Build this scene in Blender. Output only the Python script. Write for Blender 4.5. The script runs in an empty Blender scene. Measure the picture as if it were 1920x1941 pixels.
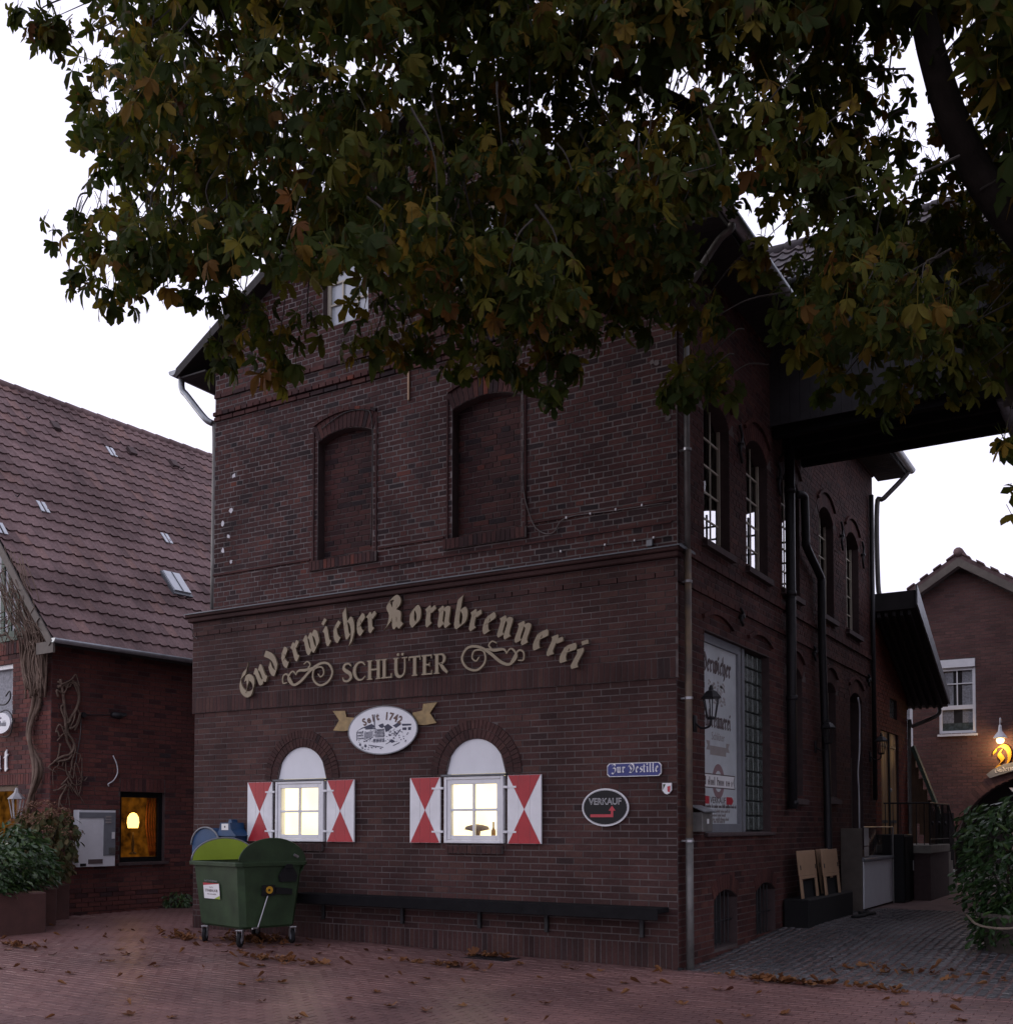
import bpy, bmesh, math, random
import numpy as np
from mathutils import Vector, Matrix
random.seed(7); RNG = np.random.default_rng(11)
PI = math.pi
scene = bpy.context.scene
COL = scene.collection

# ------------------------------------------------------------------ camera
YAW = math.radians(31.1); PITCH = math.radians(2.12)
cam_d = bpy.data.cameras.new('camera'); cam = bpy.data.objects.new('camera', cam_d); COL.objects.link(cam)
cam.location = (4.88, -12.0, 1.70)
cam.rotation_euler = (PI/2 + PITCH, 0, YAW)
cam_d.sensor_fit = 'HORIZONTAL'; cam_d.sensor_width = 36.0
cam_d.lens = 36.0*2053.0/1920.0
cam_d.shift_x = 0.0; cam_d.shift_y = (1489.0-970.5)/1920.0      # view camera with a raised lens
cam_d.clip_end = 2000.0; cam_d.clip_start = 0.05
scene.camera = cam
CAMP = np.array([4.88, -12.0, 1.70])

# ------------------------------------------------------------------ light
SUN_EL = math.radians(7.0); SUN_AZ = math.radians(250.0)
world = bpy.data.worlds.new('World'); scene.world = world; world.use_nodes = True
nt = world.node_tree; nt.nodes.clear()
sky = nt.nodes.new('ShaderNodeTexSky'); sky.sky_type = 'NISHITA'; sky.sun_disc = False
sky.sun_elevation = SUN_EL; sky.sun_rotation = SUN_AZ
sky.air_density = 1.0; sky.dust_density = 4.0; sky.ozone_density = 2.0; sky.altitude = 50
hsv = nt.nodes.new('ShaderNodeHueSaturation'); hsv.inputs['Saturation'].default_value = 0.35
mx = nt.nodes.new('ShaderNodeMix'); mx.data_type = 'RGBA'; mx.inputs[0].default_value = 0.72
mx.inputs[7].default_value = (9.8, 9.5, 11.6, 1)                  # even high cloud
bg = nt.nodes.new('ShaderNodeBackground'); bg.inputs['Strength'].default_value = 0.15
out = nt.nodes.new('ShaderNodeOutputWorld')
nt.links.new(sky.outputs[0], hsv.inputs['Color']); nt.links.new(hsv.outputs[0], mx.inputs[6])
nt.links.new(mx.outputs[2], bg.inputs['Color']); nt.links.new(bg.outputs[0], out.inputs['Surface'])
sun_d = bpy.data.lights.new('sun', 'SUN'); sun_d.energy = 0.5; sun_d.angle = math.radians(25); sun_d.color = (1, .93, .88)
sun = bpy.data.objects.new('sun', sun_d); COL.objects.link(sun)
sv = Vector((math.sin(SUN_AZ)*math.cos(SUN_EL), math.cos(SUN_AZ)*math.cos(SUN_EL), math.sin(SUN_EL)))
sun.rotation_euler = (-sv).to_track_quat('-Z', 'Y').to_euler(); sun.location = (-20, -10, 15)
vs = scene.view_settings; vs.view_transform = 'Standard'; vs.look = 'None'; vs.gamma = 1.0; vs.use_curve_mapping = False
vs.exposure = 0.03
scene.display_settings.display_device = 'sRGB'
try:
    scene.cycles.use_denoising = True; scene.cycles.max_bounces = 6; scene.cycles.transparent_max_bounces = 8
    scene.cycles.sample_clamp_indirect = 6.0
except Exception: pass

# ------------------------------------------------------------------ helpers
def wl(o):
    p = Vector((0, 0, 0))
    while o is not None: p += o.location; o = o.parent
    return np.array(p)
def tag(o, label=None, cat=None, group=None, kind=None):
    if label: o['label'] = label
    if cat: o['category'] = cat
    if group: o['group'] = group
    if kind: o['kind'] = kind
    return o
def thing(name, loc, label, cat, group=None):
    o = bpy.data.objects.new(name, None); COL.objects.link(o); o.location = loc; o.empty_display_size = .2
    return tag(o, label, cat, group)
def RZ(a): 
    c, s = math.cos(a), math.sin(a); return np.array([[c, -s, 0], [s, c, 0], [0, 0, 1.]])
class MB:
    def __init__(s): s.v = []; s.f = []; s.n = 0; s.r = []
    def add(s, vs, fs, r=0.5):
        vs = np.asarray(vs, float).reshape(-1, 3); n = s.n
        s.v.append(vs); s.f += [tuple(i+n for i in f) for f in fs]; s.r += [r]*len(fs); s.n += len(vs); return s
    def addnp(s, vs, fs, r=None):            # fs (N,k) array
        n = s.n; s.v.append(np.asarray(vs, float).reshape(-1, 3)); s.f += (np.asarray(fs)+n).tolist(); s.n += len(s.v[-1])
        s.r += [0.5]*len(fs) if r is None else list(r); return s
    def box(s, x0, x1, y0, y1, z0, z1, r=.5):
        return s.add([(x0,y0,z0),(x1,y0,z0),(x1,y1,z0),(x0,y1,z0),(x0,y0,z1),(x1,y0,z1),(x1,y1,z1),(x0,y1,z1)],
                     [(0,3,2,1),(4,5,6,7),(0,1,5,4),(1,2,6,5),(2,3,7,6),(3,0,4,7)], r)
    def bbox(s, x0, x1, y0, y1, z0, z1, b=.01, r=.5):   # box with chamfered edges
        bm = bmesh.new(); bmesh.ops.create_cube(bm, size=1)
        for v in bm.verts: v.co = Vector(((x0+x1)/2+v.co.x*(x1-x0), (y0+y1)/2+v.co.y*(y1-y0), (z0+z1)/2+v.co.z*(z1-z0)))
        b = min(b, .3*min(abs(x1-x0), abs(y1-y0), abs(z1-z0)))
        bmesh.ops.bevel(bm, geom=bm.edges[:], offset=b, segments=1, affect='EDGES')
        bm.verts.index_update(); s.add([v.co[:] for v in bm.verts], [[v.index for v in f.verts] for f in bm.faces], r); bm.free(); return s
    def prism(s, poly, a, b, frame=None, r=.5):          # poly (u,v), extruded a..b along n; frame=(O,U,Vv,N)
        O, U, W, N = frame or (np.zeros(3), np.array([1.,0,0]), np.array([0,1.,0]), np.array([0,0,1.]))
        P = np.asarray(poly, float); n = len(P)
        A = O+P[:,:1]*U+P[:,1:2]*W
        s.add(np.vstack([A+N*a, A+N*b]), [tuple(range(n))[::-1], tuple(range(n, 2*n))]+[(i, (i+1)%n, n+(i+1)%n, n+i) for i in range(n)], r); return s
    def tube(s, pts, rad, n=8, r=.5, cap=True):
        P = np.asarray(pts, float); m = len(P); rad = np.full(m, rad) if np.isscalar(rad) else np.asarray(rad)
        T = np.gradient(P, axis=0); T /= np.linalg.norm(T, axis=1)[:, None]+1e-9
        ref = np.array([0, 0, 1.]) if abs(T[0][2]) < .9 else np.array([1., 0, 0])
        vs = []
        a = np.cross(T[0], ref); a /= np.linalg.norm(a)
        for i in range(m):
            a = a-T[i]*(a@T[i]); a /= np.linalg.norm(a)+1e-9; b = np.cross(T[i], a)
            th = np.arange(n)*2*PI/n
            vs.append(P[i]+rad[i]*(np.cos(th)[:, None]*a+np.sin(th)[:, None]*b))
        fs = [(i*n+j, i*n+(j+1)%n, (i+1)*n+(j+1)%n, (i+1)*n+j) for i in range(m-1) for j in range(n)]
        if cap: fs += [tuple(range(n))[::-1], tuple(range((m-1)*n, m*n))]
        return s.add(np.vstack(vs), fs, r)
    def lathe(s, prof, c=(0,0,0), n=16, axis='z', r=.5):
        vs = []
        for (rad, h) in prof:
            for j in range(n):
                a = 2*PI*j/n; x, y = rad*math.cos(a), rad*math.sin(a)
                vs.append((c[0]+x, c[1]+y, c[2]+h) if axis == 'z' else (c[0]+h, c[1]+x, c[2]+y) if axis == 'x' else (c[0]+x, c[1]+h, c[2]+y))
        m = len(prof)
        fs = [(i*n+j, i*n+(j+1)%n, (i+1)*n+(j+1)%n, (i+1)*n+j) for i in range(m-1) for j in range(n)]
        fs += [tuple(range(n))[::-1], tuple(range((m-1)*n, m*n))]
        return s.add(vs, fs, r)
    def xf(s, R, t=(0,0,0)):
        s.v = [v@np.asarray(R).T+np.asarray(t) for v in s.v]; return s
    def build(s, name, mat, parent=None, smooth=False, attr=False):
        me = bpy.data.meshes.new(name)
        V = np.vstack(s.v) if s.v else np.zeros((0, 3))
        if parent is not None: V = V-wl(parent)
        me.from_pydata(V.tolist(), [], s.f)
        if attr:
            a = me.attributes.new('rnd', 'FLOAT', 'FACE'); a.data.foreach_set('value', np.asarray(s.r, np.float32))
        if smooth: me.polygons.foreach_set('use_smooth', [True]*len(me.polygons))
        me.update()
        if mat: me.materials.append(mat)
        o = bpy.data.objects.new(name, me); COL.objects.link(o); o.parent = parent
        return o
def smooth_path(pts, k=6):
    P = np.asarray(pts, float); Q = np.vstack([2*P[0]-P[1], P, 2*P[-1]-P[-2]]); o = []
    for i in range(1, len(Q)-2):
        for t in np.linspace(0, 1, k, endpoint=False):
            a, b, c, d = Q[i-1], Q[i], Q[i+1], Q[i+2]
            o.append(.5*((2*b)+(-a+c)*t+(2*a-5*b+4*c-d)*t*t+(-a+3*b-3*c+d)*t**3))
    o.append(P[-1]); return np.array(o)

# ------------------------------------------------------------------ materials
def nmat(name):
    m = bpy.data.materials.new(name); m.use_nodes = True; t = m.node_tree
    return m, t, t.nodes['Principled BSDF']
def add(t, kind, **kw):
    n = t.nodes.new(kind)
    for k, v in kw.items(): setattr(n, k, v)
    return n
def noise(t, scale, detail=4, rough=.6, coord='Object'):
    tc = add(t, 'ShaderNodeTexCoord'); n = add(t, 'ShaderNodeTexNoise')
    n.inputs['Scale'].default_value = scale; n.inputs['Detail'].default_value = detail; n.inputs['Roughness'].default_value = rough
    t.links.new(tc.outputs[coord], n.inputs['Vector']); return n
def ramp(t, stops):
    r = add(t, 'ShaderNodeValToRGB'); e = r.color_ramp.elements
    while len(e) < len(stops): e.new(.5)
    for el, (p, c) in zip(e, stops): el.position = p; el.color = (*c, 1)
    return r
def plain(name, c, rough=.6, var=.25, scale=6., bump=.0, metal=0., spec=.5, c2=None):
    m, t, b = nmat(name)
    n = noise(t, scale)
    c2 = c2 or tuple(x*(1-var) for x in c)
    r = ramp(t, [(.3, c2), (.72, c)]); t.links.new(n.outputs['Fac'], r.inputs[0]); t.links.new(r.outputs[0], b.inputs['Base Color'])
    b.inputs['Roughness'].default_value = rough; b.inputs['Metallic'].default_value = metal; b.inputs['Specular IOR Level'].default_value = spec
    if bump:
        n2 = noise(t, scale*9, 5); bp = add(t, 'ShaderNodeBump'); bp.inputs['Strength'].default_value = bump; bp.inputs['Distance'].default_value = .01
        t.links.new(n2.outputs['Fac'], bp.inputs['Height']); t.links.new(bp.outputs[0], b.inputs['Normal'])
    return m
def rndval(t):
    a = add(t, 'ShaderNodeAttribute', attribute_name='rnd'); o = add(t, 'ShaderNodeObjectInfo')
    s = add(t, 'ShaderNodeMath', operation='ADD'); f = add(t, 'ShaderNodeMath', operation='FRACT')
    t.links.new(a.outputs['Fac'], s.inputs[0]); t.links.new(o.outputs['Random'], s.inputs[1]); t.links.new(s.outputs[0], f.inputs[0]); return f
def pieces_mat(name, stops, rough=.8, grain=30., dirt=(.5, .5, .5), dirtscale=1.2, dirtamt=.5, bump=.5, spec=.12):
    m, t, b = nmat(name)
    f = rndval(t); r = ramp(t, stops); r.color_ramp.interpolation = 'LINEAR'; t.links.new(f.outputs[0], r.inputs[0])
    n = noise(t, grain, 6, .7); rr = ramp(t, [(.3, (.62,)*3), (.75, (1.15,)*3)]); t.links.new(n.outputs['Fac'], rr.inputs[0])
    mu = add(t, 'ShaderNodeMix', data_type='RGBA', blend_type='MULTIPLY'); mu.inputs[0].default_value = 1
    t.links.new(r.outputs[0], mu.inputs[6]); t.links.new(rr.outputs[0], mu.inputs[7])
    geo = add(t, 'ShaderNodeNewGeometry'); n2 = add(t, 'ShaderNodeTexNoise'); n2.inputs['Scale'].default_value = dirtscale; n2.inputs['Detail'].default_value = 5
    t.links.new(geo.outputs['Position'], n2.inputs['Vector'])
    dr = ramp(t, [(.38, dirt), (.62, (1.05,)*3)]); t.links.new(n2.outputs['Fac'], dr.inputs[0])
    mu2 = add(t, 'ShaderNodeMix', data_type='RGBA', blend_type='MULTIPLY'); mu2.inputs[0].default_value = dirtamt
    t.links.new(mu.outputs[2], mu2.inputs[6]); t.links.new(dr.outputs[0], mu2.inputs[7]); t.links.new(mu2.outputs[2], b.inputs['Base Color'])
    b.inputs['Roughness'].default_value = rough; b.inputs['Specular IOR Level'].default_value = spec
    bp = add(t, 'ShaderNodeBump'); bp.inputs['Strength'].default_value = bump; bp.inputs['Distance'].default_value = .004
    t.links.new(n.outputs['Fac'], bp.inputs['Height']); t.links.new(bp.outputs[0], b.inputs['Normal'])
    return m
def leafmat(name, stops, spot=(.10, .045, .015), trans=.35, rough=.55, spotscale=14, spec=.15):
    m, t, b = nmat(name)
    f = rndval(t); r = ramp(t, stops); t.links.new(f.outputs[0], r.inputs[0])
    n = noise(t, spotscale, 3); rr = ramp(t, [(.56, (0,)*3), (.70, (1,)*3)]); t.links.new(n.outputs['Fac'], rr.inputs[0])
    mu = add(t, 'ShaderNodeMix', data_type='RGBA'); t.links.new(rr.outputs[0], mu.inputs[0]); t.links.new(r.outputs[0], mu.inputs[6]); mu.inputs[7].default_value = (*spot, 1)
    t.links.new(mu.outputs[2], b.inputs['Base Color']); b.inputs['Roughness'].default_value = rough; b.inputs['Specular IOR Level'].default_value = spec
    tr = add(t, 'ShaderNodeBsdfTranslucent'); t.links.new(mu.outputs[2], tr.inputs['Color'])
    ms = add(t, 'ShaderNodeMixShader'); ms.inputs[0].default_value = trans
    t.links.new(b.outputs[0], ms.inputs[1]); t.links.new(tr.outputs[0], ms.inputs[2]); t.links.new(ms.outputs[0], t.nodes['Material Output'].inputs['Surface'])
    return m
def emit(name, c, s, c2=None, scale=3):
    m, t, b = nmat(name); t.nodes.remove(b); e = add(t, 'ShaderNodeEmission'); e.inputs['Strength'].default_value = s
    if c2:
        n = noise(t, scale, 2); r = ramp(t, [(.3, c2), (.7, c)]); t.links.new(n.outputs['Fac'], r.inputs[0]); t.links.new(r.outputs[0], e.inputs['Color'])
    else: e.inputs['Color'].default_value = (*c, 1)
    t.links.new(e.outputs[0], t.nodes['Material Output'].inputs['Surface']); return m
def glassmat(name, tint=(1, 1, 1), rough=.03):
    m, t, b = nmat(name); t.nodes.remove(b)
    tr = add(t, 'ShaderNodeBsdfTransparent'); tr.inputs[0].default_value = (*tint, 1); g = add(t, 'ShaderNodeBsdfGlossy'); g.inputs['Roughness'].default_value = rough
    fr = add(t, 'ShaderNodeFresnel'); fr.inputs[0].default_value = 1.5; ms = add(t, 'ShaderNodeMixShader')
    ge = add(t, 'ShaderNodeNewGeometry'); mm = add(t, 'ShaderNodeMath', operation='SUBTRACT', use_clamp=True); t.links.new(fr.outputs[0], mm.inputs[0]); t.links.new(ge.outputs['Backfacing'], mm.inputs[1])   # reflect at the outer face only
    t.links.new(mm.outputs[0], ms.inputs[0]); t.links.new(tr.outputs[0], ms.inputs[1]); t.links.new(g.outputs[0], ms.inputs[2])
    t.links.new(ms.outputs[0], t.nodes['Material Output'].inputs['Surface']); return m

M = {}
M['brick_old'] = pieces_mat('old_clinker_brick', [(0, (.030,.022,.025)), (.25, (.068,.031,.030)), (.5, (.088,.037,.034)), (.72, (.054,.028,.029)), (.93, (.095,.043,.038)), (.988, (.10,.04,.034)), (1, (.17,.05,.034))], dirt=(.45,.42,.46), dirtamt=.75, dirtscale=.9)
M['brick_new'] = pieces_mat('facing_brick', [(0, (.050,.027,.026)), (.35, (.082,.040,.037)), (.7, (.066,.033,.031)), (.92, (.096,.049,.042)), (1, (.040,.025,.026))], dirt=(.5,.5,.52), dirtamt=.8, dirtscale=.8)
M['brick_side'] = pieces_mat('side_wall_brick', [(0, (.046,.022,.022)), (.35, (.10,.040,.035)), (.7, (.075,.032,.030)), (1, (.12,.050,.040))], dirt=(.5,.48,.5), dirtamt=.7)
M['brick_left'] = pieces_mat('left_house_brick', [(0, (.07,.034,.036)), (.3, (.165,.060,.052)), (.7, (.135,.052,.048)), (.95, (.19,.070,.056)), (1, (.05,.036,.042))], dirtamt=.5)
M['brick_far'] = pieces_mat('rear_house_brick', [(0, (.10,.058,.054)), (.5, (.15,.080,.072)), (1, (.12,.062,.060))], dirtamt=.35)
M['brick_annex'] = pieces_mat('annex_brick', [(0, (.16,.048,.034)), (.5, (.22,.065,.044)), (1, (.13,.042,.034))], dirtamt=.4)
M['mortar_old'] = plain('old_mortar', (.19, .168, .165), .95, .65, 2.0, .3, 0, .1)
M['mortar_new'] = plain('grey_mortar', (.15, .126, .122), .95, .6, 2.0, .3, 0, .1)
M['mortar_dark'] = plain('dark_mortar', (.12, .098, .094), .95, .4, 4, .3, 0, .1)
M['reveal'] = plain('reveal_brick', (.07, .045, .045), .9, .35, 8, .3)
M['tile'] = pieces_mat('red_brown_roof_tile', [(0, (.14,.092,.092)), (.4, (.20,.130,.128)), (.8, (.17,.112,.112)), (1, (.24,.145,.13))], dirt=(.52,.50,.50), dirtamt=.8, dirtscale=.9, grain=14, rough=.65)
M['tile_dark'] = pieces_mat('dark_roof_tile', [(0, (.08,.07,.075)), (.6, (.125,.105,.11)), (1, (.15,.125,.125))], grain=14, rough=.55)
M['zinc'] = plain('zinc', (.30, .32, .34), .42, .3, 9, .1, .75)
M['zinc_old'] = plain('old_zinc', (.19, .185, .175), .6, .4, 7, .1, .4)
M['rustpipe'] = plain('rusty_brown_pipe', (.21, .15, .095), .6, .4, 5, .15, .2, c2=(.10,.085,.075))
M['iron'] = plain('black_iron', (.022, .021, .024), .55, .4, 12, .15, .3)
M['blackwood'] = plain('tarred_wood', (.012, .0115, .013), .9, .4, 8, .3, 0, .1)
M['board'] = plain('weathered_boarding', (.055, .055, .062), .8, .35, 5, .3)
M['darkboard'] = plain('dark_eaves_boarding', (.030, .027, .028), .85, .4, 5, .3)
M['lead'] = plain('lead_flashing', (.13, .14, .155), .55, .3, 7, .2, .4)
M['white'] = plain('white_paint', (.70, .71, .74), .5, .16, 4)
M['grey_white'] = plain('weathered_white_paint', (.36, .36, .37), .6, .3, 6)
M['white_panel'] = plain('white_panel', (.64, .66, .70), .5, .10, 3)
M['cream'] = plain('cream_frame_paint', (.50, .46, .37), .5, .2, 7)
M['red'] = plain('red_paint', (.37, .011, .020), .5, .18, 5)
M['green_plastic'] = plain('green_plastic', (.032, .060, .026), .6, .55, 3.2, .15, 0, .3)
M['lime_lit_and_print'] = plain('lime_lit_and_print', (.30, .42, .035), .5, .15, 4)
M['blue_plastic'] = plain('blue_plastic', (.014, .062, .16), .55, .35, 5)
M['grey_plastic'] = plain('grey_plastic', (.18, .19, .21), .5, .2, 6)
M['rubber'] = plain('black_rubber', (.012, .012, .013), .8, .3, 9, 0, 0, .25)
M['steel'] = plain('galvanised_steel', (.42, .42, .43), .4, .25, 12, 0, .8)
M['gold'] = plain('gold_letter_paint', (.27, .222, .150), .55, .15, 6, 0, 0, .3)
M['gold2'] = plain('brass_ribbon', (.24, .165, .07), .42, .45, 11, 0, .4)
M['yellow'] = plain('yellow_enamel', (.50, .27, .02), .5, .15, 5, 0, 0, .3)
M['black'] = plain('black_enamel', (.010, .010, .012), .6, .2, 5, 0, 0, .25)
M['navy'] = plain('navy_ink', (.018, .02, .055), .6, .1, 5)
M['brownink'] = plain('brown_ink', (.10, .055, .045), .6, .1, 5)
M['blue_enamel'] = plain('blue_enamel', (.014, .022, .17), .3, .15, 6)
M['print_red'] = plain('red_print', (.42, .03, .045), .5, .1, 5)
M['print_faded'] = plain('faded_red_print', (.27, .17, .18), .6, .2, 6)
M['print_grey'] = plain('grey_print', (.30, .27, .26), .6, .15, 7)
M['print_dark'] = plain('dark_print', (.10, .07, .07), .6, .2, 7)
M['paper'] = plain('paper', (.70, .70, .70), .7, .08, 5)
M['poster'] = plain('window_film', (.54, .58, .60), .45, .25, 2.2)
M['grey_paint'] = plain('grey_ribbon_paint', (.20, .21, .23), .5, .15, 6)
M['darkglass'] = plain('dark_window_glass', (.012, .014, .018), .03, .3, 2, 0, 0, 1.0)
M['darkglass'].node_tree.nodes['Principled BSDF'].inputs['IOR'].default_value = 1.9
M['glassblock'] = plain('glass_block', (.10, .125, .115), .15, .6, 14, .4, 0, .7)
M['glass'] = glassmat('window_glass')
M['obscure'] = glassmat('obscure_glass', (1, .93, .75), .15)
M['lit'] = emit('lit_room', (1, .90, .62), 1.9, (1, .80, .44), 1.3)
M['litcurtain'] = emit('lit_amber_room', (.12, .046, .006), 1.0, (.010, .004, .001), 5)
M['lamp_glow'] = emit('lamp_glow', (1, .62, .20), 5.0)
M['lamp_glow2'] = emit('wall_lamp_glow', (1, .68, .28), 5.0)
M['curtain_orange'] = plain('orange_curtain', (.55, .14, .02), .8, .5, 14)
M['lace'] = plain('lace_curtain', (.34, .35, .38), .9, .5, 22)
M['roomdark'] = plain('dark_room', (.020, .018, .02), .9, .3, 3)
M['wood_yellow'] = plain('ochre_door_paint', (.30, .155, .035), .55, .35, 4, .1)
M['wood_brown'] = plain('brown_wood', (.13, .075, .04), .7, .4, 4, .15)
M['wood_grey'] = plain('grey_wood', (.12, .10, .085), .75, .35, 4, .2)
M['wood_beige'] = plain('beige_wood', (.36, .23, .14), .65, .2, 3, .1)
M['timber_green'] = plain('green_timber', (.045, .085, .06), .65, .3, 6)
M['plaster'] = plain('white_plaster', (.55, .55, .58), .9, .15, 4)
M['concrete'] = plain('pale_step_stone', (.26, .25, .22), .9, .35, 5, .3)
M['terracotta'] = plain('reddish_planter', (.085, .036, .030), .85, .3, 5, .3)
M['vine'] = plain('bare_vine_bark', (.17, .115, .085), .9, .45, 10, .4)
M['bark'] = plain('chestnut_bark', (.024, .019, .016), .95, .5, 6, .8, 0, .1)
M['twig'] = plain('chestnut_twig', (.035, .028, .022), .9, .4, 12)
M['leaf'] = leafmat('chestnut_leaf', [(0, (.020,.032,.006)), (.4, (.035,.048,.007)), (.66, (.056,.064,.008)), (.84, (.095,.084,.010)), (.94, (.15,.095,.012)), (1, (.10,.040,.012))], spot=(.065,.034,.011), trans=.46, rough=.7, spotscale=8)
M['laurel'] = leafmat('laurel_leaf', [(0, (.020,.045,.016)), (.6, (.035,.075,.022)), (1, (.065,.105,.03))], spot=(.03,.05,.02), trans=.12, rough=.3, spec=.4)
M['hydrangea'] = leafmat('hydrangea_leaf', [(0, (.04,.055,.02)), (.5, (.075,.075,.03)), (1, (.12,.085,.04))], trans=.2)
M['flower'] = leafmat('faded_flower_head', [(0, (.16,.085,.06)), (1, (.24,.13,.085))], trans=.2)
M['dryleaf'] = leafmat('dry_fallen_leaf', [(0, (.09,.036,.016)), (.5, (.16,.066,.026)), (.85, (.23,.115,.05)), (1, (.07,.022,.015))], spot=(.09,.035,.015), trans=.1, rough=.75)
M['rope'] = plain('rope', (.25, .20, .15), .9, .3, 20)
M['paver'] = pieces_mat('red_brick_paver', [(0, (.195,.104,.098)), (.5, (.222,.118,.110)), (1, (.25,.134,.122))], rough=.36, grain=24, dirt=(.55,.55,.58), dirtamt=.8, dirtscale=.55, spec=.5)
M['sett'] = pieces_mat('granite_sett', [(0, (.05,.05,.055)), (.5, (.08,.08,.086)), (1, (.11,.105,.11))], rough=.45, grain=28, dirt=(.55,.55,.58), dirtamt=.7, spec=.5)
M['joint'] = plain('paving_joint_sand', (.16, .098, .090), .9, .4, 3, .3)
M['ground'] = plain('paved_ground', (.13, .095, .095), .75, .3, 1.5, .3)
M['skylight'] = plain('skylight_glass', (.42, .46, .50), .15, .2, 3, 0, 0, .8)

# ------------------------------------------------------------------ brick walls
EZ = np.array([0, 0, 1.])
class Op:                                   # an opening: rect u0..u1, v0..v1, with an arch of the given rise on top
    def __init__(s, u0, u1, v0, v1, rise=0., depth=.2, ring=0., vous=True):
        s.u0, s.u1, s.v0, s.v1, s.rise, s.depth, s.ring, s.vous = u0, u1, v0, v1, rise, depth, ring, vous
        s.h = (u1-u0)/2; s.c = (u0+u1)/2
        if rise > 0: s.R = (s.h**2+rise**2)/(2*rise); s.cv = v1+rise-s.R
    def top(s, u):
        if s.rise <= 0: return s.v1
        d = u-s.c; return s.cv+math.sqrt(max(s.R**2-d*d, (s.R-s.rise)**2 if s.rise <= s.h else 0))
    def half(s, v):                          # half width at height v
        if v < s.v0: return -1
        if v <= s.v1: return s.h
        if s.rise <= 0 or v >= s.v1+s.rise: return -1
        return math.sqrt(max(0, s.R**2-(v-s.cv)**2))
    def outline(s, n=14):
        p = [(s.u0, s.v0), (s.u1, s.v0), (s.u1, s.v1)]
        if s.rise > 0: p += [(u, s.top(u)) for u in np.linspace(s.u1, s.u0, n)[1:-1]]
        return p+[(s.u0, s.v1)]
def frame_of(O, U, N): return (np.asarray(O, float), np.asarray(U, float), EZ, np.asarray(N, float))
class Wall:
    def __init__(s, O, U, N): s.fr = frame_of(O, U, N); s.q = []; s.out = []; s.rn = []
    def quad(s, c, out=0., r=None):
        s.q.append(c); s.out.append(out); s.rn.append(random.random() if r is None else r)
    def course(s, v0, v1, L, row, bond, lo, hi, ops, joint, out=0., jit=.002):
        vm = (v0+v1)/2; ex = []
        for o in ops:
            h = o.half(vm)
            if o.ring and o.rise > 0 and vm > o.v1:
                Ro = o.R+o.ring-.03
                h = max(h, math.sqrt(max(0, Ro**2-(vm-o.cv)**2)) if vm < o.cv+Ro else -1)
                h = min(h, o.h+(.02 if o.rise < .3*o.h else o.ring)) if h > 0 else h
            if h > 0: ex.append((o.c-h, o.c+h))
        ex.sort(); segs = []; a = lo
        for e0, e1 in ex:
            if e0 > a: segs.append((a, min(e0, hi)))
            a = max(a, e1)
        if a < hi: segs.append((a, hi))
        if bond == 'run': off, step = (L/2 if row % 2 else 0)+random.uniform(-.01, .01), L
        elif bond == 'cross': off, step = ((L/2 if (row//2) % 2 else 0), L) if row % 2 == 0 else (L/4, L/2)
        elif bond == 'mixed': off, step = ((L/2 if (row//2) % 2 else 0), L) if row % 3 else (L/4, L/2)
        else: off, step = 0, L                                     # soldier or header course
        j = joint/2
        for s0, s1 in segs:
            k = math.floor((s0-off)/step); e = [s0]
            while True:
                k += 1; x = k*step+off
                if x >= s1-.001: break
                if x > s0+.001: e.append(x)
            e.append(s1)
            for x0, x1 in zip(e[:-1], e[1:]):
                if x1-x0 < .035: continue
                d = [random.uniform(-jit, jit) for _ in range(4)]
                s.quad([(x0+j, v0+j+d[0]), (x1-j, v0+j+d[1]), (x1-j, v1-j+d[2]), (x0+j, v1-j+d[3])], out+random.uniform(-.0015, .0025))
    def field(s, v0, v1, c, L, bond, lo, hi, ops=(), joint=.012, gable=None, out=0., row0=0, jit=.002):
        n = max(1, round((v1-v0)/c)); c = (v1-v0)/n
        for i in range(n):
            a, b = v0+i*c, v0+(i+1)*c; l, h = lo, hi
            if gable: l, h = gable(b); l, h = max(l, lo), min(h, hi)
            if h-l > .1: s.course(a, b, L, i+row0, bond, l, h, ops, joint, out, jit)
    def arch(s, o, t, n, out=.004, joint=.012, full=False):
        a1 = math.asin(min(1, o.h/o.R)); a1 = PI-a1 if o.rise > o.h+1e-6 else a1
        r0, r1 = o.R, o.R+t; g = joint/2
        for i in range(n):
            b0 = -a1+2*a1*i/n; b1 = -a1+2*a1*(i+1)/n
            P = lambda r, b, d: (o.c+r*math.sin(b)+d*math.cos(b), o.cv+r*math.cos(b)-d*math.sin(b))
            s.quad([P(r0+.004, b0, g*.7), P(r0+.004, b1, -g*.7), P(r1, b1, -g*.7), P(r1, b0, g*.7)][::1], out)
    def mesh(s, idx, back=-.006, ins=.0012):
        q = np.array([s.q[i] for i in idx]); out = np.array([s.out[i] for i in idx])
        O, U, W, N = s.fr; c = q.mean(1, keepdims=True); dd = q-c
        nrm = np.linalg.norm(dd, axis=2, keepdims=True); f = c+dd*(1-ins/np.maximum(nrm, .01)*1.2)
        P = lambda a, w: O+a[..., :1]*U+a[..., 1:2]*W+w*N
        Vb = P(q, back); Vf = P(f, out[:, None, None])
        V = np.concatenate([Vb, Vf], 1)                              # n,8,3
        F = np.array([[4,5,6,7],[0,1,5,4],[1,2,6,5],[2,3,7,6],[3,0,4,7]])
        # orientation: make the front face look along N
        e = np.cross(V[0,5]-V[0,4], V[0,6]-V[0,4])
        if e@N < 0: F = F[:, ::-1]
        n = len(q); fs = (F[None]+8*np.arange(n)[:, None, None]).reshape(-1, 4)
        return V, fs
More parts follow.
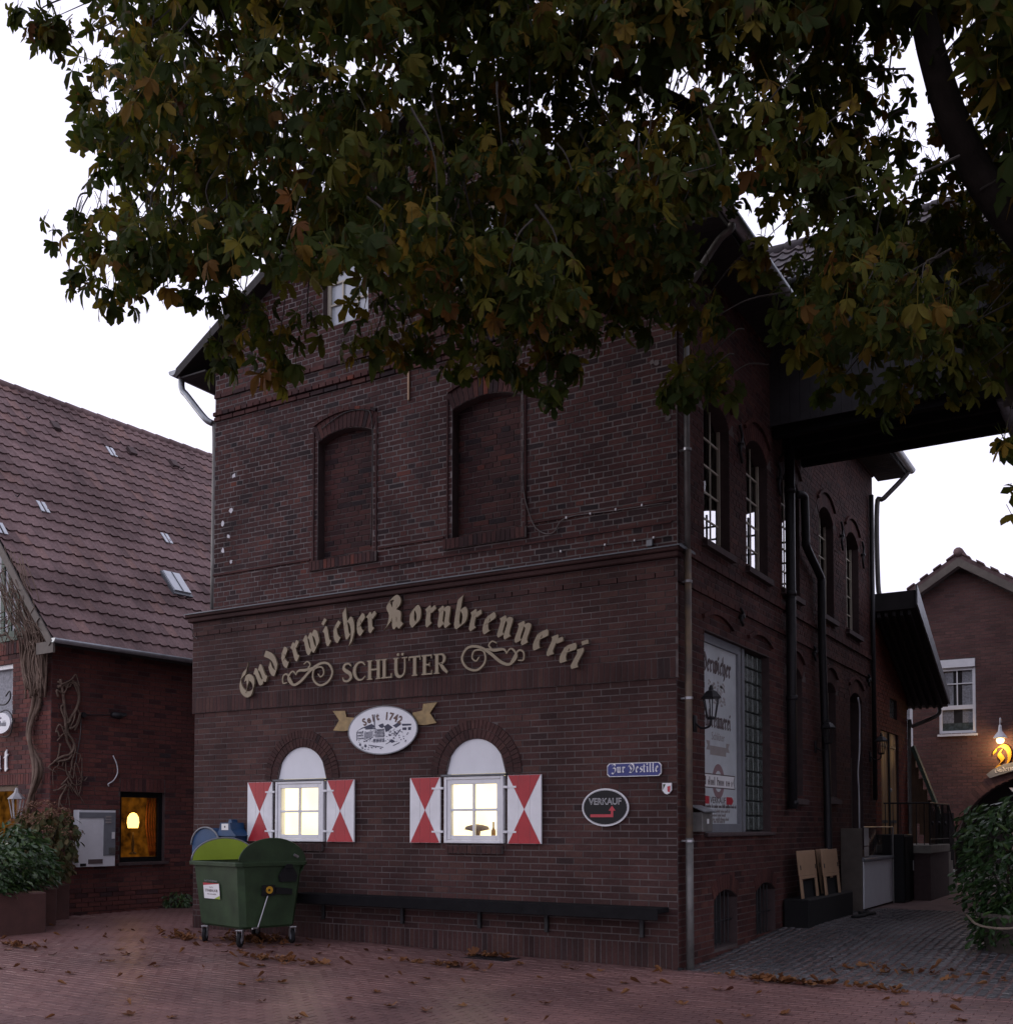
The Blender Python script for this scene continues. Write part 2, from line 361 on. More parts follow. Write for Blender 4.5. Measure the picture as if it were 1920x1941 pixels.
    def build(s, name, mat, parent, singles=0, score=None):
        n = len(s.q); q = np.array(s.q); O, U, W, N = s.fr
        cen = O+q.mean(1)[:, :1]*U+q.mean(1)[:, 1:2]*W
        order = list(range(n))
        if singles:
            sc = np.array([score(*q[i].mean(0)) for i in range(n)]); a = (q[:,1,0]-q[:,0,0])*(q[:,2,1]-q[:,1,1])
            dist = np.linalg.norm(cen-CAMP, axis=1); val = np.where(sc, np.abs(a)**.5/dist, -1)
            order = list(np.argsort(-val)); cache = {}
            wp = wl(parent)
            for i in order[:singles]:
                key = (round(q[i,1,0]-q[i,0,0], 2), round(q[i,2,1]-q[i,1,1], 3))
                if key not in cache:
                    V, fs = s.mesh([i]); me = bpy.data.meshes.new(name); me.from_pydata((V.reshape(-1, 3)-cen[i]).tolist(), [], fs.tolist())
                    at = me.attributes.new('rnd', 'FLOAT', 'FACE'); at.data.foreach_set('value', [0.]*5); me.materials.append(mat); cache[key] = me
                o = bpy.data.objects.new(name, cache[key]); COL.objects.link(o); o.parent = parent; o.location = Vector(cen[i]-wp)
            order = order[singles:]
        V, fs = s.mesh(order); mb = MB(); mb.addnp(V, fs, np.repeat([s.rn[i] for i in order], 5))
        return tag(mb.build(name+'work', mat, parent, attr=True), kind='stuff')
def backing(mb, fr, lo, hi, v0, topf, ops, w=-.004, reveal=None):
    O, U, W, N = fr
    us = {lo, hi}
    for o in ops:
        us |= {o.u0, o.u1}
        if o.rise > 0: us |= set(np.linspace(o.u0, o.u1, 14))
    if callable(topf): us |= set(topf.kinks)
    us = sorted(u for u in us if lo-1e-9 <= u <= hi+1e-9)
    tf = topf if callable(topf) else (lambda u: topf)
    P = lambda u, v: O+u*U+v*W+w*N
    for a, b in zip(us[:-1], us[1:]):
        if b-a < 1e-6: continue
        m = (a+b)/2; iv = sorted([o for o in ops if o.u0 < m < o.u1], key=lambda o: o.v0); ca, cb = v0, v0
        for o in iv:
            if o.v0 > ca+1e-6: mb.add([P(a, ca), P(b, cb), P(b, o.v0), P(a, o.v0)], [(0, 1, 2, 3)])
            ca, cb = o.top(a), o.top(b)
        if tf(m) > max(ca, cb): mb.add([P(a, ca), P(b, cb), P(b, tf(b)), P(a, tf(a))], [(0, 1, 2, 3)])
    if reveal is not None:
        for o in ops:
            pts = o.outline(); n = len(pts); reveal.marks = getattr(reveal, 'marks', [])+[len(reveal.v)]
            for i in range(n):
                p, q = pts[i], pts[(i+1) % n]
                A = O+p[0]*U+p[1]*W; B = O+q[0]*U+q[1]*W
                reveal.add([A+N*w, B+N*w, B-N*o.depth, A-N*o.depth], [(0, 1, 2, 3)])
def split_pieces(mb):
    marks = mb.marks+[len(mb.v)]; res = []
    for a, b in zip(marks[:-1], marks[1:]):
        m_ = MB()
        for v in mb.v[a:b]: m_.add(v, [(0, 1, 2, 3)])
        res.append(m_)
    return res
def poly_prism(mb, pts, fr, a, b, r=.5): mb.prism(pts, a, b, fr, r)

# ------------------------------------------------------------------ lettering (broad nib)
G = {}
def st(x): return [(x-.10, .93), (x, .80), (x, .2), (x+.12, .06)]
G['i'] = (.34, [st(.05), [(-.02, 1.36), (.10, 1.22)]])
G['n'] = (.74, [st(.05), [(.03, .74), (.20, .90), (.36, .90), (.44, .78), (.44, .2), (.56, .06)]])
G['u'] = (.74, [[(-.05, .93), (.05, .80), (.05, .22), (.16, .09), (.30, .09), (.44, .22)], st(.44)])
G['r'] = (.52, [st(.05), [(.05, .72), (.24, .93), (.36, .76)]])
G['e'] = (.54, [[(.05, .76), (.03, .3), (.18, .05), (.38, .2)], [(.05, .76), (.22, .96), (.36, .70), (.10, .50)]])
G['c'] = (.50, [[(.05, .76), (.03, .3), (.18, .05), (.36, .18)], [(.05, .76), (.22, .96), (.36, .80)]])
G['o'] = (.62, [[(.05, .76), (.05, .28), (.24, .05)], [(.05, .76), (.24, .96), (.44, .74), (.44, .28), (.24, .05)]])
G['d'] = (.64, [[(.05, .70), (.05, .28), (.24, .05), (.44, .3)], [(.05, .70), (.26, .90)], [(.44, .3), (.44, .78), (.30, 1.08), (.02, 1.38)]])
G['w'] = (1.08, [[(-.05, .93), (.05, .85), (.05, .25), (.2, .05), (.40, .25)], [(.32, .95), (.42, .85), (.42, .25), (.56, .05), (.80, .3)], [(.62, 1.0), (.80, .82), (.80, .3), (.56, .05)]])
G['h'] = (.70, [[(.10, 1.52), (.03, 1.38), (.05, .2), (.16, .06)], [(.05, .74), (.28, .95), (.44, .76), (.44, .2), (.22, -.32)]])
G['b'] = (.66, [[(.12, 1.55), (.03, 1.38), (.05, .25), (.24, .05)], [(.05, .74), (.26, .96), (.46, .74), (.46, .3), (.24, .05)]])
G['s'] = (.48, [[(.36, .90), (.12, .84), (.08, .62), (.34, .42), (.30, .14), (.02, .08)]])
G['t'] = (.42, [[(.05, 1.25), (.05, .2), (.18, .05)], [(-.10, .88), (.26, .96)]])
G['l'] = (.34, [[(.10, 1.52), (.05, 1.38), (.05, .2), (.18, .05)]])
G['K'] = (1.0, [[(.02, 1.45), (-.12, 1.18), (.06, .80), (-.06, .30), (-.28, .04)], [(.28, 1.42), (.26, .25), (.40, .05)], [(-.02, 1.40), (.30, 1.56), (.54, 1.34), (.52, 1.06), (.28, .82)], [(.28, .82), (.56, .66), (.56, .22), (.72, .05)]])
G['S'] = (1.05, [[(.98, 1.50), (.74, 1.26), (.40, 1.22), (.06, .96), (-.04, .52), (.16, .10), (.50, .0), (.80, .20), (.90, .54), (.74, .86), (.48, .92)], [(.62, .84), (.50, .52), (.26, .32)]])
G['D'] = (1.0, [[(-.10, .92), (.02, 1.24), (.40, 1.42), (.72, 1.18), (.82, .72), (.68, .26), (.40, .02), (.04, .08)], [(.34, 1.16), (.20, .86), (.40, .52), (.22, .24)]])
G['Z'] = (.72, [[(-.05, 1.18), (.14, 1.40), (.46, 1.28), (.34, .98), (.08, .80)], [(.08, .80), (.46, .72), (.50, .30), (.18, -.14), (-.10, .02)]])
def nib_quads(path, w=.30, ang=42):
    P = smooth_path(path, 3) if len(path) > 2 else np.asarray(path, float)
    n = np.array([math.cos(math.radians(ang)), math.sin(math.radians(ang))])*w/2
    return [[p-n, p+n, q+n, q-n] for p, q in zip(P[:-1], P[1:])]
def glyph_mesh(mb, ch, place, fr, d0, d1, w=.30, ang=42):
    """place(x, y) -> (u, v) in the wall plane; each stroke a shallow prism, later strokes a hair prouder"""
    k = 0
    for stroke in G[ch][1]:
        for q in nib_quads(stroke, w, ang):
            pts = [place(*p) for p in q]
            ar = sum(pts[i][0]*pts[(i+1) % 4][1]-pts[(i+1) % 4][0]*pts[i][1] for i in range(4))
            if abs(ar) < 1e-9: continue
            if ar < 0: pts = pts[::-1]
            mb.prism(pts, d0, d1+k*.00035, fr); k += 1
def fraktur(mb, text, u, v, size, fr, d0, d1, w=.26, track=.16, mirror=False):
    x = 0
    for ch in text:
        if ch == ' ': x += .5; continue
        glyph_mesh(mb, ch, lambda a, b, x=x: (u+(x+a)*size, v+b*size), fr, d0, d1, w)
        x += G[ch][0]+track
    return x*size
def frak_len(text, size, track=.16): return sum(.5 if c == ' ' else G[c][0]+track for c in text)*size
def vstroke(mb, pts, ws, fr, d0, d1, k=5):               # stroke of changing width
    P = smooth_path(pts, k); W = smooth_path([(w, 0) for w in ws], k)[:, 0]
    T = np.gradient(P, axis=0); T /= np.linalg.norm(T, axis=1)[:, None]+1e-9; Nn = np.stack([-T[:, 1], T[:, 0]], 1)
    A = P+Nn*W[:, None]/2; B = P-Nn*W[:, None]/2; O, U, Wv, N = fr; n = len(P)
    L = lambda Q, d: O+Q[:, :1]*U+Q[:, 1:2]*Wv+N*d
    vs_ = np.vstack([L(A, d0), L(B, d0), L(A, d1), L(B, d1)]); fs = []
    for i in range(n-1):
        a, b = i, i+1
        fs += [(2*n+a, 3*n+a, 3*n+b, 2*n+b), (a, 2*n+a, 2*n+b, b), (n+a, n+b, 3*n+b, 3*n+a), (a, b, n+b, n+a)]
    fs += [(0, n, 3*n, 2*n), (n-1, 3*n-1, 4*n-1, 2*n-1)]
    mb.add(vs_, fs)
TXT = []
def text_mesh(name, body, size, fr, u, v, w, mat, parent, align='CENTER', xs=1.0, bold=0.0, extr=.0008):
    cu = bpy.data.curves.new(name, 'FONT'); cu.body = body; cu.size = size; cu.align_x = align; cu.extrude = extr; cu.offset = bold; cu.resolution_u = 2
    ob = bpy.data.objects.new(name+'_tmp', cu); COL.objects.link(ob)
    bpy.context.view_layer.update()
    me = bpy.data.meshes.new_from_object(ob.evaluated_get(bpy.context.evaluated_depsgraph_get())); me.name = name
    co = np.array([x.co[:] for x in me.vertices]); bpy.data.objects.remove(ob); bpy.data.curves.remove(cu)
    O, U, W, N = fr; P = O+(u+co[:, :1]*xs)*U+(v+co[:, 1:2])*W+(w+co[:, 2:3])*N
    if parent is not None: P = P-wl(parent)
    me.vertices.foreach_set('co', P.ravel()); me.materials.clear(); me.materials.append(mat); me.update()
    o = bpy.data.objects.new(name, me); COL.objects.link(o); o.parent = parent; return o
def ellipse(cu, cv, a, b, n=40): return [(cu+a*math.cos(2*PI*i/n), cv+b*math.sin(2*PI*i/n)) for i in range(n)]
def ring(mb, cu, cv, a0, b0, a1, b1, fr, d0, d1, n=40):
    for i in range(n):
        t0, t1 = 2*PI*i/n, 2*PI*(i+1)/n
        mb.prism([(cu+a0*math.cos(t0), cv+b0*math.sin(t0)), (cu+a1*math.cos(t0), cv+b1*math.sin(t0)), (cu+a1*math.cos(t1), cv+b1*math.sin(t1)), (cu+a0*math.cos(t1), cv+b0*math.sin(t1))], d0, d1, fr)

# ------------------------------------------------------------------ ground
def sst(a, b, x): t = np.clip((x-a)/(b-a), 0, 1); return t*t*(3-2*t)
def zg(x, y): return .0135*np.clip(-np.asarray(x, float), 0, 10)+.2*sst(0, 5, np.asarray(y, float))*sst(-1, 0, np.asarray(x, float))
xs = np.unique(np.concatenate([np.linspace(-300, -20, 6), np.linspace(-20, 12, 65), np.linspace(12, 300, 6)]))
ys = np.unique(np.concatenate([np.linspace(-300, -14, 6), np.linspace(-14, 24, 77), np.linspace(24, 400, 6)]))
X, Y = np.meshgrid(xs, ys); Z = zg(X, Y)-.03
g = MB(); nx = len(xs); ny = len(ys)
g.addnp(np.stack([X, Y, Z], -1), np.array([[j*nx+i, j*nx+i+1, (j+1)*nx+i+1, (j+1)*nx+i] for j in range(ny-1) for i in range(nx-1)]))
ground = tag(g.build('ground', M['ground'], smooth=True), 'paved ground running under square and alley', 'ground', kind='structure')

def scatter_pieces(name, mat, parent, cells, singles=300, bevel=.003):
    """cells: (x, y, w, l, angle, h): chamfered flat-topped stones that follow the ground"""
    F = np.array([[4,5,6,7],[0,1,5,4],[1,2,6,5],[2,3,7,6],[3,0,4,7]])
    C = np.array(cells); n = len(C); c, s = np.cos(C[:,4]), np.sin(C[:,4])
    sg = np.array([[-1,-1],[1,-1],[1,1],[-1,1]])/2.
    def V(i, local=False):
        w, l = C[i,2], C[i,3]; b = np.concatenate([sg*[w, l], sg*[w-2*bevel, l-2*bevel]])
        x = b[:,0]*c[i]-b[:,1]*s[i]; y = b[:,0]*s[i]+b[:,1]*c[i]
        X, Y = C[i,0]+x, C[i,1]+y; z0 = zg(C[i,0], C[i,1]); zz = zg(X, Y)+np.concatenate([[-.02]*4, [C[i,5]]*4])
        return np.stack([X, Y, zz], 1)
    dist = np.hypot(C[:,0]-CAMP[0], C[:,1]-CAMP[1]); order = np.argsort(dist); wp = wl(parent); cache = {}
    inf = [i for i in order if C[i,0]*.0+inview(C[i,0], C[i,1])]; single = inf[:singles]; ss = set(single)
    for i in single:
        key = (round(C[i,2], 2), round(C[i,3], 2), int(C[i,4]*10), int(C[i,0] > 0))
        p = np.array([C[i,0], C[i,1], float(zg(C[i,0], C[i,1]))])
        if key not in cache:
            me = bpy.data.meshes.new(name); me.from_pydata((V(i)-p).tolist(), [], F.tolist())
            a = me.attributes.new('rnd', 'FLOAT', 'FACE'); a.data.foreach_set('value', [0.]*5); me.materials.append(mat); cache[key] = me
        o = bpy.data.objects.new(name, cache[key]); COL.objects.link(o); o.parent = parent; o.location = Vector(p-wp)
    rest = [i for i in range(n) if i not in ss]
    mb = MB(); mb.addnp(np.array([V(i) for i in rest]), (F[None]+8*np.arange(len(rest))[:,None,None]).reshape(-1, 4), np.repeat(RNG.random(len(rest)), 5))
    return tag(mb.build(name+'_field', mat, parent, attr=True), kind='stuff')
cd = np.array([-math.sin(YAW), math.cos(YAW)]); cr = np.array([math.cos(YAW), math.sin(YAW)])
def inview(x, y, m=0.0):
    v = np.array([x, y])-CAMP[:2]; z = v@cd; a = v@cr
    if z < 1: return False
    px = 960+2053*a/z; py = 1565+2053*1.7/z
    return -m <= px <= 1920+m and py <= 1945+m
def quadsheet(name, mat, x0, x1, y0, y1, dz, label, cat, step=.8, keep=None):
    xs = np.linspace(x0, x1, max(2, int((x1-x0)/step))); ys = np.linspace(y0, y1, max(2, int((y1-y0)/step)))
    X, Y = np.meshgrid(xs, ys); m = MB(); nx = len(xs)
    fs = [[j*nx+i, j*nx+i+1, (j+1)*nx+i+1, (j+1)*nx+i] for j in range(len(ys)-1) for i in range(nx-1)]
    m.addnp(np.stack([X, Y, zg(X, Y)+dz], -1), np.array(fs))
    return tag(m.build(name, mat), label, cat, kind='structure')
square = quadsheet('pavement', M['joint'], -16, 9, -13.0, 0.0, -.006, 'red brick paved square in front of the distillery', 'pavement')
cells = []
row = 0
for y in np.arange(-8.4, 6.0, .105):
    row += 1
    for x in np.arange(-13.6, 5.2, .21):
        xx = x+(.105 if row % 2 else 0)
        if y > -.05 and xx > -8.15: continue
        if y > -.10*max(xx, 0)-.13 and xx > 0: continue
        if xx < -11.2 and y > -.2: continue
        if not inview(xx, y, 220): continue
        cells.append((xx+random.uniform(-.002, .002), y+.05, .204, .099, random.uniform(-.012, .012), random.uniform(-.0015, .0025)))
scatter_pieces('paver', M['paver'], square, cells)
alley = quadsheet('alley', M['joint'], -.02, 5.0, 0.002, 26.0, -.006, 'grey granite sett paving of the narrow alley', 'paving')
cells = []
for i, y in enumerate(np.arange(-.5, 8.6, .112)):
    for j, x in enumerate(np.arange(.06, 4.9, .112)):
        ph = (x % 1.3)/1.3; yy = y+.34*(1-(2*ph-1)**2)-.17; sl = .34*(-4*(2*ph-1))/1.3
        if yy < -.10*x-.02 or yy > 8.3 or (yy < .0 and x < .05): continue
        if not inview(x, yy, 120): continue
        cells.append((x+random.uniform(-.008, .008), yy+random.uniform(-.008, .008), .098*random.uniform(.88, 1.03), .098*random.uniform(.88, 1.03), math.atan(sl)*.8+random.uniform(-.1, .1), random.uniform(-.002, .009)))
scatter_pieces('sett', M['sett'], alley, cells, bevel=.012)
# edge row of pavers between square and alley
kerb = MB()
for k in range(46):
    x = .05+k*.108; y = -.10*x-.075
    kerb.bbox(x, x+.1, y-.1, y+.1, -.02, .004, .006, random.random())
tag(kerb.build('kerb', M['paver'], attr=True), 'row of upright pavers edging the sett paved alley', 'kerb', kind='structure')

# ------------------------------------------------------------------ the distillery
B = thing('distillery_building', (-4, 0, 0), 'two storey dark brick distillery with gable front and red white shutters', 'building')
FX = np.array([1., 0, 0]); FN = np.array([0, -1., 0]); RX = np.array([0, 1., 0]); RN = np.array([1., 0, 0])
W1, W2 = -5.86, -2.84                                    # window axes
lowops = [Op(c-.465, c+.465, 1.466, 2.38, .465, .16, .26) for c in (W1, W2)]
# ---- lower front
wm = MB(); rv = MB()
frL = frame_of((0, 0, 0), FX, FN)
backing(wm, frL, -8.08, 0, -.3, 3.48, lowops, -.004, rv)
frB = frame_of((0, -.03, 0), FX, FN)
backing(wm, frB, -8.11, .03, 3.46, 4.9, [], -.004)
for x0, x1, y0, y1 in ((-8.11, .03, -.022, 0.01),): wm.box(x0, x1, y0, y1, 3.455, 3.462)
w = Wall((0, 0, 0), FX, FN)
w.field(-.02, .30, .32, .078, 'sold', -8.08, 0, lowops, .013)
w.field(.30, 3.46, .0832, .25, 'run', -8.08, 0, lowops, .013, jit=.001)
for o in lowops:
    w.arch(o, .125, 25, .006, .010)
    o2 = Op(o.u0-.128, o.u1+.128, o.v0, o.v1, .465+.128); w.arch(o2, .12, 34, .012, .009)
w.build('brick', M['brick_new'], wm.build('front_wall', M['mortar_new'], B), 220, lambda u, v: (u > -4.8) and v > .3)
wb = Wall((0, -.03, 0), FX, FN)
wb.field(3.455, 3.70, .245, .078, 'sold', -8.11, .03, [], .010)
wb.field(3.70, 4.66, .0832, .25, 'run', -8.11, .03, [], .013, jit=.001)
wb.field(4.66, 4.735, .075, .25, 'run', -8.11, .03, [], .013, out=.02, jit=.001)
wb.field(4.735, 4.88, .0725, .25, 'run', -8.11, .03, [], .013, row0=1, jit=.001)
band = tag(MB().box(-8.10, -8.09, -.02, -.01, 3.6, 3.61).build('sign_band', M['mortar_new'], B), 'projecting brick band that carries the lettering')
wb.build('brick', M['brick_new'], band, 60, lambda u, v: u > -4 and v < 4.6)
# plain side and back of the building, closing the volume
hb = MB()
hb.box(-8.08, -7.98, .01, 10.45, -.3, 4.9); hb.box(-7.75, -7.65, .06, 10.45, 4.9, 9.0); hb.box(-7.9, -.01, 10.35, 10.44, -.3, 5.6)
hb.build('rear_wall', M['reveal'], B)
def gtop_rear(u): return 8.83+(u+8.36)*.605 if u <= -3.87 else 8.83+(.62-u)*.605
gtop_rear.kinks = [-3.87]
rops_ = [Op(-4.4, -3.05, 7.1, 8.5, .12, .12), Op(-2.85, -2.0, 6.3, 8.3, .12, .12), Op(-1.85, -1.15, 5.9, 8.1, .12, .12), Op(-6.6, -5.4, 6.0, 8.2, .12, .12)]
rb_ = MB(); rvb = MB(); backing(rb_, frame_of((0, 10.45, 0), FX, -FN), -7.75, -.0, 5.6, gtop_rear, rops_, 0, rvb); rb_.build('rear_upper_wall', M['reveal'], B)
for m_ in split_pieces(rvb): m_.build('window_reveal', M['reveal'], B)
for o in rops_:
    m_ = MB(); m_.prism([(o.u0, o.v0), (o.u1, o.v0), (o.u1, o.v1), (o.u0, o.v1)], -.10, -.096, frame_of((0, 10.45, 0), FX, -FN)); wo = m_.build('rear_window', M['glass'], B)
    m_ = MB()
    for k in range(1, 3): u = o.u0+(o.u1-o.u0)*k/3; m_.box(u-.02, u+.02, 10.36, 10.40, o.v0, o.v1)
    for k in range(1, 5): v = o.v0+(o.v1-o.v0)*k/5; m_.box(o.u0, o.u1, 10.361, 10.399, v-.018, v+.018)
    m_.build('window_bars', M['iron'], wo)
fb = MB(); fb.box(-7.9, -.4, .5, 10.3, 4.86, 4.95); fb.build('floor_slab', M['roomdark'], B)
for m_ in split_pieces(rv): m_.build('window_reveal', M['reveal'], B)
# ---- cornice with lead flashing
c = MB(); c.bbox(-8.16, .07, -.10, .03, 4.885, 4.955, .012); c.bbox(-8.19, .09, -.13, .03, 4.955, 5.01, .012); c.build('cornice', M['brick_new'], B, attr=True)
c = MB(); c.add([(-8.20, -.145, 5.012), (.10, -.145, 5.012), (.10, .06, 5.075), (-8.20, .06, 5.075), (-8.20, -.145, 5.0), (.10, -.145, 5.0)], [(0, 1, 2, 3), (4, 5, 1, 0)])
c.add([(.05, .06, 5.075), (.105, -.147, 5.014), (.105, .36, 5.014), (.02, .36, 5.075), (.105, -.147, 4.985), (.105, .36, 4.985)], [(0, 1, 2, 3), (1, 4, 5, 2)])
c.build('flashing', M['lead'], B)
# ---- upper front with gable
slope = .605; APX = -3.87
def gtop(u): return 8.83+(u+8.36)*slope if u <= APX else 8.83+(.62-u)*slope
gtop.kinks = [APX]
def gab(v):
    k = (v-8.83)/slope; return (-8.36+k, .62-k)
UY = .05
blind = [Op(-5.63, -4.61, 5.58, 7.34, .11, .17, .26), Op(-3.25, -2.17, 5.58, 7.34, .11, .17, .26)]
attic = [Op(-5.13-.42, -5.13+.42, 9.02, 9.72, .42, .16, .22), Op(-2.87-.42, -2.87+.42, 9.02, 9.72, .42, .16, .22)]
um = MB(); rv2 = MB()
frU = frame_of((0, UY, 0), FX, FN)
backing(um, frU, -7.75, 0.0, 5.0, gtop, blind+attic, -.004, rv2)
uw = MB(); 
w = Wall((0, UY, 0), FX, FN)
ops = blind+attic
w.field(5.03, 8.04, .0772, .262, 'cross', -7.75, -.002, ops, .017, jit=.004)
w.field(8.04, 8.115, .075, .262, 'cross', -7.75, -.002, ops, .017, out=.035)
w.field(8.115, 8.19, .075, .262, 'cross', -7.75, -.002, ops, .017, out=.06, row0=1)
w.field(8.19, 8.40, .07, .262, 'cross', -7.75, -.002, ops, .017)
w.field(8.40, 8.475, .075, .262, 'cross', -7.75, -.002, ops, .017, out=.035)
w.field(8.475, 11.9, .0772, .262, 'cross', -7.75, -.002, ops, .017, gable=gab, jit=.004)
for o in blind:
    w.arch(o, .25, 15, .006, .014)
    o2 = Op(o.u0-.06, o.u1+.06, o.v0, o.v1+.235, .12); w.arch(o2, .05, 12, .03, .006)
for o in attic: w.arch(o, .22, 21, .006, .013)
uo = um.build('upper_wall', M['mortar_old'], B)
w.build('brick', M['brick_old'], uo, 20, lambda u, v: v < 6.5 and u > -3)
for m_ in split_pieces(rv2): m_.build('window_recess', M['reveal'], B)
# thin hood moulding strips beside the blind windows, brick sills
for o in blind:
    s_ = MB()
    for sx in (o.u0-.085, o.u1+.06): s_.box(sx, sx+.025, UY-.014, UY+.0, 5.6, 7.5)
    s_.build('hood_strip', M['brick_old'], uo, attr=True)
    ws = Wall((0, UY-.05, 0), FX, FN); ws.field(5.43, 5.575, .145, .072, 'sold', o.u0-.12, o.u1+.10, [], .010)
    sl = MB(); sl.box(o.u0-.12, o.u1+.10, UY-.042, UY-.006, 5.43, 5.572); so = sl.build('sill', M['mortar_dark'], B)
    ws.build('brick', M['brick_old'], so)
    # infill brickwork of the blind window
    bi = MB(); fr_ = frame_of((0, UY+.15, 0), FX, FN); bi.box(o.u0-.02, o.u1+.02, UY+.158, UY+.17, 5.5, 7.5); io = bi.build('blind_infill', M['mortar_dark'], B)
    wi = Wall((0, UY+.15, 0), FX, FN); wi.field(5.58, 7.48, .0772, .262, 'mixed', o.u0, o.u1, [], .013, jit=.004); wi.build('brick', M['brick_old'], io)
# long strings across the upper wall under the sills
s_ = MB()
for a, b in ((-7.75, -5.76), (-4.5, -3.38), (-2.05, -.07)): s_.box(a, b, UY-.02, UY-.004, 5.60, 5.625)
s_.box(-4.9, -.07, UY-.02, UY-.004, 5.335, 5.36)
s_.build('string_course', M['brick_old'], B, attr=True)
# mortar splashes and patch at the left edge
for (u, v) in ((-7.32, 7.13), (-7.38, 6.59), (-7.56, 6.41), (-7.43, 6.19), (-7.55, 5.99), (-7.37, 5.79), (-.32, 7.35), (-.25, 7.33), (-.14, 6.75), (-.12, 6.62)):
    p = MB(); pts = [(u+random.uniform(.02, .05)*math.cos(a), v+random.uniform(.02, .055)*math.sin(a)) for a in np.linspace(0, 2*PI, 9)[:-1]]
    p.prism(pts, -.005, .006, frU); p.build('mortar_patch', M['plaster'] if u < -1 else M['mortar_old'], uo)
# ---- attic windows
for o in attic:
    wroot = MB(); fr_ = frame_of((0, UY+.14, 0), FX, FN)
    pts = [(o.u0, o.v0), (o.u1, o.v0)]+[(u, o.top(u)) for u in np.linspace(o.u1, o.u0, 13)]
    wroot.prism(pts, -.004, 0, fr_); wo = wroot.build('attic_window', M['skylight'], B)
    f = MB(); n = 14
    inn = [(o.c+(p[0]-o.c)*.86, 9.06 if p[1] < 9.1 else 9.4+(p[1]-9.4)*.9) for p in pts]
    for i in range(len(pts)):
        j = (i+1) % len(pts); f.prism([pts[i], pts[j], inn[j], inn[i]], .002, .035, fr_)
    for x in (-.14, .14): f.prism([(o.c+x-.014, 9.05), (o.c+x+.014, 9.05), (o.c+x+.014, 9.72), (o.c+x-.014, 9.72)], .003, .025, fr_)
    for y in (9.38, 9.70): f.prism([(o.u0+.04, y), (o.u1-.04, y), (o.u1-.04, y+.028), (o.u0+.04, y+.028)], .004, .028, fr_)
    for a0, a1 in ((25, 65), (65, 115), (115, 155)):
        A = [(o.c+.22*math.cos(math.radians(t)), 9.72+.22*math.sin(math.radians(t))) for t in (a0, a1)]
        f.prism([A[0], (A[0][0], A[0][1]+.03), (A[1][0], A[1][1]+.03), A[1]], .005, .026, fr_)
    f.build('window_frame', M['cream'], wo)

# ---- ground floor windows with shutters
def plank_panel(mb, u0, u1, v0, v1, d0, d1, fr, n=3, r=.5):
    e = np.linspace(u0, u1, n+1)
    for a, b in zip(e[:-1], e[1:]): mb.prism([(a+.0015, v0), (b-.0015, v0), (b-.0015, v1), (a+.0015, v1)], d0, d1, fr)
def clip_tri(mb, tri, us, d0, d1, fr):                     # red hourglass split at the plank joints
    bm = None
    for a, b in zip(us[:-1], us[1:]):
        P = list(tri)
        for sgn, lim in ((1, a+.0015), (-1, b-.0015)):
            Q = []
            for i in range(len(P)):
                p, q = P[i], P[(i+1) % len(P)]; ip = sgn*(p[0]-lim) >= 0; iq = sgn*(q[0]-lim) >= 0
                if ip: Q.append(p)
                if ip != iq: t = (lim-p[0])/(q[0]-p[0]); Q.append((lim, p[1]+t*(q[1]-p[1])))
            P = Q
            if not P: break
        if len(P) >= 3: mb.prism(P, d0, d1, fr)
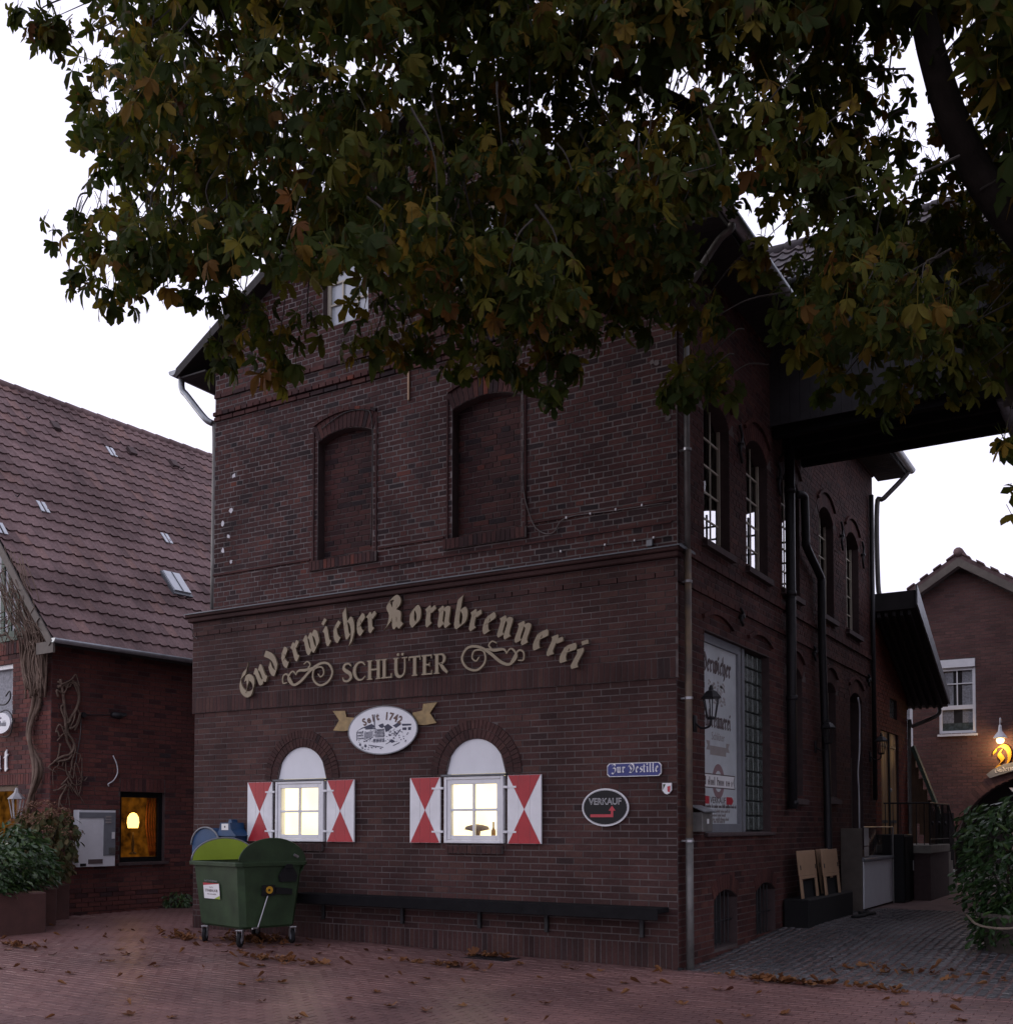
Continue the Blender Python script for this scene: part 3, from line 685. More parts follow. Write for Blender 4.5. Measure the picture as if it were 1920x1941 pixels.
for wi_, c in enumerate((W1, W2)):
    lo, hi = 1.465, 2.345
    lab = 'lit four pane window beside the green bin' if wi_ == 0 else 'lit four pane window in the middle of the front'
    fr_ = frL; f = MB()
    a, b = c-.464, c+.464
    # casing, projecting a little from the wall
    for (x0, x1, z0, z1) in ((a, a+.045, lo, hi), (b-.045, b, lo, hi), (a+.045, b-.045, lo, lo+.04), (a+.045, b-.045, hi-.04, hi)):
        f.bbox(x0, x1, -.055, .12, z0, z1, .006)
    wo = tag(f.build('window', M['white'], B), lab)
    s_ = MB(); i0, i1, j0, j1 = a+.047, b-.047, lo+.042, hi-.042
    for (x0, x1, z0, z1) in ((i0, i0+.06, j0, j1), (i1-.06, i1, j0, j1), (i0+.06, i1-.06, j0, j0+.06), (i0+.06, i1-.06, j1-.06, j1), (c-.016, c+.016, j0+.06, j1-.06)):
        s_.bbox(x0, x1, -.045, .0, z0, z1, .005)
    zm = (j0+j1)/2
    for (x0, x1) in ((i0+.06, c-.016), (c+.016, i1-.06)): s_.bbox(x0, x1, -.042, -.002, zm-.016, zm+.016, .004)
    s_.build('sash', M['white'], wo)
    for px0, px1 in ((i0+.06, c-.016), (c+.016, i1-.06)):
        for pz0, pz1 in ((j0+.06, zm-.016), (zm+.016, j1-.06)):
            MB().box(px0, px1, -.022, -.018, pz0, pz1).build('pane', M['glass'], wo)
    MB().box(a-.02, b+.02, .35, .36, lo-.1, hi+.1).build('lit_interior', M['lit'], wo)
    sd = MB(); sd.box(a-.02, a, .125, .35, lo-.1, hi+.1); sd.box(b, b+.02, .125, .35, lo-.1, hi+.1); sd.box(a, b, .125, .35, lo-.1, lo+.002); sd.box(a, b, .125, .35, hi-.002, hi+.1); sd.build('glowing_reveal', M['lit'], wo)  # reveal faces glow themselves, in place of room light falling on them
    # head board and lunette
    MB().bbox(c-.50, c+.50, -.075, .02, hi+.003, hi+.03, .005).build('head_board', M['lead'], wo)
    arc = [(c+.463*math.cos(t), 2.383+.463*math.sin(t)) for t in np.linspace(0, PI, 22)]
    MB().prism(arc, -.05, -.02, frL).build('lunette_panel', M['white_panel'], wo)
    # brick sill below
    sl = Wall((0, -.06, 0), FX, FN); sl.field(1.33, 1.44, .11, .075, 'sold', c-.44, c+.44, [], .01)
    sb = MB(); sb.box(c-.44, c+.44, -.052, -.012, 1.33, 1.438); so = sb.build('sill', M['mortar_new'], B); sl.build('brick', M['brick_new'], so)
    for side in (-1, 1):
        u0, u1 = (a-.06-.50, a-.06) if side < 0 else (b+.06, b+.06+.50)
        us = np.linspace(u0, u1, 4)
        p = MB(); plank_panel(p, u0, u1, lo, hi, .022, .05, frL); sh = p.build('shutter', M['white'], wo)
        t = MB(); m = (u0+u1)/2; zc = (lo+hi)/2
        clip_tri(t, [(u0+.012, hi-.002), (m, zc), (u1-.012, hi-.002)][::-1], us, .0505, .0525, frL); clip_tri(t, [(u0+.012, lo+.002), (u1-.012, lo+.002), (m, zc)], us, .0505, .0525, frL)
        t.build('painted_hourglass', M['red'], sh)
        h = MB(); hx = a-.065 if side < 0 else b+.065
        for z in (lo+.15, hi-.15):
            h.bbox(min(hx, hx-side*.06), max(hx, hx-side*.06), -.066, -.044, z-.016, z+.016, .004); h.box(min(hx, hx+side*.13), max(hx, hx+side*.13), -.058, -.0515, z-.012, z+.012)
        h.build('hinge', M['white'], sh)
# things standing inside the right hand lit window
sh = thing('ceramic_dish', (W2-.10, .2, 1.52), 'small dark dish on a foot behind the panes of the middle window', 'dish')
MB().lathe([(.05, 0), (.05, .02), (.03, .03), (.045, .12), (.05, .15), (.17, .175), (.15, .215), (.08, .235), (.01, .245)], (W2-.10, .2, 1.47), 14).build('dish_bowl', M['wood_brown'], sh, True)
sh = thing('glass_bottle', (W2+.16, .2, 1.5), 'slim amber bottle behind the lower right pane of the middle window', 'bottle')
MB().lathe([(.03, 0), (.03, .16), (.012, .20), (.012, .27), (.016, .275)], (W2+.16, .2, 1.47), 10).build('bottle_body', M['wood_yellow'], sh, True)
sh = thing('tall_bottle', (W2+.33, .2, 1.5), 'tall thin bottle standing at right side behind the middle window', 'bottle')
MB().lathe([(.02, 0), (.02, .5), (.01, .54), (.01, .66)], (W2+.33, .2, 1.47), 8).build('bottle_body', M['wood_yellow'], sh, True)

# ---- right (alley) wall
SX = 0.0
up = [Op(a, a+.95, 5.36, 7.02, .20, .20, .20) for a in (.95, 2.60, 4.25, 6.38, 8.25)]
shop = Op(.92, 3.58, 1.61, 4.17, 0, .16)
low = [Op(4.52, 5.28, 2.16, 4.05, .14, .2, .2), Op(6.65, 7.38, 2.2, 4.05, .14, .2, .2)]
door = Op(8.42, 9.36, .22, 4.06, .14, .25, .2)
base = [Op(1.2, 2.08, .12, .74, .12, .25, .2), Op(2.87, 3.75, .14, .76, .12, .25, .2)]
rops = up+[shop]+low+[door]+base
rm = MB(); rr = MB(); frR = frame_of((SX, 0, 0), RX, RN)
backing(rm, frR, 0, 10.45, -.3, 5.02, [o for o in rops if o.v0 < 5], -.004, rr)
backing(rm, frR, UY+.01, 10.45, 5.02, 9.05, up, -.004, rr)
w = Wall((SX, 0, 0), RX, RN)
w.field(.0, 4.60, .0832, .25, 'run', 0, 10.45, rops, .013)
w.field(4.60, 4.68, .08, .25, 'run', 0, 10.45, rops, .013, out=.03)
w.field(4.68, 4.98, .0772, .25, 'cross', 0, 10.45, rops, .013)
w.field(4.98, 5.06, .08, .25, 'run', 0, 10.45, rops, .013, out=.035)
w.field(5.06, 8.75, .0772, .262, 'cross', .055, 10.45, rops, .013)
w.field(8.75, 8.95, .075, .13, 'run', .055, 10.45, rops, .013, out=.03)
for o in up+low+[door]:
    w.arch(o, .22, 13, .005, .011)
    o2 = Op(o.u0-.07, o.u1+.07, o.v0, o.v1+.23, o.rise+.02); w.arch(o2, .06, 10, .04, .004)
for o in base: w.arch(o, .2, 11, .005, .011)
for o in (Op(.85, 1.95, 4, 4.30, .12), Op(2.6, 3.68, 4, 4.30, .12)): w.arch(o, .06, 10, .04, .004)
ro = rm.build('alley_wall', M['mortar_dark'], B)
w.build('brick', M['brick_side'], ro)
for m_ in split_pieces(rr): m_.build('window_reveal', M['reveal'], B)
def lattice_window(o, cols, rows, parent, frame_mat, pane_mat, dep, name='window', label=None, seethrough=False):
    fr_ = frame_of((SX-dep, 0, 0), RX, RN); g = MB()
    pts = o.outline(10)
    if seethrough: g.prism([(o.u0, o.v0-.03), (o.u1, o.v0-.03), (o.u1, o.v0), (o.u0, o.v0)], -.3, .02, fr_)      # inner window board
    else: g.prism(pts, -.05, -.045, fr_)
    wo = g.build(name, M['roomdark'], parent)
    if label: wo['label'] = label
    f = MB(); t = .035
    f.prism([(o.u0, o.v0), (o.u0+t, o.v0), (o.u0+t, o.v1), (o.u0, o.v1)], .002, .04, fr_); f.prism([(o.u1-t, o.v0), (o.u1, o.v0), (o.u1, o.v1), (o.u1-t, o.v1)], .002, .04, fr_)
    f.prism([(o.u0+t, o.v0), (o.u1-t, o.v0), (o.u1-t, o.v0+t), (o.u0+t, o.v0+t)], .002, .04, fr_)
    for i in range(1, cols): u = o.u0+(o.u1-o.u0)*i/cols; f.prism([(u-.011, o.v0+t), (u+.011, o.v0+t), (u+.011, o.top(u)), (u-.011, o.top(u))], .003, .022, fr_)
    for j in range(1, rows): v = o.v0+(o.v1+o.rise*.6-o.v0)*j/rows; f.prism([(o.u0+t, v-.011), (o.u1-t, v-.011), (o.u1-t, v+.011), (o.u0+t, v+.011)], .004, .025, fr_)
    f.build('window_bars', frame_mat, wo)
    us = np.linspace(o.u0, o.u1, cols+1); vs2 = [o.v0+(o.v1+o.rise*.6-o.v0)*j/rows for j in range(rows)]+[o.v1+o.rise]
    for i in range(cols):
        for j in range(rows):
            q = [(us[i], vs2[j]), (us[i+1], vs2[j]), (us[i+1], min(vs2[j+1], o.top(us[i+1]))), (us[i], min(vs2[j+1], o.top(us[i])))]
            if q[2][1] <= q[1][1] or q[3][1] <= q[0][1]: continue
            c_ = np.mean(q, 0); tu, tv = random.gauss(0, .022), random.gauss(0, .03); O_, U_, W_, N_ = fr_
            pn = MB(); pn.add([O_+p[0]*U_+p[1]*W_+N_*((p[0]-c_[0])*tu+(p[1]-c_[1])*tv-.012) for p in q], [(0, 1, 2, 3)]); pn.build('pane', pane_mat, wo)
    return wo
for o in up: lattice_window(o, 3, 5, B, M['cream'], M['glass'], .17, seethrough=True)
for o in low: lattice_window(o, 3, 6, B, M['cream'], M['darkglass'], .17)
for o in up+low:
    s_ = MB(); s_.add([(SX+.07, o.u0-.08, o.v0-.13), (SX+.07, o.u1+.08, o.v0-.13), (SX+.07, o.u1+.08, o.v0-.05), (SX+.07, o.u0-.08, o.v0-.05), (SX-.15, o.u0-.0, o.v0-.002), (SX-.15, o.u1+.0, o.v0-.002), (SX-.02, o.u0-.08, o.v0-.13), (SX-.02, o.u1+.08, o.v0-.13)],
        [(0, 1, 2, 3), (3, 2, 5, 4), (6, 7, 1, 0), (0, 3, 4, 6), (1, 7, 5, 2)]); s_.build('sill', M['reveal'], B)
dm = MB()
for i in range(6): a = door.u0+(door.u1-door.u0)*i/6; dm.box(SX-.24, SX-.20, a+.004, a+.15, .24, 3.0)
dm.box(SX-.245, SX-.235, door.u0, door.u1, .22, 4.2)
dd = dm.build('door', M['wood_grey'], B); MB().box(SX-.2, SX-.16, door.u1-.16, door.u1-.12, 1.2, 1.32).build('handle', M['iron'], dd)
cb = MB(); cb.tube(smooth_path([(SX+.03, 8.9, 4.12), (SX+.04, 8.98, 3.9), (SX+.03, 9.0, 3.5), (SX+.05, 8.88, 3.1), (SX+.04, 8.8, 2.7), (SX+.04, 8.85, 2.3), (SX+.04, 8.85, 1.6)]), .014, 6); cb.build('cable', M['white'], B, True)
for o in base:
    g = MB(); g.box(SX-.24, SX-.23, o.u0, o.u1, .1, .9); go = g.build('basement_opening', M['roomdark'], B)
    bb = MB()
    for k in range(1, 6): u = o.u0+(o.u1-o.u0)*k/6; bb.tube([(SX-.08, u, .14), (SX-.08, u, .85)], .009, 6)
    bb.tube([(SX-.08, o.u0, .45), (SX-.08, o.u1, .45)], .009, 6); bb.build('grille', M['iron'], go)
# shop window: white framed pane with film, glass blocks beside it
fr_ = frame_of((SX-.10, 0, 0), RX, RN)
f = MB()
for (a, b, c0, c1) in ((.92, 1.0, 1.61, 4.17), (2.40, 2.50, 1.61, 4.17), (1.0, 2.40, 1.61, 1.72), (1.0, 2.40, 4.06, 4.17), (2.56, 2.66, 1.61, 4.17)): f.prism([(a, c0), (b, c0), (b, c1), (a, c1)], -.05, .03, fr_)
sw = tag(f.build('shop_window', M['grey_plastic'], B), 'tall shop window covered with printed film beside glass blocks')
MB().prism([(1.0, 1.72), (2.40, 1.72), (2.40, 4.06), (1.0, 4.06)], -.012, -.006, fr_).build('pane', M['poster'], sw)
for i in range(4):
    for j in range(12):
        a = 2.67+i*.225; b = 1.63+j*.211
        MB().bbox(SX-.155, SX-.105, a, a+.21, b, b+.197, .012).build('glass_block', M['glassblock'], sw)
MB().box(SX-.17, SX-.16, 2.6, 3.58, 1.6, 4.2).build('block_backing', M['roomdark'], sw)
MB().bbox(SX-.02, SX+.06, .86, 3.64, 1.555, 1.605, .01).build('sill', M['reveal'], sw)
def art(name, mat, quads, d=-.0055):
    m_ = MB()
    for q in quads: m_.prism(q, d, d+.0012, fr_)
    return m_.build(name, mat, sw)
# printed film
m_ = MB(); fraktur(m_, 'uderwicher', 1.04, 3.70, .165, fr_, -.0058, -.004, .3, .10); m_.build('printed_lettering', M['print_dark'], sw)
m_ = MB(); fraktur(m_, 'ornbrennerei', 1.03, 2.98, .150, fr_, -.0058, -.004, .26, .06); m_.build('printed_lettering', M['print_dark'], sw)
text_mesh('printed_lettering', 'Schlüter', .15, fr_, 1.68, 2.82, -.004, M['print_grey'], sw)
el = [(1.32+random.uniform(0, .62), 3.26+random.uniform(0, .32)) for i in range(70)]
tag(art('printed_engraving', M['print_grey'], [[(u, v), (u+random.uniform(.02, .07), v), (u+.04, v+.03), (u, v+.03)] for u, v in el]), kind='stuff')
art('printed_ribbon', M['print_grey'], [[(1.38, 2.62), (1.98, 2.62), (1.98, 2.74), (1.38, 2.74)], [(1.24, 2.68), (1.37, 2.68), (1.37, 2.80), (1.24, 2.80), (1.29, 2.74)], [(1.99, 2.68), (2.12, 2.68), (2.07, 2.74), (2.12, 2.80), (1.99, 2.80)]])
m_ = MB(); ring(m_, 1.68, 2.28, .14, .14, .23, .23, fr_, -.0057, -.0045, 28); m_.build('printed_seal', M['print_faded'], sw)
art('printed_banner', M['paper'], [[(1.03, 2.20), (2.30, 2.20), (2.25, 2.28), (2.30, 2.36), (1.03, 2.36)]], -.0042)
art('banner_outline', M['print_dark'], [[(1.03, 2.185), (2.33, 2.185), (2.33, 2.199), (1.03, 2.199)], [(1.03, 2.361), (2.33, 2.361), (2.33, 2.375), (1.03, 2.375)], [(2.31, 2.2), (2.33, 2.2), (2.285, 2.28), (2.265, 2.28)], [(2.265, 2.281), (2.285, 2.281), (2.33, 2.36), (2.31, 2.36)]], -.0055)
def smudge_print(u0, u1, v, h, mat, dens=.6, seed=1):        # print too blurred in the photograph to read
    rg = random.Random(seed); q = []; u = u0
    while u < u1:
        n_ = rg.randint(3, 9)
        for _ in range(n_):
            if u > u1: break
            hh = h*rg.choice((.62, .62, .62, 1.0)); q.append([(u, v), (u+h*.22, v), (u+h*.22, v+hh), (u, v+hh)]); u += h*rg.uniform(.36, .5)
            if rg.random() < .5: q.append([(u-h*.25, v+hh*.5), (u-h*.02, v+hh*.5), (u-h*.02, v+hh*.66), (u-h*.25, v+hh*.66)])
        u += h*.5
    return tag(art('blurred_print', mat, q, -.0028), kind='stuff')
smudge_print(1.05, 2.22, 2.225, .11, M['print_dark'], seed=3)
art('printed_arrow', M['print_red'], [[(1.06, 1.98), (1.34, 1.98), (1.34, 2.08), (1.06, 2.08)], [(1.98, 1.98), (2.20, 1.98), (2.26, 2.03), (2.20, 2.08), (1.98, 2.08)]])
text_mesh('printed_lettering', 'VERKAUF', .12, fr_, 1.66, 1.99, -.004, M['print_dark'], sw, xs=1.15)
for k_, (z, u0_, u1_) in enumerate(((1.93, 1.04, 2.36), (1.868, 1.2, 2.1), (1.815, 1.3, 1.95), (1.762, 1.25, 2.05), (1.73, 1.4, 1.9))): smudge_print(u0_, u1_, z, .045 if k_ else .05, M['print_dark'] if k_ < 1 else M['print_grey'], seed=10+k_)
# ---- roof of the distillery
def roof_slab(mb, x0, z0, x1, z1, y0, y1, t):
    d = np.array([x1-x0, z1-z0]); d = d/np.linalg.norm(d); n = np.array([-d[1], d[0]]); n = n if n[1] > 0 else -n
    a, b = (x0, z0), (x1, z1); a2, b2 = (x0+n[0]*t, z0+n[1]*t), (x1+n[0]*t, z1+n[1]*t)
    mb.prism([a, b, b2, a2], y0, y1, (np.zeros(3), np.array([1., 0, 0]), EZ, np.array([0, 1., 0])))
E0 = 8.89; RZ_ = 8.85+(APX+8.36)*slope
r = MB(); roof_slab(r, -8.36, E0-.04, APX, RZ_, -.18, 10.9, .06); roof_slab(r, .62, E0-.04, APX, RZ_, -.18, 10.9, .06); ro_ = r.build('roof', M['darkboard'], B)
def tile_field(frame, nu, nv, du, dv, name, mat, parent, singles=0, skip=None, score=None, sag=0.0):
    """frame=(O,U,V,N): pan tiles in rows, each a wavy pressed tile overlapping the row below"""
    O, U, W, N = frame; prof = [(0, .030), (.16, .038), (.34, .012), (.60, .004), (.84, .014), (1.0, .030)]
    k = len(prof); base = []
    for (a, h) in prof: base.append((a*du, 0, h+.030))
    for (a, h) in prof: base.append((a*du, dv*1.06, h))
    for (a, h) in prof: base.append((a*du, 0, h+.006))
    F = [(i, i+1, k+i+1, k+i) for i in range(k-1)]+[(2*k+i, 2*k+i+1, i+1, i) for i in range(k-1)]
    b = np.array(base); pos = []
    for j in range(nv):
        for i in range(nu):
            if skip and skip(i*du, j*dv): continue
            pos.append((i*du, j*dv))
    if not pos: return
    pos = np.array(pos); cen = O+pos[:, :1]*U+pos[:, 1:]*W
    LV = lambda p: O+(p[0]+b[:, :1])*U+(p[1]+b[:, 1:2])*W+b[:, 2:]*N
    idx = list(range(len(pos))); wp = wl(parent)
    if singles:
        s_ = np.array([score(*p) for p in pos]); val = np.where(s_, 1/np.linalg.norm(cen-CAMP, axis=1), -1); idx = list(np.argsort(-val))
        me = bpy.data.meshes.new(name); me.from_pydata((LV((0, 0))-O).tolist(), [], F); a = me.attributes.new('rnd', 'FLOAT', 'FACE'); a.data.foreach_set('value', [0.]*len(F)); me.materials.append(mat)
        for i in idx[:singles]:
            o = bpy.data.objects.new(name, me); COL.objects.link(o); o.parent = parent; o.location = Vector(cen[i]-wp+N*RNG.uniform(0, .004))
        idx = idx[singles:]
    V = np.array([LV(pos[i])+N*RNG.uniform(0, .006) for i in idx]); n = len(idx)
    mb = MB(); mb.addnp(V, (np.array(F)[None]+len(b)*np.arange(n)[:, None, None]).reshape(-1, 4), np.repeat(RNG.random(n), len(F)))
    return tag(mb.build(name+'_field', mat, parent, attr=True), kind='stuff')
Lr = math.hypot(APX+8.36, RZ_-E0+.04); dl = np.array([APX+8.36, 0, RZ_-E0+.04])/Lr; nl = np.array([-dl[2], 0, dl[0]])
tile_field((np.array([-8.36, 10.9, E0-.04])+nl*.05, np.array([0, -1., 0]), dl, nl), 55, 15, .2, .342, 'roof_tile', M['tile_dark'], ro_)
dr_ = np.array([-dl[0], 0, dl[2]]); nr_ = np.array([dl[2], 0, dl[0]])
tile_field((np.array([.62, -.18, E0-.04])+nr_*.05, np.array([0, 1., 0]), dr_, nr_), 55, 15, .2, .342, 'roof_tile', M['tile_dark'], ro_)
rk = MB()
for xa, sg in ((-8.36, 1), (.62, -1)):
    poly = [(xa, E0-.09), (APX, RZ_-.05), (APX, RZ_+.10), (xa, E0+.06)]
    rk.prism(poly if sg > 0 else poly[::-1], -.215, -.182, (np.zeros(3), np.array([1., 0, 0]), EZ, np.array([0, 1., 0])))
rk.build('verge_board', M['darkboard'], ro_)
ev = MB(); ev2 = MB()                                        # closed eaves soffits
for y0 in np.arange(-.16, 10.8, .14):
    ev.box(.02, .60, y0+.002, y0+.136, 8.80, 8.825); ev2.box(-8.33, -7.76, y0+.002, y0+.136, 8.80, 8.825)
ev.build('eaves_soffit', M['darkboard'], ro_); ev2.build('eaves_soffit', M['darkboard'], ro_)
def gutter(name, p0, p1, rad, parent, mat):
    p0, p1 = np.array(p0, float), np.array(p1, float); T = (p1-p0)/np.linalg.norm(p1-p0); S = np.cross(T, EZ); S /= np.linalg.norm(S)
    m_ = MB(); n = 9; th = np.linspace(PI, 2*PI, n); ringo = [rad*math.cos(t)*S+rad*math.sin(t)*EZ for t in th]; ringi = [(rad-.006)*math.cos(t)*S+(rad-.006)*math.sin(t)*EZ for t in th]
    R_ = ringo+ringi[::-1]; k = len(R_)
    m_.add([p0+q for q in R_]+[p1+q for q in R_], [(i, (i+1) % k, k+(i+1) % k, k+i) for i in range(k)]+[tuple(range(k))[::-1], tuple(range(k, 2*k))])
    for p, s in ((p0, 1), (p1, -1)): m_.add([p+q for q in ringo], [tuple(range(n))])
    return m_.build(name, mat, parent, True)
gutter('gutter', (.68, -.22, 8.93), (.68, 10.9, 8.93), .085, ro_, M['zinc'])
gutter('gutter', (-8.43, 10.9, 8.93), (-8.43, -.22, 8.93), .085, ro_, M['zinc'])
m_ = MB(); m_.tube(smooth_path([(-8.41, -.05, 8.88), (-8.39, -.05, 8.68), (-8.28, -.04, 8.55), (-7.93, -.0, 8.14), (-7.82, .06, 8.05)], 5), .05, 10); m_.build('downpipe', M['zinc'], B, True)
m_ = MB(); m_.tube(smooth_path([(-7.82, .06, 8.05), (-7.80, .1, 7.8), (-7.81, .1, 5.1)], 4), .045, 8); m_.build('downpipe', M['zinc_old'], B, True)
m_ = MB(); m_.tube(smooth_path([(.66, .18, 8.88), (.64, .18, 8.78), (.50, .18, 8.70), (.20, .16, 8.32), (.09, .15, 8.18), (.09, .14, 7.9)], 5), .045, 10); m_.tube([(.09, .14, 7.9), (.09, .14, 5.0)], .036, 10); m_.build('downpipe', M['zinc_old'], B, True)
m_ = MB(); m_.tube([(.10, .12, 5.0), (.10, .12, 1.4)], .042, 10); m_.build('downpipe', M['rustpipe'], B, True)
m_ = MB(); m_.tube([(.10, .12, 1.55), (.10, .12, -.02)], .046, 10); m_.build('downpipe', M['zinc_old'], B, True)
m_ = MB()
for z in (1.5, 3.2, 4.6, 6.2, 7.6): m_.lathe([(.052, 0), (.052, .03)], (.10, .125, z), 12); m_.box(-.01, .1, .115, .135, z+.006, z+.026)
m_.build('pipe_clamp', M['steel'], B)
# iron wall ties between the windows, cast pipes
def tie(y, z, h=.5):
    m_ = MB(); m_.tube(smooth_path([(SX+.04, y+.05, z-h/2), (SX+.045, y-.04, z-h/4), (SX+.05, y, z), (SX+.045, y+.04, z+h/4), (SX+.04, y-.05, z+h/2)], 5), .022, 6); m_.tube([(SX-.01, y, z), (SX+.08, y, z)], .03, 8); m_.build('wall_tie', M['iron'], B, True)
for y in (2.27, 4.02, 7.8, 9.42): tie(y, 6.95)
for y in (2.25, 5.9, 9.8): tie(y, 4.55, .22)
m_ = MB(); m_.tube([(.11, 4.3, 1.95), (.11, 4.32, 4.5), (.11, 4.33, 9.0)], .075, 10)
for z in (2.0, 3.6, 5.2, 6.8): m_.lathe([(.09, 0), (.09, .08)], (.11, 4.32, z), 12)
m_.build('cast_pipe', M['iron'], B, True)
m_ = MB(); m_.tube(smooth_path([(.11, 6.35, .95), (.11, 6.3, 2.5), (.11, 6.1, 4.6), (.11, 6.08, 5.7), (.11, 6.02, 5.85), (.11, 5.25, 6.15), (.11, 5.18, 6.3), (.11, 5.13, 6.85), (.11, 5.05, 6.95), (.02, 4.9, 6.95)], 4), .065, 10); m_.build('cast_pipe', M['iron'], B, True)
m_ = MB(); m_.tube([(.06, 10.12, 2.2), (.06, 10.1, 8.3)], .045, 8); m_.build('cast_pipe', M['iron'], B, True)
# rear corner downpipe
m_ = MB(); m_.tube(smooth_path([(.66, 10.75, 8.98), (.62, 10.72, 8.8), (.2, 10.6, 8.35), (.07, 10.56, 8.2), (.07, 10.56, 6.6), (.14, 10.56, 6.25)], 5), .05, 9); m_.build('downpipe', M['zinc_old'], B, True)
# cables on the upper front
def wire(name, pts, rad, mat, parent, k=6): 
    m_ = MB(); m_.tube(smooth_path(pts, k), rad, 5); return m_.build(name, mat, parent, True)
yq = UY-.02
wire('cable', [(-2.13, yq, 7.36), (-2.12, yq, 6.9), (-2.12, yq, 6.1), (-1.99, yq, 5.63), (-1.84, yq, 5.46), (-1.67, yq, 5.44), (-1.49, yq, 5.60), (-.8, yq, 5.59), (-.09, yq, 5.58)], .008, M['mortar_old'], B)
wire('cable', [(-1.57, yq, 5.19), (-.9, yq, 5.18), (-.09, yq, 5.17)], .007, M['mortar_old'], B)
wire('cable', [(-5.55, yq, 7.52), (-5.12, yq, 7.67), (-4.75, yq, 7.64), (-4.62, yq, 7.5), (-4.6, yq, 6.8), (-4.62, yq, 5.65)], .007, M['iron'], B)
cl = MB()
for x in (-1.49, -1.15, -.8, -.45): cl.bbox(x-.01, x+.01, yq-.014, yq+.02, 5.585, 5.615, .003)
for x in (-1.57, -.95, -.55, -.3): cl.bbox(x-.01, x+.01, yq-.012, yq+.02, 5.168, 5.194, .003)
cl.build('cable_clip', M['white'], B)
MB().bbox(-.39, -.31, yq-.02, UY-.001, 5.08, 5.16, .006).build('junction_box', M['grey_plastic'], B)
MB().bbox(-3.985, -3.955, UY-.03, UY-.002, 7.62, 8.03, .004).build('wooden_batten', M['wood_beige'], B)
wire('cable', [(-8.12, -.06, 4.86), (-8.08, -.05, 4.7), (-7.98, -.05, 4.62)], .006, M['mortar_old'], B)

# ------------------------------------------------------------------ lettering and signs on the front
LET = thing('lettering', (-4.1, -.04, 3.66), 'gold fraktur and roman letters reading the distillery name across the front', 'lettering')
AC, AZ, AR = -4.1, -.92, 5.34
frS = frame_of((0, -.04, 0), FX, FN)
def on_arc(x, size):
    th = math.asin((x-AC)/AR)
    def place(a, b, th=th):
        r = AR+b*size; ang = th
        return (AC+r*math.sin(ang)+a*size*math.cos(ang), AZ+r*math.cos(ang)-a*size*math.sin(ang))
    return place
word = [('S', -6.80), ('u', -6.54), ('d', -6.31), ('e', -6.07), ('r', -5.86), ('w', -5.56), ('i', -5.29), ('c', -5.11), ('h', -4.89), ('e', -4.69), ('r', -4.50),
        ('K', -4.08), ('o', -3.78), ('r', -3.53), ('n', -3.30), ('b', -3.05), ('r', -2.83), ('e', -2.62), ('n', -2.37), ('n', -2.11), ('e', -1.87), ('r', -1.67), ('e', -1.49), ('i', -1.35)]
for ch, x in word:
    m_ = MB(); size = .275; wd = G[ch][0]-.12; pl = on_arc(x, size)
    glyph_mesh(m_, ch, lambda a, b: pl(a-wd/2+.05, b), frS, .018, .045, .345)
    m_.build('letter', M['gold'], LET)
# SCHLÜTER in roman capitals
def roman(ch, u, v, h):
    m_ = MB(); T, t, sf = .19, .085, .055
    def rect(x0, y0, x1, y1, k=0): m_.prism([(u+x0*h, v+y0*h), (u+x1*h, v+y0*h), (u+x1*h, v+y1*h), (u+x0*h, v+y1*h)], .018, .045+k*.0008, frS)
    def serif(x, y): rect(x-.17, y, x+.17, y+sf, 1)
    def stroke(p, w): vstroke(m_, [(u+a*h, v+b*h) for a, b in p], [q*h for q in w], frS, .018, .0435)
    if ch == 'S': stroke([(.60, .80), (.44, .95), (.18, .90), (.12, .70), (.30, .55), (.52, .42), (.60, .22), (.42, .04), (.14, .06), (.05, .24)], [.06, .09, .12, .17, .19, .19, .17, .11, .09, .05])
    if ch == 'C': stroke([(.78, .78), (.60, .95), (.30, .92), (.10, .66), (.10, .36), (.30, .08), (.58, .05), (.80, .22)], [.05, .08, .11, .19, .19, .11, .08, .05])
    if ch == 'H':
        for x in (.13, .69): rect(x-T/2, sf, x+T/2, 1-sf); serif(x, 0); serif(x, 1-sf)
        rect(.13+T/2, .47, .69-T/2, .56)
    if ch == 'L': rect(.13-T/2, sf, .13+T/2, 1-sf); serif(.13, 1-sf); rect(-.04, 0, .62, .075, 1); rect(.56, .076, .62, .24, 1)
    if ch in 'UÜ':
        stroke([(.15, .96), (.15, .30), (.28, .06), (.48, .04), (.64, .16), (.70, .40), (.70, .96)], [T, T, .17, .11, .09, .085, .085]); serif(.15, 1-sf); serif(.70, 1-sf)
        if ch == 'Ü':
            for x in (.28, .56): m_.prism([(u+(x+.075*math.cos(a))*h, v+(1.16+.075*math.sin(a))*h) for a in np.linspace(0, 2*PI, 13)[:-1]], .018, .045, frS)
    if ch == 'T': rect(.36-T/2, sf, .36+T/2, .92); serif(.36, 0); rect(0, .921, .72, 1, 1); rect(0, .78, .05, .92, 1); rect(.67, .78, .72, .92, 1)
    if ch == 'E':
        rect(.13-T/2, sf, .13+T/2, 1-sf); rect(-.04, 0, .60, .07, 1); rect(-.04, .93, .58, 1, 1); rect(.13+T/2, .47, .46, .545); rect(.55, .071, .60, .22, 1); rect(.53, .80, .58, .929, 1); rect(.42, .40, .46, .62, 2)
    if ch == 'R':
        rect(.13-T/2, sf, .13+T/2, 1-sf); serif(.13, 0); serif(.13, 1-sf); stroke([(.22, .96), (.46, .95), (.58, .75), (.48, .54), (.22, .50)], [.07, .10, .17, .10, .07]); stroke([(.34, .50), (.52, .25), (.76, .03)], [.15, .18, .12])
    return m_
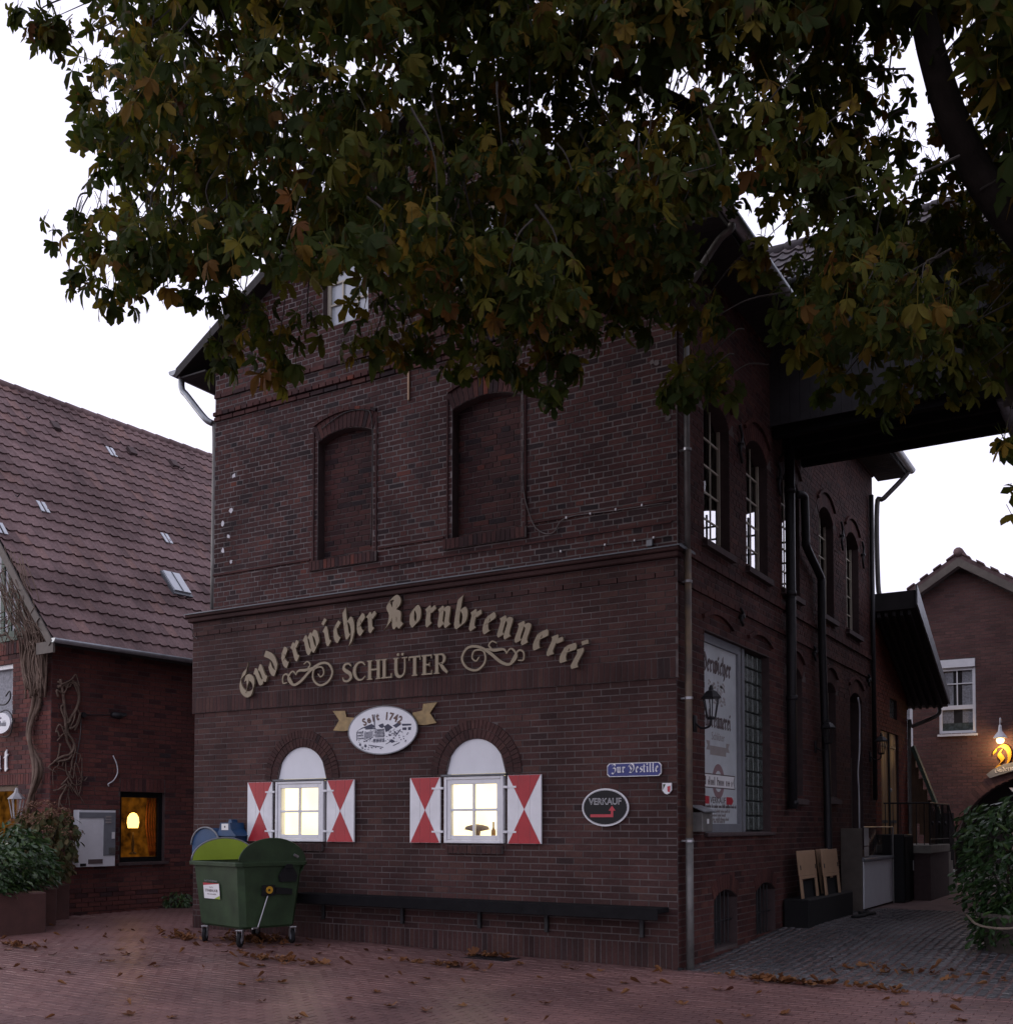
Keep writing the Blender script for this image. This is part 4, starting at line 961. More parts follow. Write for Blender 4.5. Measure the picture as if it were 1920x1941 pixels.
x = -5.04
for ch, adv in zip('SCHLÜTER', (.72, .92, .90, .70, .92, .80, .72, .8)):
    roman(ch, x, 3.735, .27).build('letter', M['gold'], LET); x += adv*.27*1.045
def scroll(u, v, s):
    m_ = MB(); P = lambda pts: [(u+s*a, v+b) for a, b in pts]
    vstroke(m_, P([(.13, .17), (.08, .12), (.02, .17), (.06, .26), (.20, .24), (.22, .10), (.10, .0), (-.06, .04), (-.14, .17), (-.06, .30), (.10, .31), (.28, .22), (.46, .08), (.60, .04), (.70, .14), (.62, .24), (.54, .18)]), [.015, .018, .02, .022, .024, .026, .03, .03, .03, .032, .035, .04, .04, .036, .03, .022, .015], frS, .018, .042)
    vstroke(m_, P([(.24, .27), (.36, .24), (.50, .24), (.56, .18)]), [.012, .04, .03, .012], frS, .018, .040)
    vstroke(m_, P([(.40, .33), (.33, .36), (.28, .31), (.33, .25)]), [.014, .018, .022, .02], frS, .018, .041)
    vstroke(m_, P([(.62, .06), (.72, .20), (.80, .18), (.80, .08), (.72, .08)]), [.03, .026, .022, .02, .014], frS, .018, .0405)
    m_.build('scroll', M['gold'], LET)
scroll(-2.86, 3.74, 1); scroll(-5.36, 3.72, -1)
# oval plate with the engraving
frP = frame_of((0, -.014, 0), FX, FN)
OV = thing('oval_plate', (-4.34, -.03, 2.68), 'white oval plate reading Seit 1742 with a drawing of the works', 'sign')
oc = (-4.34, 3.02); oa, obh = .60, .335
m_ = MB(); m_.prism(ellipse(*oc, oa, obh, 48), .02, .042, frP); m_.build('plate', M['white_panel'], OV)
m_ = MB(); ring(m_, *oc, oa-.012, obh-.012, oa+.004, obh+.004, frP, .03, .046, 48); m_.build('plate_rim', M['grey_plastic'], OV)
def Q(a, b): return (oc[0]+(a-757)/605*oa, oc[1]-(b-628)/440*obh)
eng = [[(300, 620), (400, 560), (575, 498), (640, 560), (560, 585), (480, 590), (430, 570)], [(455, 600), (480, 575), (645, 580), (650, 600)], [(690, 530), (770, 500), (800, 560), (760, 590), (720, 575)],
       [(790, 560), (860, 515), (945, 590), (900, 620), (825, 670)], [(945, 555), (1025, 505), (1085, 545), (1000, 600)], [(1100, 530), (1260, 540), (1258, 570), (1105, 570)], [(1110, 600), (1180, 600), (1180, 650), (1110, 645)], [(1205, 598), (1258, 600), (1255, 655), (1205, 650)],
       [(980, 750), (1075, 620), (1085, 640), (990, 760)], [(612, 330), (630, 330), (632, 575), (612, 575)], [(300, 630), (312, 630), (312, 800), (300, 795)], [(430, 820), (600, 735), (602, 748), (436, 832)], [(820, 880), (960, 810), (962, 824), (825, 890)],
       [(520, 880), (780, 935), (780, 950), (520, 895)], [(945, 915), (1060, 860), (1065, 875), (955, 925)], [(345, 880), (370, 835), (390, 880), (375, 905)], [(440, 905), (460, 860), (490, 905), (465, 935)], [(870, 830), (930, 800), (990, 850), (930, 870)]]
for i in range(8): eng.append([(440+i*20, 650+i*-3), (450+i*20, 650+i*-3), (450+i*20, 790-i*8), (440+i*20, 795-i*8)])
for i in range(7): eng.append([(650+i*22, 600), (658+i*22, 600), (658+i*22, 760), (650+i*22, 760)])
for i in range(6): eng.append([(610, 612+i*25), (800, 612+i*25), (800, 620+i*25), (610, 620+i*25)])
for i in range(8): eng.append([(600+i*26, 775), (614+i*26, 775), (614+i*26, 850), (600+i*26, 840)])
for i in range(3):
    for j in range(4): eng.append([(325+j*26, 630+i*58), (340+j*26, 630+i*58), (340+j*26, 668+i*52), (325+j*26, 670+i*52)])
for i in range(90): a, b = random.uniform(310, 1070), random.uniform(615, 850)-0; sz = random.uniform(8, 20); eng.append([(a, b), (a+sz, b-3), (a+sz, b+6), (a, b+8)])
for i in range(16): a, b = random.uniform(840, 1000), random.uniform(660, 740); eng.append([(a, b), (a+22, b-4), (a+20, b+8), (a, b+10)])
for i in range(18): a, b = random.uniform(330, 800), random.uniform(900, 960); eng.append([(a, b), (a+24, b+2), (a+22, b+12), (a+4, b+12)])
for i in range(10): a, b = random.uniform(1050, 1230), random.uniform(660, 860); eng.append([(a, b), (a+10, b), (a+8, b+20), (a, b+14)])
m_ = MB()
for k, e in enumerate(eng): 
    pts = [Q(*p) for p in e][::-1]; m_.prism(pts, .0425, .0432+k*.00003, frP)
tag(m_.build('engraving', M['navy'], OV), 'dark blue line drawing of the works', kind='stuff')
for k, ch in enumerate('Seit 1742'):
    if ch == ' ': continue
    th = (k-4)*.115; cx, cz = oc[0]+.62*math.sin(th)*1.05, oc[1]-.47+.62*math.cos(th)
    fq = (np.array([cx, -.014, cz]), np.array([math.cos(th), 0, -math.sin(th)]), np.array([math.sin(th), 0, math.cos(th)]), FN)
    text_mesh('letter', ch, .145, fq, 0, .0, .044, M['brownink'], OV, xs=.95, bold=.0055)
RB = thing('brass_ribbon', (-4.34, -.03, 3.05), 'brass ribbon with swallow tail ends behind the oval plate', 'ornament')
for sx, dz in ((-1, 0), (1, .02)):
    c0 = oc[0]; P = [(c0+sx*.50, 3.22+dz), (c0+sx*.66, 3.24+dz), (c0+sx*.68, 3.33+dz), (c0+sx*.91, 3.34+dz), (c0+sx*.79, 3.20+dz), (c0+sx*.90, 3.06+dz), (c0+sx*.70, 3.04+dz), (c0+sx*.52, 3.06+dz)]
    if sx > 0: P = P[::-1]
    m_ = MB(); m_.prism(P, .008, .018, frP); m_.build('ribbon_end', M['gold2'], RB)
# street name plate
ST = thing('street_name_plate', (-.55, -.02, 2.3), 'blue enamel street plate reading Zur Destille near the corner', 'sign')
m_ = MB(); x0, x1, z0, z1, c = -.90, -.19, 2.29, 2.455, .03
def oct_(x0, x1, z0, z1, c): return [(x0+c, z0), (x1-c, z0), (x1, z0+c), (x1, z1-c), (x1-c, z1), (x0+c, z1), (x0, z1-c), (x0, z0+c)]
m_.prism(oct_(x0, x1, z0, z1, c), .0, .022, frP); m_.build('plate', M['white'], ST)
m_ = MB(); m_.prism(oct_(x0+.008, x1-.008, z0+.008, z1-.008, c), .0221, .0235, frP); m_.build('enamel_field', M['blue_enamel'], ST)
L_ = frak_len('Zur Destille', .075); m_ = MB(); fraktur(m_, 'Zur Destille', -.545-L_/2+.03, 2.338, .075, frP, .0236, .0250, .24); m_.build('lettering', M['white'], ST)
# oval sale sign with arrow
VK = thing('sale_sign', (-.92, -.02, 1.7), 'black oval sign reading VERKAUF with a red arrow', 'sign')
vc = (-.93, 1.92); m_ = MB(); m_.prism(ellipse(*vc, .315, .232, 40), .0, .022, frP); m_.build('plate', M['white'], VK)
m_ = MB(); m_.prism(ellipse(*vc, .292, .209, 40), .0221, .0235, frP); m_.build('field', M['black'], VK)
m_ = MB(); ring(m_, *vc, .297, .214, .300, .217, frP, .0222, .0236); m_.build('rim_line', M['black'], VK)
text_mesh('lettering', 'VERKAUF', .112, frP, vc[0], 1.955, .0238, M['white'], VK, xs=.93, bold=.0015); text_mesh('lettering_core', 'VERKAUF', .112, frP, vc[0], 1.955, .0252, M['black'], VK, xs=.93, bold=-.0025)
m_ = MB(); m_.prism([(-1.13, 1.80), (-.82, 1.80), (-.82, 1.88), (-.79, 1.88), (-.835, 1.94), (-.88, 1.88), (-.85, 1.88), (-.85, 1.835), (-1.13, 1.835)][::1], .0236, .0250, frP); m_.build('arrow', M['print_red'], VK)
# small coat of arms plate
NR = thing('coat_of_arms', (-.12, -.02, 2.05), 'tiny white shield with green and red fields beside the downpipe', 'sign')
sh_ = lambda k: [(-.12+x*k, 2.135+z*k) for x, z in ((-.058, .068), (.058, .068), (.058, -.02), (.03, -.055), (0, -.068), (-.03, -.055), (-.058, -.02))][::-1]
m_ = MB(); m_.prism(sh_(1), .0, .02, frP); m_.build('shield', M['white'], NR)
m_ = MB(); m_.prism([(-.168, 2.19), (-.168, 2.12), (-.135, 2.19)], .0201, .0212, frP); m_.build('green_field', M['green_plastic'], NR)
m_ = MB(); m_.prism([(-.075, 2.17), (-.115, 2.16), (-.11, 2.10), (-.085, 2.09), (-.075, 2.12)][::1], .0201, .0212, frP); m_.build('red_field', M['print_red'], NR)
# wall bench
BE = thing('wall_bench', (-2.8, -.2, 0), 'long black wooden bench plank on brackets along the front wall', 'bench')
for i, (a, b) in enumerate(((-5.72, -3.86), (-3.855, -2.0), (-1.995, -.10))):
    MB().bbox(a, b, -.36, -.20, .675, .735, .008).build('plank', M['blackwood'], BE); MB().bbox(a, b, -.19, -.03, .675, .735, .008).build('plank', M['blackwood'], BE)
MB().bbox(-5.72, -.10, -.375, -.362, .60, .74, .004).build('front_board', M['blackwood'], BE)
for x in (-5.4, -4.0, -2.75, -1.75, -.45):
    m_ = MB(); m_.bbox(x-.03, x+.03, -.34, -.015, .62, .673, .005); m_.bbox(x-.025, x+.025, -.055, -.012, .36, .62, .005); m_.build('bracket', M['iron'], BE)

# ------------------------------------------------------------------ lanterns, letter box
def lantern(y, z, label, s=1.0):
    T = thing('wall_lantern', (SX+.02, y, z), label, 'lantern', 'black lanterns along the alley wall')
    m_ = MB(); m_.bbox(SX, SX+.025, y-.05, y+.05, z-.30, z-.10, .006); m_.tube(smooth_path([(SX+.02, y, z-.2), (SX+.10, y, z-.26), (SX+.2, y, z-.24), (SX+.22, y, z-.16)]), .014, 6); m_.build('bracket', M['iron'], T, True)
    cx = SX+.22; m_ = MB(); m_.lathe([(.045, -.16), (.06, -.15), (.055, -.13)], (cx, y, z), 6); m_.lathe([(.13, .10), (.125, .115), (.07, .18), (.03, .20), (.03, .225), (.01, .26)], (cx, y, z), 6)
    for k in range(6):
        a = k*PI/3; m_.tube([(cx+.056*math.cos(a), y+.056*math.sin(a), z-.14), (cx+.10*math.cos(a), y+.10*math.sin(a), z+.10)], .007, 5)
    m_.build('cage', M['iron'], T)
    m_ = MB(); m_.lathe([(.05, -.135), (.092, .095)], (cx, y, z), 6); m_.build('pane', M['glass'], T)
lantern(.55, 3.15, 'black wall lantern in front of the printed shop window')
lantern(5.98, 3.2, 'black wall lantern between the two cast iron pipes')
lantern(9.95, 3.25, 'black wall lantern near the rear corner by the ochre doors')
LB = thing('letter_box', (.08, .5, 1.62), 'grey metal letter box with sloped lid beside the downpipe', 'letter box')
m_ = MB(); m_.bbox(SX+.01, SX+.16, .40, .74, 1.62, 1.86, .008); m_.build('body', M['zinc_old'], LB)
m_ = MB(); m_.add([(SX+.005, .37, 1.95), (SX+.005, .77, 1.95), (SX+.20, .77, 1.87), (SX+.20, .37, 1.87), (SX+.005, .37, 1.935), (SX+.005, .77, 1.935), (SX+.20, .77, 1.855), (SX+.20, .37, 1.855)], [(0, 3, 2, 1), (4, 5, 6, 7), (0, 1, 5, 4), (2, 3, 7, 6), (0, 4, 7, 3), (1, 2, 6, 5)]); m_.build('lid', M['zinc'], LB)
MB().box(SX+.161, SX+.165, .54, .6, 1.72, 1.78).build('name_tag', M['paper'], LB)

# ------------------------------------------------------------------ waste containers
def wheel(parent, c, R, yaw, sw):
    m_ = MB(); m_.lathe([(.06, -.022), (.092, -.025), (.10, -.015), (.10, .015), (.092, .025), (.06, .022)], (0, 0, 0), 18, 'x'); m_.xf(RZ(sw), (0, 0, .10)); m_.xf(R, c); t = m_.build('tyre', M['rubber'], parent, True)
    m_ = MB(); m_.lathe([(.02, -.03), (.062, -.020), (.062, .020), (.02, .03)], (0, 0, 0), 14, 'x'); m_.xf(RZ(sw), (0, 0, .10)); m_.xf(R, c); m_.build('hub', M['grey_plastic'], t, True)
    m_ = MB()
    for s in (-.035, .035): m_.prism([(-.03, .09), (.03, .09), (.05, .225), (-.05, .225)], s-.004, s+.004, (np.zeros(3), np.array([0, 1., 0]), EZ, np.array([1., 0, 0])))
    m_.box(-.045, .045, -.06, .06, .222, .235); m_.xf(RZ(sw)); m_.xf(R, c); m_.build('fork', M['steel'], t)
def container(loc, yaw, col, cheek, label, lidopen, name, lidcol=None):
    T = thing(name, loc, label, 'waste container'); R = RZ(yaw); L = np.array(loc)
    a0, b0, a1, b1, zb, zt = .58, .42, .655, .515, .24, 1.13
    m_ = MB(); lay = [(a0-.03, b0-.03, zb), (a0, b0, zb+.03), (a1-.015, b1-.015, zt-.06), (a1, b1, zt-.055)]
    ring_ = lambda a, b, z, k=.07: [(-a+k, -b, z), (a-k, -b, z), (a, -b+k, z), (a, b-k, z), (a-k, b, z), (-a+k, b, z), (-a, b-k, z), (-a, -b+k, z)]
    vs_ = []
    for a, b, z in lay+[(a1+.035, b1+.035, zt-.055), (a1+.04, b1+.04, zt-.01), (a1+.03, b1+.03, zt), (a1-.01, b1-.01, zt), (a1-.03, b1-.03, zt-.05), (a0-.02, b0-.02, zb+.06)]: vs_ += ring_(a, b, z)
    n = len(vs_)//8; fs = [(i*8+j, i*8+(j+1) % 8, (i+1)*8+(j+1) % 8, (i+1)*8+j) for i in range(n-1) for j in range(8)]+[tuple(range(8))[::-1], tuple(range((n-1)*8, n*8))]
    m_.add(vs_, fs); m_.xf(R, L); m_.build('body', col, T)
    for sx in (-1, 1):                                            # half round end cheeks
        m_ = MB(); arc = [(.50*math.cos(t), .30*math.sin(t)+zt+.001) for t in np.linspace(0, PI, 22)]
        m_.prism(arc, sx*(a1-.012)-.012, sx*(a1-.012)+.012, (np.zeros(3), np.array([0, 1., 0]), EZ, np.array([1., 0, 0]))); m_.xf(R, L)
        m_.build('end_cheek', cheek if sx < 0 else col, T)  # left cheek: light on its inner side is put into the lime colour
        m_ = MB(); P = [(sx*(a1-.012), .51*math.cos(t), .31*math.sin(t)+zt) for t in np.linspace(0.02, PI-.02, 20)]; m_.tube(P, .014, 6); m_.xf(R, L); m_.build('cheek_rim', M['grey_plastic'] if sx < 0 else col, T, True)
    m_ = MB(); t0, t1 = (math.radians(-55), math.radians(20)) if lidopen else (0.03, PI-.03)
    th = np.linspace(t0, t1, 16); ro, ri = 1.0, .97; pts = [(.525*math.cos(t)*ro, .325*math.sin(t)*ro+zt) for t in th]+[(.525*math.cos(t)*ri, .325*math.sin(t)*ri+zt) for t in th[::-1]]
    for i in range(15):
        q = [pts[i], pts[i+1], pts[30-i], pts[31-i]]; m_.prism(q, -a1+.03, a1-.03, (np.zeros(3), np.array([0, 1., 0]), EZ, np.array([1., 0, 0])))
    m_.xf(R, L); m_.build('lid', lidcol or col, T)
    for wx in (-.44, .50):
        for wy in (-.40, .40): wheel(T, L+R@np.array([wx, wy, 0.]), R, yaw, random.uniform(.3, 1.4))
    return T, R, L
zc = float(zg(-5.9, -.85))
T, R, L = container((-5.98, -.95, zc), math.radians(-15), M['green_plastic'], M['lime_lit_and_print'], 'green four wheeled waste container with open top and inner end cheek toned lime as if lit', True, 'green_container')
def cfr(side):      # frames on the slightly tapered faces
    if side == 'front': o = np.array([0, -.478, .70]); u = np.array([1., 0, 0]); v = np.array([0, -.105, .99])
    else: o = np.array([.628, 0, .70]); u = np.array([0, 1., 0]); v = np.array([.083, 0, .996])
    return (R@o+L, R@u, R@v, R@np.cross(u, v))
ff = cfr('front')
MBp = MB(); MBp.prism([(-.33, -.08), (.10, -.08), (.10, .135), (-.33, .135)], .004, .008, ff); lab = MBp.build('sticker', M['paper'], T)
m_ = MB(); m_.prism([(-.33, .136), (-.33, .10), (-.1, .118), (.10, .132), (.10, .136)][::1], .0081, .0092, ff); m_.build('sticker_header', M['print_red'], lab)
m_ = MB(); m_.prism([(-.06, -.08), (.10, -.08), (.10, -.03), (.02, -.055)], .0081, .0092, ff); m_.build('sticker_corner', M['lime_lit_and_print'], lab)
text_mesh('sticker_text', 'STRAßENLAUB', .052, ff, -.115, .015, .0085, M['print_dark'], lab, bold=.0008); text_mesh('sticker_text', 'Nur für', .032, ff, -.115, .068, .0085, M['print_grey'], lab); text_mesh('sticker_text', 'keine Gartenabfälle', .032, ff, -.115, -.025, .0085, M['print_grey'], lab)
text_mesh('stencil', 'Stadt Recklinghausen', .042, ff, -.115, .155, .006, M['grey_plastic'], T)
fs_ = cfr('side')
m_ = MB(); m_.prism([(-.16, -.02), (.02, -.02), (.02, .12), (-.16, .12)], .003, .04, fs_); m_.prism([(.04, -.0), (.30, -.02), (.30, .06), (.04, .09)], .003, .03, fs_); m_.build('lever_box', M['rubber'], T)
m_ = MB(); m_.prism([(-.07+.05*math.cos(a), .06+.05*math.sin(a)) for a in np.linspace(0, 2*PI, 15)[:-1]], .0405, .055, fs_); m_.build('lever_knob', M['yellow'], T)
m_ = MB(); m_.prism([(-.08+.018*math.cos(a), .06+.018*math.sin(a)) for a in np.linspace(0, 2*PI, 9)[:-1]], .0555, .06, fs_); m_.build('lever_pin', M['rubber'], T)
m_ = MB(); p0 = fs_[0]+fs_[1]*-.08+fs_[2]*-.02+fs_[3]*.03; p1 = fs_[0]+fs_[1]*-.22+fs_[2]*-.44+fs_[3]*.05; m_.tube([p0, p1], .009, 6); m_.tube([p1, p1+fs_[1]*-.1+fs_[3]*.03], .013, 6); m_.build('brake_rod', M['steel'], T)
m_ = MB(); m_.prism([(.10, .16), (.34, .16), (.36, .24), (.30, .34), (.14, .34), (.08, .24)], .003, .045, fs_); m_.prism([(.16, .345), (.28, .345), (.26, .40), (.18, .40)], .003, .06, fs_); m_.lathe([(.03, 0), (.03, .06)], (0, 0, 0), 10, 'x'); m_.build('trunnion', M['rubber'], T)
m_ = MB(); m_.tube([R@np.array([.70, .30, 1.22])+L, R@np.array([.70, .36, 1.19])+L], .02, 8); m_.build('lid_stop', M['steel'], T)
BX = thing('blue_wall_box', (-7.4, -.15, 1.12), 'blue metal boxes with arched top fixed to the wall behind the green container', 'box')
arc = [(-7.49+.29*math.cos(t), 1.40+.26*math.sin(t)) for t in np.linspace(0, PI, 18)]+[(-7.78, 1.12), (-7.20, 1.12)]
m_ = MB(); m_.prism(arc, .02, .30, frL); bb_ = m_.build('arched_box', M['blue_plastic'], BX)
m_ = MB(); m_.tube([(-7.49+.30*math.cos(t), -.31, 1.40+.27*math.sin(t)) for t in np.linspace(0, PI, 18)], .014, 6); m_.build('rim', M['grey_plastic'], bb_, True)
m_ = MB(); m_.prism([(-7.19, 1.12), (-6.92, 1.12), (-6.92, 1.54), (-7.19, 1.54)], .02, .26, frL); m_.prism([(-7.29, 1.541), (-6.86, 1.541), (-6.97, 1.64), (-6.99, 1.74), (-7.19, 1.74), (-7.21, 1.64)], .02, .30, frL); m_.prism([(-7.13, 1.741), (-7.05, 1.741), (-7.07, 1.79), (-7.11, 1.79)], .08, .2, frL); b2 = m_.build('flared_box', M['blue_plastic'], BX)
m_ = MB(); m_.prism([(-7.16, 1.63), (-7.02, 1.63), (-7.02, 1.725), (-7.16, 1.725)], .301, .304, frL); m_.build('label', M['paper'], b2)
m_ = MB(); m_.prism(ellipse(-7.09, 1.678, .014, .014, 10), .3042, .306, frL); m_.build('lock', M['rubber'], b2)

# ------------------------------------------------------------------ left house (inn)
PH = math.radians(4.0); HD = np.array([math.sin(PH), math.cos(PH), 0]); HN = np.array([math.cos(PH), -math.sin(PH), 0]); H0 = np.array([-11.46, 1.07, 0.])
def hp(s, o, z): return H0+HD*s+HN*o+EZ*z
H = thing('inn_house', tuple(hp(3, -2, 0)), 'brick inn with steep red tiled roof left of the distillery', 'house')
S0, S1 = -1.13, 8.0
hwin = Op(.28, 1.26, 1.02, 2.32, 0, .16)
hm = MB(); hr = MB(); frH = (hp(0, 0, 0), HD, EZ, HN)
backing(hm, frH, S0, S1, -.2, 5.05, [hwin], -.008, hr)
w = Wall(hp(0, 0, 0), HD, HN)
w.field(.0, .58, .083, .25, 'run', S0, S1, [hwin], .012, out=.025); w.field(.58, 2.32, .0832, .25, 'run', S0, S1, [hwin], .012)
w.field(2.32, 2.57, .25, .083, 'sold', hwin.u0, hwin.u1, [], .012)
w.field(2.32, 2.57, .0832, .25, 'run', S0, hwin.u0, [], .012); w.field(2.32, 2.57, .0832, .25, 'run', hwin.u1, S1, [], .012)
w.field(2.57, 5.0, .0832, .25, 'run', S0, S1, [], .012)
ho = hm.build('side_wall', M['mortar_dark'], H); w.build('brick', M['brick_left'], ho, 150, lambda u, v: u < 2.5 and v > .6)
hr.build('window_reveal', M['reveal'], H)
# lit inn window
def lbox(mb, s0, s1, o0, o1, z0, z1):
    P = [hp(s, o, z) for z in (z0, z1) for s, o in ((s0, o0), (s1, o0), (s1, o1), (s0, o1))]
    return mb.add(P, [(0, 3, 2, 1), (4, 5, 6, 7), (0, 1, 5, 4), (1, 2, 6, 5), (2, 3, 7, 6), (3, 0, 4, 7)])
m_ = MB()
for a in ((.28, .36, 1.02, 2.32), (1.18, 1.26, 1.02, 2.32), (.36, 1.18, 1.02, 1.11), (.36, 1.18, 2.22, 2.32)): lbox(m_, a[0], a[1], -.16, -.08, a[2], a[3])
iw = tag(m_.build('window', M['blackwood'], H), 'black framed window lit amber from inside')
lbox(MB(), .36, 1.18, -.125, -.12, 1.11, 2.22).build('pane', M['obscure'], iw)
lbox(MB(), -.2, 1.9, -.9, -.89, .7, 2.6).build('amber_interior', M['litcurtain'], iw)
m_ = MB()
for k in range(9):
    a = .98+k*.028; zt = 2.22; P = smooth_path([hp(a+.08, -.24-(k % 2)*.03, zt), hp(a+.05, -.24-(k % 2)*.03, 1.7), hp(a+.14, -.25, 1.12)], 4); m_.tube(P, .017, 6)
m_.build('curtain', M['curtain_orange'], iw, True)
TL = thing('table_lamp', tuple(hp(.86, -.42, 1.15)), 'glowing table lamp behind the amber inn window', 'lamp')
m_ = MB(); m_.lathe([(.07, 0), (.07, .02), (.02, .05), (.03, .2), (.015, .3), (.015, .42)], tuple(hp(.86, -.42, 1.15)), 12); m_.build('base', M['wood_brown'], TL, True)
m_ = MB(); m_.lathe([(.09, .50), (.11, .60), (.10, .70), (.06, .77), (.02, .79)], tuple(hp(.86, -.42, 1.15)), 14); m_.build('lamp_shade', M['lamp_glow'], TL, True)
lbox(MB(), .22, 1.32, -.1, .06, .965, 1.015).build('sill', M['reveal'], iw)
# gable end
frG = (hp(S0, 0, 0), HN, EZ, -HD)
gops = [Op(-2.3, -1.22, 3.55, 4.62, 0, .14), Op(-3.2, -1.0, .9, 2.42, 0, .2)]
gm = MB(); gr_ = MB(); backing(gm, frG, -10.5, 0, -.2, 5.05, gops, -.008, gr_)
w = Wall(hp(S0, 0, 0), HN, -HD)
w.field(.0, 2.42, .0832, .25, 'run', -4.2, 0, gops, .012); w.field(2.42, 2.62, .2, .083, 'sold', -4.2, 0, gops, .012); w.field(2.62, 4.78, .0832, .25, 'run', -4.2, 0, gops, .012); w.field(4.78, 5.02, .24, .083, 'sold', -4.2, 0, gops, .012, out=.02)
go = gm.build('gable_wall', M['mortar_dark'], H); w.build('brick', M['brick_left'], go)
for p in split_pieces(gr_): p.build('window_reveal', M['reveal'], H)
m_ = MB(); m_.prism([(-2.3, 3.55), (-1.22, 3.55), (-1.22, 4.62), (-2.3, 4.62)], -.14, -.13, frG); gw = m_.build('window', M['lace'], H)
m_ = MB()
for q in ((-1.30, -1.22, 3.55, 4.62), (-2.3, -1.30, 3.55, 3.63), (-2.3, -1.30, 4.54, 4.62)): m_.prism([(q[0], q[2]), (q[1], q[2]), (q[1], q[3]), (q[0], q[3])], -.12, -.05, frG)
m_.build('window_frame', M['white'], gw)
m_ = MB(); m_.prism([(-3.2, .9), (-1.0, .9), (-1.0, 2.42), (-3.2, 2.42)], -.2, -.19, frG); gd = m_.build('entrance', M['litcurtain'], H)
m_ = MB()
for q in ((-1.12, -1.0, .9, 2.42), (-3.2, -1.12, 2.32, 2.42), (-2.0, -1.92, .9, 2.32)): m_.prism([(q[0], q[2]), (q[1], q[2]), (q[1], q[3]), (q[0], q[3])], -.18, -.06, frG)
m_.build('entrance_frame', M['wood_brown'], gd)
# half timbered gable: plaster panels between green posts
tanp = (11.3-4.95)/5.55
m_ = MB(); m_.prism([(-10.2, 5.06), (-.02, 5.06), (-.02, 5.3), (-5.1, 11.0), (-10.2, 5.3)], -.06, -.03, frG); tg = m_.build('timber_gable', M['plaster'], H)
m_ = MB(); m_.prism([(-10.2, 5.03), (.02, 5.03), (.02, 5.20), (-10.2, 5.20)], -.028, .03, frG); m_.build('timber_sill', M['timber_green'], tg)
for k in range(12):
    u = -.16-k*.24; top = 5.2+(-u)*tanp*.98
    m_ = MB(); m_.prism([(u-.055, 5.205), (u+.055, 5.205), (u+.055, top), (u-.055, top+.1)], -.028, .0, frG); m_.build('timber_post', M['timber_green'], tg)
# roof with pan tiles
E_ = hp(0, .45, 4.84); SL = np.array([0, 0, 0.])-HN*5.55+EZ*6.42; RL = np.linalg.norm(SL); SL /= RL; RNn = np.cross(HD, SL); RNn = RNn if RNn[2] > 0 else -RNn
m_ = MB(); A = E_+HD*-1.42; Bq = E_+HD*9.5
m_.add([A, Bq, Bq+SL*RL, A+SL*RL, A-RNn*.12, Bq-RNn*.12, Bq+SL*RL-RNn*.12, A+SL*RL-RNn*.12], [(0, 1, 2, 3), (7, 6, 5, 4), (0, 4, 5, 1), (0, 3, 7, 4), (1, 5, 6, 2)])
bk = E_-HN*11.1; m_.add([A+SL*RL, Bq+SL*RL, bk+HD*9.5, bk+HD*-1.42], [(0, 1, 2, 3)])
hro = m_.build('roof', M['darkboard'], H)
spec_t = []
tile_field((E_+HD*-1.42+RNn*.005-SL*.05, HD, SL, RNn), 48, 26, .205, RL/25.6, 'roof_tile', M['tile'], hro, 300, None, lambda a, b: a < 5.6)
m_ = MB()
for k in range(27):
    p = E_+SL*(RL+.02)+HD*(-1.42+k*.41); m_.lathe([(.10, 0), (.115, .02), (.115, .06), (.10, .43)], (0, 0, 0), 10, 'y'); 
    m_.v[-1] = m_.v[-1]@RZ(-PH).T+p
m_.build('ridge_tiles', M['tile'], hro, True, attr=True)
def roofp(s, l, h): return E_+HD*s+SL*l+RNn*h
def rbox(mb, s0, s1, l0, l1, h0, h1):
    P = [roofp(s, l, h) for h in (h0, h1) for s, l in ((s0, l0), (s1, l0), (s1, l1), (s0, l1))]
    return mb.add(P, [(0, 3, 2, 1), (4, 5, 6, 7), (0, 1, 5, 4), (1, 2, 6, 5), (2, 3, 7, 6), (3, 0, 4, 7)])
rbox(MB(), 2.03, 2.50, 1.98, 2.68, .03, .09).build('skylight', M['lead'], hro); rbox(MB(), 2.06, 2.47, 2.06, 2.66, .0905, .125).build('skylight_pane', M['skylight'], hro); rbox(MB(), 2.257, 2.273, 2.07, 2.65, .1255, .14).build('skylight_bar', M['lead'], hro)
for s, l in ((-.05, 3.97), (2.83, 7.02), (2.85, 4.0), (-1.3, 2.9)):
    m_ = MB(); rbox(m_, s-.09, s-.02, l-.16, l+.16, .052, .068); rbox(m_, s+.02, s+.09, l-.16, l+.16, .052, .068); m_.build('glass_tile', M['skylight'], hro)
for s, l in ((1.55, 7.33), (3.5, 7.33), (4.73, 7.4)):
    m_ = MB(); rbox(m_, s-.09, s+.09, l-.12, l+.12, .03, .11); m_.build('vent_tile', M['reveal'], hro)
for s, l in ((.9, 7.4), (3.2, 7.6), (-.55, 4.2), (2.4, 4.6), (4.9, 7.4), (5.0, 4.5)):
    m_ = MB(); m_.tube([roofp(s, l, .03), roofp(s, l-.14, .08), roofp(s, l-.16, .16)], .012, 5); m_.build('snow_hook', M['iron'], hro)
gutter('gutter', tuple(hp(-1.45, .52, 4.86)), tuple(hp(9, .52, 4.86)), .075, hro, M['zinc'])
m_ = MB()
for l0, l1, k in ((-.05, .55, .0), (.5, RL, .02)): rbox(m_, -1.455-k, -1.425-k, l0, l1, -.10, .03)
m_.build('verge_board', M['wood_grey'], hro)
